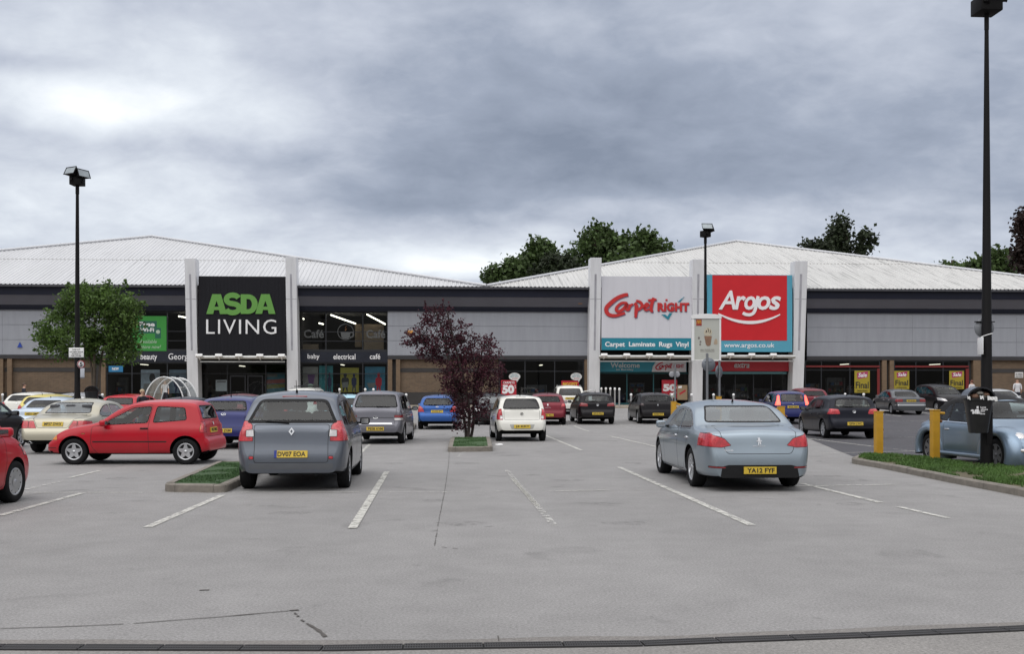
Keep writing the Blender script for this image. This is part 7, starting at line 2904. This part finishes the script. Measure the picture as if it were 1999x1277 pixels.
def lamp_post(base, ztop, r0, r1, yaw, label, box=.22):
    root = empty('lamp_post', base, 0, label, 'lamp post', LP)
    h = ztop - base.z
    mb = MB()
    mb.tube([(0, 0, -.05), (0, 0, 1.5), (0, 0, 1.52), (0, 0, h)], [r0 * 1.12, r0 * 1.06, r0, r1], 0, 16)
    mb.tube([(0, 0, h - .32), (0, 0, h)], [r1 * 1.25, r1 * 1.25], 0, 14)
    mb.box(-.05, .05, -r0 * 1.12 - .004, -r0 * .9, .45, 1.05, 0)
    mb.build('pole', M_BLACK, root, weld=False)
    mb = MB()
    mb.rbox(-box, box, -box, box, 0, .32, .02, 0, Matrix.Translation((0, 0, h)) @ Matrix.Rotation(yaw, 4, 'Z'))
    mb.build('junction_box', M_BLACK, root, weld=False)
    for a, zz_, tilt in ((yaw - R(28), h + .40, -26), (yaw + R(66), h + .33, -20)):
        Mx = Matrix.Translation((0, 0, zz_)) @ Matrix.Rotation(a, 4, 'Z') @ Matrix.Translation((0, -.20, .05)) @ Matrix.Rotation(R(tilt), 4, 'X')
        mb = MB()
        v = [(-.27, -.13, -.15), (.27, -.13, -.15), (.27, -.13, .15), (-.27, -.13, .15), (-.15, .12, -.09), (.15, .12, -.09), (.15, .12, .10), (-.15, .12, .10)]
        mb.add([Mx @ Vector(p) for p in v], [(0, 3, 2, 1), (4, 5, 6, 7), (0, 1, 5, 4), (1, 2, 6, 5), (2, 3, 7, 6), (3, 0, 4, 7)])
        mb.box(-.28, .28, -.15, -.128, -.16, -.14, 0, Mx)
        mb.box(-.28, .28, -.15, -.128, .14, .16, 0, Mx)
        mb.box(-.28, -.26, -.15, -.128, -.14, .14, 0, Mx)
        mb.box(.26, .28, -.15, -.128, -.14, .14, 0, Mx)
        mb.box(-.05, .05, .02, .14, -.32, -.08, 0, Mx)
        f = mb.build('floodlight', M_BLACK, root, weld=False)
        mb = MB()
        mb.box(-.255, .255, -.136, -.131, -.135, .135, 0, Mx)
        mb.build('lens', mat('lamp_lens', (.30, .34, .36), .12, .3, var=.2, scale=6, coat=.6), f)
    return root


b = ground(1926, 921)
b.z += .10
lamp_post(b, at(1931, 26, b.y).z, .105, .036, R(4), 'tallest nearest black lamp post, carrying the litter bin on the grass verge')
PY = b.y
b2 = Vector((at(151, 700, 38.5).x, 38.5, 0))
lamp_post(b2, at(148, 362, 38.5).z, .105, .055, R(0), 'black lamp post with a speed limit sign before the green tree')
b3 = gx(1377, 52)
lamp_post(b3, at(1377, 463, 52).z, .10, .06, R(35), 'far black lamp post rising above the drinks advertisement', .2)


def face_thing(name, loc, label, cat, rz=0, group=None):
    return empty(name, loc, rz, label, cat, group)


# notices on the left post
z_ = lambda py, Y: EYE + (HY - py) / FPX * Y
Yl = 38.36
r = face_thing('notice_sign', (at(149, 0, Yl).x, Yl, z_(688.5, Yl)), 'white notice about parking at own risk on the left lamp post', 'sign')
mb = MB()
mb.rbox(-.28, .28, -.012, .012, -.18, .18, .010)
mb.build('plate', M_WHITE, r, weld=False)
mb = MB()
for i, (t, w_) in enumerate((('PLEASE NOTE', .15), ('CUSTOMERS VEHICLES', .25), ('ARE PARKED AT', .17), ('THEIR OWN RISK', .19))):
    put_text(mb, t, -w_, w_, .09 - i * .075 - (.012 if i else 0), .135 - i * .075 - (.012 if i else 0), -.012, 0, .004, bold=.02)
mb.build('lettering', M_PLINK, r, weld=False)
mb = MB()
mb.box(-.12, .12, .012, .06, -.02, .02)
mb.build('bracket', M_BLACK, r)
r = face_thing('speed_limit_sign', (at(158.5, 0, Yl).x, Yl - .02, z_(711.5, Yl)), 'small round five mile speed limit sign on the left lamp post', 'sign', R(52))
mb = MB()
mb.lathe([(0, -.010), (.150, -.010), (.152, .0), (0, .0)], None, 0, 28)
mb.build('plate', M_WHITE, r, weld=False)
mb = MB()
mb.lathe([(.118, -.014), (.150, -.014), (.150, -.0105), (.118, -.0105), (.118, -.014)], None, 0, 28)
mb.build('red_ring', mat('sign_ring_red', (.30, .03, .04), .5), r, weld=False)
mb = MB()
put_text(mb, '5', -.055, .055, -.085, .085, -.011, 0, .004, bold=.03)
mb.build('lettering', M_PLINK, r, weld=False)
r = face_thing('ticket_box', (at(160.5, 0, Yl).x, Yl + .02, z_(729, Yl)), 'pale upright metal box strapped to the left lamp post', 'box', R(25))
mb = MB()
mb.rbox(-.07, .07, -.05, .05, -.19, .19, .012)
mb.build('case', mat('pale_box', (.48, .50, .55), .5, var=.08), r, weld=False)
mb = MB()
mb.box(-.075, .075, -.053, .053, -.175, -.155)
mb.build('strap', M_BLACK, r, weld=False)

# fittings on the right post
r = face_thing('round_sign', (at(1926, 0, PY).x, PY + .10, z_(640, PY)), 'grey back of a round sign clamped behind the tallest lamp post', 'sign')
mb = MB()
mb.lathe([(0, 0), (.195, 0), (.197, .012), (0, .012)], None, 0, 30)
mb.build('plate', mat('sign_back_grey', (.20, .21, .23), .5, .3, var=.1), r, weld=False)
mb = MB()
mb.box(-.20, .20, -.03, -.002, .115, .135)
mb.build('bracket', M_BLACK, r)
r = face_thing('notice_plate', (at(1913, 0, PY).x, PY - .02, z_(676, PY)), 'narrow white notice seen edge on, tied to the tallest lamp post', 'sign', R(80))
mb = MB()
mb.rbox(-.20, .20, -.006, .006, -.17, .17, .005)
mb.build('plate', M_WHITE, r, weld=False)
mb = MB()
put_text(mb, 'PRIVATE', -.15, .15, .05, .11, -.006, 0, .004)
put_text(mb, 'LAND', -.12, .12, -.05, .02, -.006, 0, .004)
mb.build('lettering', M_PLINK, r, weld=False)
r = face_thing('cable_tie', (at(1926, 0, PY).x, PY, z_(655, PY)), 'loose white plastic band round the tallest lamp post', 'band')
mb = MB()
mb.tube([(.105 * math.cos(a), .105 * math.sin(a), .035 * math.cos(a + .5)) for a in [R(-205 + 9 * i) for i in range(26)]], .010, 0, 6)
mb.tube([(-.10, -.04, -.03), (-.15, -.09, -.05), (-.13, -.10, -.12)], .008, 0, 6)
mb.build('band', M_WHITE, r, weld=False)

# litter bins
M_BIN = mat('bin_plastic', (.010, .010, .011), .42, var=.2, scale=5)


def litter_bin(loc, rz, label, full=True):
    r = face_thing('litter_bin', loc, label, 'bin', rz, 'domed litter bins on lamp posts')
    mb = MB()
    n = 24

    def ring(z, a, b, e=.62):
        return [(a * math.copysign(abs(math.cos(t)) ** e, math.cos(t)), b * math.copysign(abs(math.sin(t)) ** e, math.sin(t)), z) for t in [2 * PI * i / n for i in range(n)]]
    rows = [ring(-.34, .155, .12), ring(-.33, .17, .13), ring(.30, .255, .19), ring(.31, .272, .205), ring(.35, .272, .205), ring(.35, .24, .175), ring(.10, .22, .155)]
    vs = [p for q in rows for p in q]
    fs = [(i * n + k, i * n + (k + 1) % n, (i + 1) * n + (k + 1) % n, (i + 1) * n + k) for i in range(len(rows) - 1) for k in range(n)]
    fs += [tuple(reversed(range(n))), tuple(range((len(rows) - 1) * n, len(rows) * n))]
    mb.add(vs, fs, 0, True)
    o = mb.build('bin_body', M_BIN, r)
    o.data.set_sharp_from_angle(angle=R(35))
    # arched hood open at the front
    mb = MB()
    P = [(.27 * math.cos(R(a)), .22 * math.sin(R(a))) for a in range(0, 181, 12)]
    Q = [(.24 * math.cos(R(a)), .19 * math.sin(R(a))) for a in range(0, 181, 12)]
    for (p0, p1), (q0, q1) in zip(zip(P[:-1], P[1:]), zip(Q[:-1], Q[1:])):
        mb.prism([p0, p1, q1, q0], -.19, .20, 0, M=Matrix.Translation((0, 0, .35)))
    mb.prism(P, .17, .205, 0, M=Matrix.Translation((0, 0, .352)))
    mb.build('hood', mat('bin_hood', (.020, .021, .026), .22, var=.15, coat=.6), r, weld=False)
    if full:
        mb = MB()
        rr = random.Random(4)
        for k in range(9):
            mb.ball((rr.uniform(-.15, .15), rr.uniform(-.14, .10), .36 + rr.uniform(0, .09)), (rr.uniform(.04, .08), rr.uniform(.04, .07), rr.uniform(.03, .06)), k % 2, 8, 5)
        mb.build('rubbish', [mat('rubbish_brown', (.16, .09, .06), .8), mat('rubbish_grey', (.20, .19, .17), .8)], r, weld=False)
        mb = MB()
        for x0, x1, zz0 in ((-.275, -.22, .33), (.10, .285, .30), (-.04, .03, .335)):
            m = 6
            top = [(lerp(x0, x1, i / m), -.212 - .012 * (i % 2), .385 + rr.uniform(-.02, .02)) for i in range(m + 1)]
            bot = [(lerp(x0, x1, i / m), -.214 - .016 * ((i + 1) % 2), zz0 + rr.uniform(-.02, .015)) for i in range(m + 1)]
            mb.add(top + bot, [(i, i + 1, m + 2 + i, m + 1 + i) for i in range(m)])
        mb.build('bin_liner', M_WHITE, r, fix=False)
        mb = MB()
        for i, t in enumerate(('Love', 'where', 'you', 'live')):
            put_text(mb, t, -.02, -.02 + (.10, .135, .08, .085)[i], .155 - i * .042, .187 - i * .042, -.190 + .004 * i, 0, .004, bold=.03)
        # little seated figure with a dog, in white
        for pl in ([(-.10, .04), (-.05, .04), (-.05, .14), (-.10, .13)], [(-.14, .05), (-.115, .04), (-.10, .13), (-.12, .12)], [(-.17, .04), (-.15, .04), (-.145, .10), (-.175, .10)],
                   [(-.09, .15), (-.05, .15), (-.05, .19), (-.09, .19)], [(-.20, .09), (-.15, .105), (-.16, .125), (-.20, .115)], [(-.045, .04), (-.02, .04), (-.04, .12)]):
            mb.prism([(p[0] * .9 - .01, p[1]) for p in pl], -.190, -.150)
        mb.build('lettering', M_LETW, r, weld=False)
    mb = MB()
    mb.box(-.06, .06, .15, .24, .10, .16)
    mb.box(-.06, .06, .15, .24, -.16, -.10)
    mb.build('bracket', M_BLACK, r, weld=False)
    return r


lz = z_(812, PY - .2)
litter_bin((at(1911, 0, PY - .25).x, PY - .22, lz), R(-6), 'black litter bin overflowing under its hood on the tallest lamp post')
litter_bin((at(179, 0, 40).x, 40, z_(782, 40)), R(20), 'dark domed litter bin beside the lamp post before the green tree', False)

# ------------------------------------------------------------------ advertisement box on the far post
Ya = 51.75
r = face_thing('advert_box', (at(1378.5, 0, Ya).x, Ya, z_(659, Ya)), 'white framed advertisement for an iced drink fixed to the far lamp post', 'advertisement')
k = Ya / FPX
W2, H2 = 28.5 * k, 46 * k
mb = MB()
fr_ = 5 * k
mb.box(-W2, -W2 + fr_, -.10, .10, -H2, H2 - .25)
mb.box(W2 - fr_ * .7, W2, -.10, .10, -H2, H2 - .25)
mb.box(-W2 + fr_, W2 - fr_ * .7, -.10, .10, -H2, -H2 + .05)
mb.prism([(-W2 - .02, H2 - .25), (W2 + .02, H2 - .25), (W2 + .02, H2 - .08), (W2 * .6, H2 - .02), (0, H2), (-W2 * .6, H2 - .02), (-W2 - .02, H2 - .08)], -.12, .12)
mb.build('frame', M_WHITE, r, weld=False, bevel=.01)
mb = MB()
mb.box(-W2 + fr_ + .002, W2 - fr_ * .7 - .002, -.07, .07, -H2 + .052, H2 - .252)
sh = mb.build('poster_sheet', mat('advert_paper', (.46, .47, .43), .6, var=.06, scale=1), r)
U = lambda cx_, cy_: ((cx_ / 6.3875 - 38.5) * k, (59 - cy_ / 6.3875) * k)     # points measured on the advert
mb = MB()
mb.prism([U(*p) for p in ((118, 152), (187, 152), (187, 232), (118, 232))], -.078, -.0705)
em = mb.build('red_panel', mat('advert_red', (.30, .03, .03), .6), sh)
mb = MB()
for a in (0, 1):
    P = [U(127 + 26 * a + 24 * t_, 208 - 44 * math.sin(PI * min(1, max(0, t_))) ** .6) for t_ in [i / 12 for i in range(13)]]
    ribbon(mb, P, .026, -.0785 - .002 * a, .006)
mb.build('arch_emblem', mat('advert_gold', (.62, .36, .03), .5), em, weld=False)
mb = MB()
mb.prism([U(*p) for p in ((218, 360), (312, 360), (298, 468), (280, 484), (258, 484), (240, 468))], -.084, -.0705)
mb.build('cup_picture', mat('advert_coffee', (.24, .135, .085), .6, var=.3, scale=6), sh)
mb = MB()
mb.prism([U(265 + 50 * math.cos(2 * PI * i / 20), 318 + (42 if math.sin(2 * PI * i / 20) > 0 else 62) * math.sin(2 * PI * i / 20)) for i in range(20)], -.082, -.0705)
mb.build('cream_picture', mat('advert_cream', (.52, .47, .36), .7, var=.2, scale=12), sh)
mb = MB()
for P in (((238, 320), (246, 290), (252, 315)), ((262, 262), (272, 292), (268, 312)), ((288, 285), (300, 300), (286, 322))):
    ribbon(mb, [U(*p) for p in smooth_poly(list(P), 4)], .030, -.083, .004)
mb.build('sauce_picture', mat('advert_chocolate', (.05, .03, .02), .6), sh, weld=False)
mb = MB()
for (cx_, cy_, q) in ((152, 385, 14), (172, 432, 12), (168, 466, 11)):
    mb.prism([U(cx_ + q * math.cos(2 * PI * i / 10), cy_ + q * 1.2 * math.sin(2 * PI * i / 10)) for i in range(10)], -.078, -.0705)
mb.build('beans_picture', mat('advert_grey', (.20, .18, .17), .7), sh, weld=False)
mb = MB()
mb.prism([U(*p) for p in ((335, 460), (350, 400), (366, 390), (382, 410), (384, 460), (360, 466))], -.078, -.0705)
mb.build('nuts_picture', mat('advert_tan', (.42, .33, .24), .7), sh)
mb = MB()
a_, b_ = U(168, 536), U(345, 522)
put_text(mb, 'NEW FRAPPÉ ICED', a_[0], b_[0], a_[1], b_[1], -.0705, 0, .005)
a_, b_ = U(168, 558), U(345, 545)
put_text(mb, 'WITH CHOCOLATE', a_[0], b_[0], a_[1], b_[1], -.0705, 0, .005)
mb.build('lettering', mat('advert_ink', (.09, .06, .05), .6), sh, weld=False)

# ------------------------------------------------------------------ backs of road signs on grey posts
M_SBACK = mat('sign_back', (.17, .185, .21), .45, .45, var=.12, scale=4)
M_SPOST = mat('grey_post', (.21, .22, .235), .5, .5, var=.1, scale=3)


def sign_post(px, Y, top, discs, label, rad=.038, rz=0):
    b = gx(px, Y)
    r = face_thing('road_sign', b, label, 'road sign', rz, 'backs of road signs in the car park')
    mb = MB()
    zt = z_(top, Y) - b.z
    mb.tube([(0, 0, -.05), (0, 0, zt)], rad, 0, 10)
    mb.build('post', M_SPOST, r, weld=False)
    for (px_, py_, rr_, m_) in discs:
        mb = MB()
        x, z = (px_ - px) / FPX * Y, z_(py_, Y) - b.z
        Mx = Matrix.Translation((x, .045, z))
        mb.lathe([(0, 0), (rr_, 0), (rr_ + .003, .008), (rr_, .016), (0, .016)], Mx, 0, 28)
        mb.box(x - rr_ * .6, x + rr_ * .6, .030, .046, z + rr_ * .35, z + rr_ * .35 + .03)
        mb.build('plate', m_, r, weld=False)
    return r


sign_post(1380.5, 45, 690, [(1383.5, 712, .30, M_SBACK)], 'grey back of the larger round road sign under the drinks advertisement', .055)
sign_post(1404.5, 46, 704, [(1406.5, 726, .30, M_SBACK)], 'grey back of the round road sign turned away, right of the larger one', .048, R(48))
sign_post(1318, 58, 712, [(1312, 731, .16, mat('pale_disc', (.34, .35, .38), .5)), (1322, 731, .16, mat('pale_disc', (.34, .35, .38), .5))], 'thin post with two small pale discs in front of the teal entrance', .05)

# ------------------------------------------------------------------ yellow barrier posts
M_YPOST = mat('barrier_yellow', (.50, .27, .018), .5, var=.14, scale=5)
M_RUST = mat('rusty_hinge', (.18, .075, .03), .8, var=.3, scale=12)


def barrier(base, h, label, arm=None, wd=.075):
    r = face_thing('barrier_post', base, label, 'post', R(4), 'yellow barrier posts')
    mb = MB()
    mb.box(-wd, wd, -wd, wd, -.05, h)
    mb.build('post', M_YPOST, r, bevel=.012)
    mb = MB()
    mb.box(-wd - .008, wd + .008, -wd - .008, wd + .008, h + .002, h + .022)
    mb.build('cap', M_YPOST, r, bevel=.004)
    if arm:
        mb = MB()
        mb.tube([(wd + .002, 0, h - .05), (wd + arm[0], 0, h - .05 + arm[1])], .030, 0, 10)
        mb.build('arm', M_YPOST, r, weld=False)
        mb = MB()
        mb.tube([(wd + .002, -.02, h - .20), (wd + .06, -.02, h - .24)], .03, 0, 8)
        mb.build('hinge', M_RUST, r, weld=False)
    else:
        mb = MB()
        mb.tube([(wd + .002, 0, h - .42), (wd + .03, 0, h - .42)], .03, 0, 8)
        mb.build('hinge', M_RUST, r, weld=False)
    return r


b = ground(1715, 895)
b.z += .09
barrier(b, at(1715, 805, b.y).z - b.z, 'yellow barrier post at the left tip of the grass verge', None, .085)
b = ground(1825, 910)
b.z += .09
barrier(b, at(1825, 802, b.y).z - b.z, 'yellow barrier post in the grass before the convertible', (.13, -.01), .080)
barrier(gx(1525, 25), 1.21, 'yellow post just behind the ice blue saloon, its top showing', (-.25, -.0), .072)
barrier(gx(1315, 36), 1.22, 'yellow post with a drooping arm left of the ice blue saloon', (.62, -.22), .085)
barrier(gx(1403, 44), 1.35, 'yellow post top showing over the roof of the ice blue saloon', None, .10)

# ------------------------------------------------------------------ bollards before the shops
M_BOLL = mat('bollard_steel', (.42, .42, .42), .4, .6, var=.1, scale=4)
M_BTOP = mat('bollard_white_top', (.85, .85, .85), .3, var=.03)


def bollard(base, h=1.0):
    r = face_thing('bollard', base, 'steel bollard with a white round top along the front of the shops', 'bollard', 0, 'bollards along the front of the shops')
    mb = MB()
    mb.tube([(0, 0, -.05), (0, 0, h - .12)], .06, 0, 14)
    mb.build('post', M_BOLL, r, weld=False)
    mb = MB()
    mb.tube([(0, 0, h - .118), (0, 0, h - .06)], .075, 0, 14)
    mb.ball((0, 0, h - .06), (.085, .085, .075), 0, 14, 8)
    mb.build('top', M_BTOP, r, weld=False)
    return r


proto = bollard(gx(793, 63.5))
for px in (5, 200, 1232, 1312, 1350, 1393, 1432, 1650, 1686, 1723, 1793):
    c = copy_tree(proto)
    c.location = gx(px, 63.5 + (1.0 if px > 1600 else 0))
for px in (663, 713, 729, 592):
    c = copy_tree(proto)
    c.location = gx(px, 69.5) + Vector((0, 0, .10))
    c.scale = (1, 1, 1.15)
    c['label'] = 'steel post with white top close to the shop glass under electrical and café'
    c['group'] = 'steel posts close to the shop glass'
for i in range(5):
    t = i / 4
    Y = lerp(72.5, 66.8, t)
    px = lerp(1174, 1209, t)
    c = copy_tree(proto)
    c.location = gx(px, Y) + Vector((0, 0, .10))
    c.scale = (.9, .9, 1.2)
    c['label'] = 'steel post with white top in the close row beside the teal entrance'
    c['group'] = 'steel posts beside the teal entrance'
r = face_thing('handrail', gx(1146, 64), 'bent steel handrail at the foot of the left pillar of the white sign', 'handrail')
mb = MB()
mb.tube([(-.55, 0, 0), (-.55, 0, .95), (-.40, 0, 1.08), (.35, 0, 1.22), (.48, 0, 1.18), (.48, 0, 0)], .035, 0, 8)
mb.build('rail', M_STEEL, r, weld=False)

# ------------------------------------------------------------------ trolley shelter of clear hoops
b = gx(336, 60)
r = face_thing('trolley_shelter', b, 'clear plastic hooped trolley shelter before the left white pillar', 'shelter', R(7))
RW, RH = 1.12, 2.05
for i, y in enumerate((-2.2, 0, 2.2)):
    mb = MB()
    mb.tube([(RW * math.cos(R(a)) * (1 if a in (0, 180) else 1), y, .25 + (RH - .25) * math.sin(R(a))) for a in range(0, 181, 10)], .035, 0, 8)
    mb.tube([(RW, y, -.05), (RW, y, .25)], .035, 0, 8)
    mb.tube([(-RW, y, -.05), (-RW, y, .25)], .035, 0, 8)
    mb.build('hoop', M_WHITE, r, weld=False)
M_PERSPEX = glass_mat('perspex', (.80, .84, .86), 1, .9, .03, .10)
for y0, y1 in ((-2.18, -.02), (.02, 2.18)):
    mb = MB()
    A = [R(a) for a in range(4, 177, 8)]
    vs = [(RW * .99 * math.cos(a), y, .25 + (RH - .26) * math.sin(a)) for y in (y0, y1) for a in A]
    n = len(A)
    mb.add(vs, [(i, i + 1, n + i + 1, n + i) for i in range(n - 1)], 0, True)
    mb.build('clear_sheet', M_PERSPEX, r, fix=False)

# ------------------------------------------------------------------ people, mostly hidden by the cars
M_SKIN = mat('skin', (.42, .24, .17), .55, var=.08)


def person(loc, rz, h, top, legs, hair, label, pose='stand', bald=False):
    """one continuous skinned figure; clothing is coloured by height on the same body"""
    k = h / 1.75
    V = [(0, 0, .95), (0, .01, 1.12), (0, .02, 1.32), (0, .01, 1.46), (0, -.01, 1.55), (0, -.02, 1.64), (0, -.01, 1.70)]
    Rd = [(.16, .12), (.145, .11), (.17, .115), (.10, .085), (.055, .055), (.078, .092), (.066, .08)]
    E = [(0, 1), (1, 2), (2, 3), (3, 4), (4, 5), (5, 6)]

    def chain(start, pts, rad):
        last = start
        for p, r_ in zip(pts, rad):
            V.append(p)
            Rd.append((r_, r_))
            E.append((last, len(V) - 1))
            last = len(V) - 1
    st = .12 if pose == 'walk' else .0
    for s in (1, -1):
        chain(0, [(s * .095, 0, .88), (s * .10, -.02 - s * st, .50), (s * .10, .02 - s * st * 1.6, .10), (s * .10, -.02 - s * st * 1.6, .05), (s * .105, -.16 - s * st * 1.6, .035)], [.105, .065, .045, .045, .035])
        chain(3, [(s * .19, .01, 1.41), (s * .235, .02 + s * st * .5, 1.14), (s * .235, -.06 + s * st, .90), (s * .225, -.09 + s * st, .82)], [.062, .046, .034, .036])
    me = bpy.data.meshes.new('body')
    me.from_pydata([(x * k, y * k, z * k) for x, y, z in V], E, [])
    o = link_mesh('tmp', me)
    sk = o.modifiers.new('skin', 'SKIN')
    for i, r_ in enumerate(Rd):
        me.skin_vertices[0].data[i].radius = (r_[0] * k, r_[1] * k)
    me.skin_vertices[0].data[0].use_root = True
    ss = o.modifiers.new('sub', 'SUBSURF')
    ss.levels = 2
    ss.render_levels = 2
    dg = bpy.context.evaluated_depsgraph_get()
    m2 = bpy.data.meshes.new_from_object(o.evaluated_get(dg))
    bpy.data.objects.remove(o)
    r = face_thing('person', loc, label, 'person', rz)
    for mt in (M_SKIN, top, legs, M_BLACK):
        m2.materials.append(mt)
    for p in m2.polygons:
        p.use_smooth = True
        c = p.center / k
        p.material_index = 3 if c.z < .085 else 2 if c.z < .93 and abs(c.x) < .19 else 0 if c.z > 1.475 or (c.z < 1.20 and abs(c.x) > .185 and c.y < .04) else 1
    link_mesh('body', m2, r)
    mb = MB()
    if not bald:
        n0 = len(mb.v)
        mb.ball((0, .012 * k, 1.685 * k), (.086 * k, .100 * k, .088 * k), 0, 16, 10)
        keep = [f for f in mb.f if not all(mb.v[i][2] < 1.70 * k and mb.v[i][1] < -.005 * k for i in f)]
        mb.f, mb.m, mb.s = keep, mb.m[:len(keep)], mb.s[:len(keep)]
        mb.build('hair', hair, r, fix=False)
    mb = MB()
    for s in (1, -1):
        mb.ball((s * .030 * k, -.100 * k, 1.655 * k), .012 * k, 1, 8, 5)
        mb.ball((s * .080 * k, .0, 1.645 * k), (.012 * k, .022 * k, .032 * k), 0, 8, 5)
    mb.ball((0, -.112 * k, 1.63 * k), (.014 * k, .02 * k, .022 * k), 0, 8, 5)
    mb.box(-.026 * k, .026 * k, -.104 * k, -.09 * k, 1.594 * k, 1.602 * k, 2)
    mb.build('face_features', [M_SKIN, M_BLACK, mat('lips', (.30, .09, .08), .6)], r, weld=False)
    return r


C_W = mat('white_shirt', (.62, .62, .64), .8, var=.1)
C_D = mat('dark_jacket', (.018, .020, .032), .8, var=.15)
C_R = mat('red_top', (.25, .03, .04), .8, var=.1)
C_J = mat('denim', (.05, .07, .13), .8, var=.15)
HA = mat('hair_blonde', (.42, .32, .20), .6, var=.2, scale=20)
HB_ = mat('hair_brown', (.07, .04, .025), .6, var=.2, scale=20)
HG = mat('hair_grey', (.30, .29, .28), .6, var=.2, scale=20)
person(gx(278, 38.5), R(60), 1.66, C_D, C_J, HA, 'blonde person in a dark coat beyond the old red hatchback')
person(gx(47, 58), R(120), 1.74, C_D, C_J, HB_, 'person in a dark top passing behind the pale yellow car', 'walk')
person(gx(1986, 66.5) + Vector((0, 0, .10)), R(170), 1.78, C_W, C_D, HB_, 'bald person in a white shirt by the brick wall at the right edge', 'stand', True)
person(gx(1897, 66.5) + Vector((0, 0, .10)), R(200), 1.70, C_W, C_J, mat('hair_auburn', (.16, .05, .03), .6, var=.2), 'auburn haired person in a white top, partly hidden by the tallest lamp post')
person(gx(322, 68) + Vector((0, 0, .10)), R(20), 1.68, C_W, C_D, HB_, 'person in a pale top behind the clear trolley shelter')

# a crushed paper scrap on the tarmac
b = ground(974, 870)
r = face_thing('litter_scrap', b, 'crumpled white paper scrap on the tarmac by the small turf bed', 'litter')
mb = MB()
bm = bmesh.new()
bmesh.ops.create_icosphere(bm, subdivisions=2, radius=1)
for v in bm.verts:
    q = 1 + .45 * noise.noise(v.co * 2.1)
    v.co = Vector((v.co.x * .13 * q, v.co.y * .07 * q, max(.0, v.co.z * .035 * q + .02)))
mb.bm(bm)
bm.free()
mb.build('scrap', M_WHITE, r, fix=False)
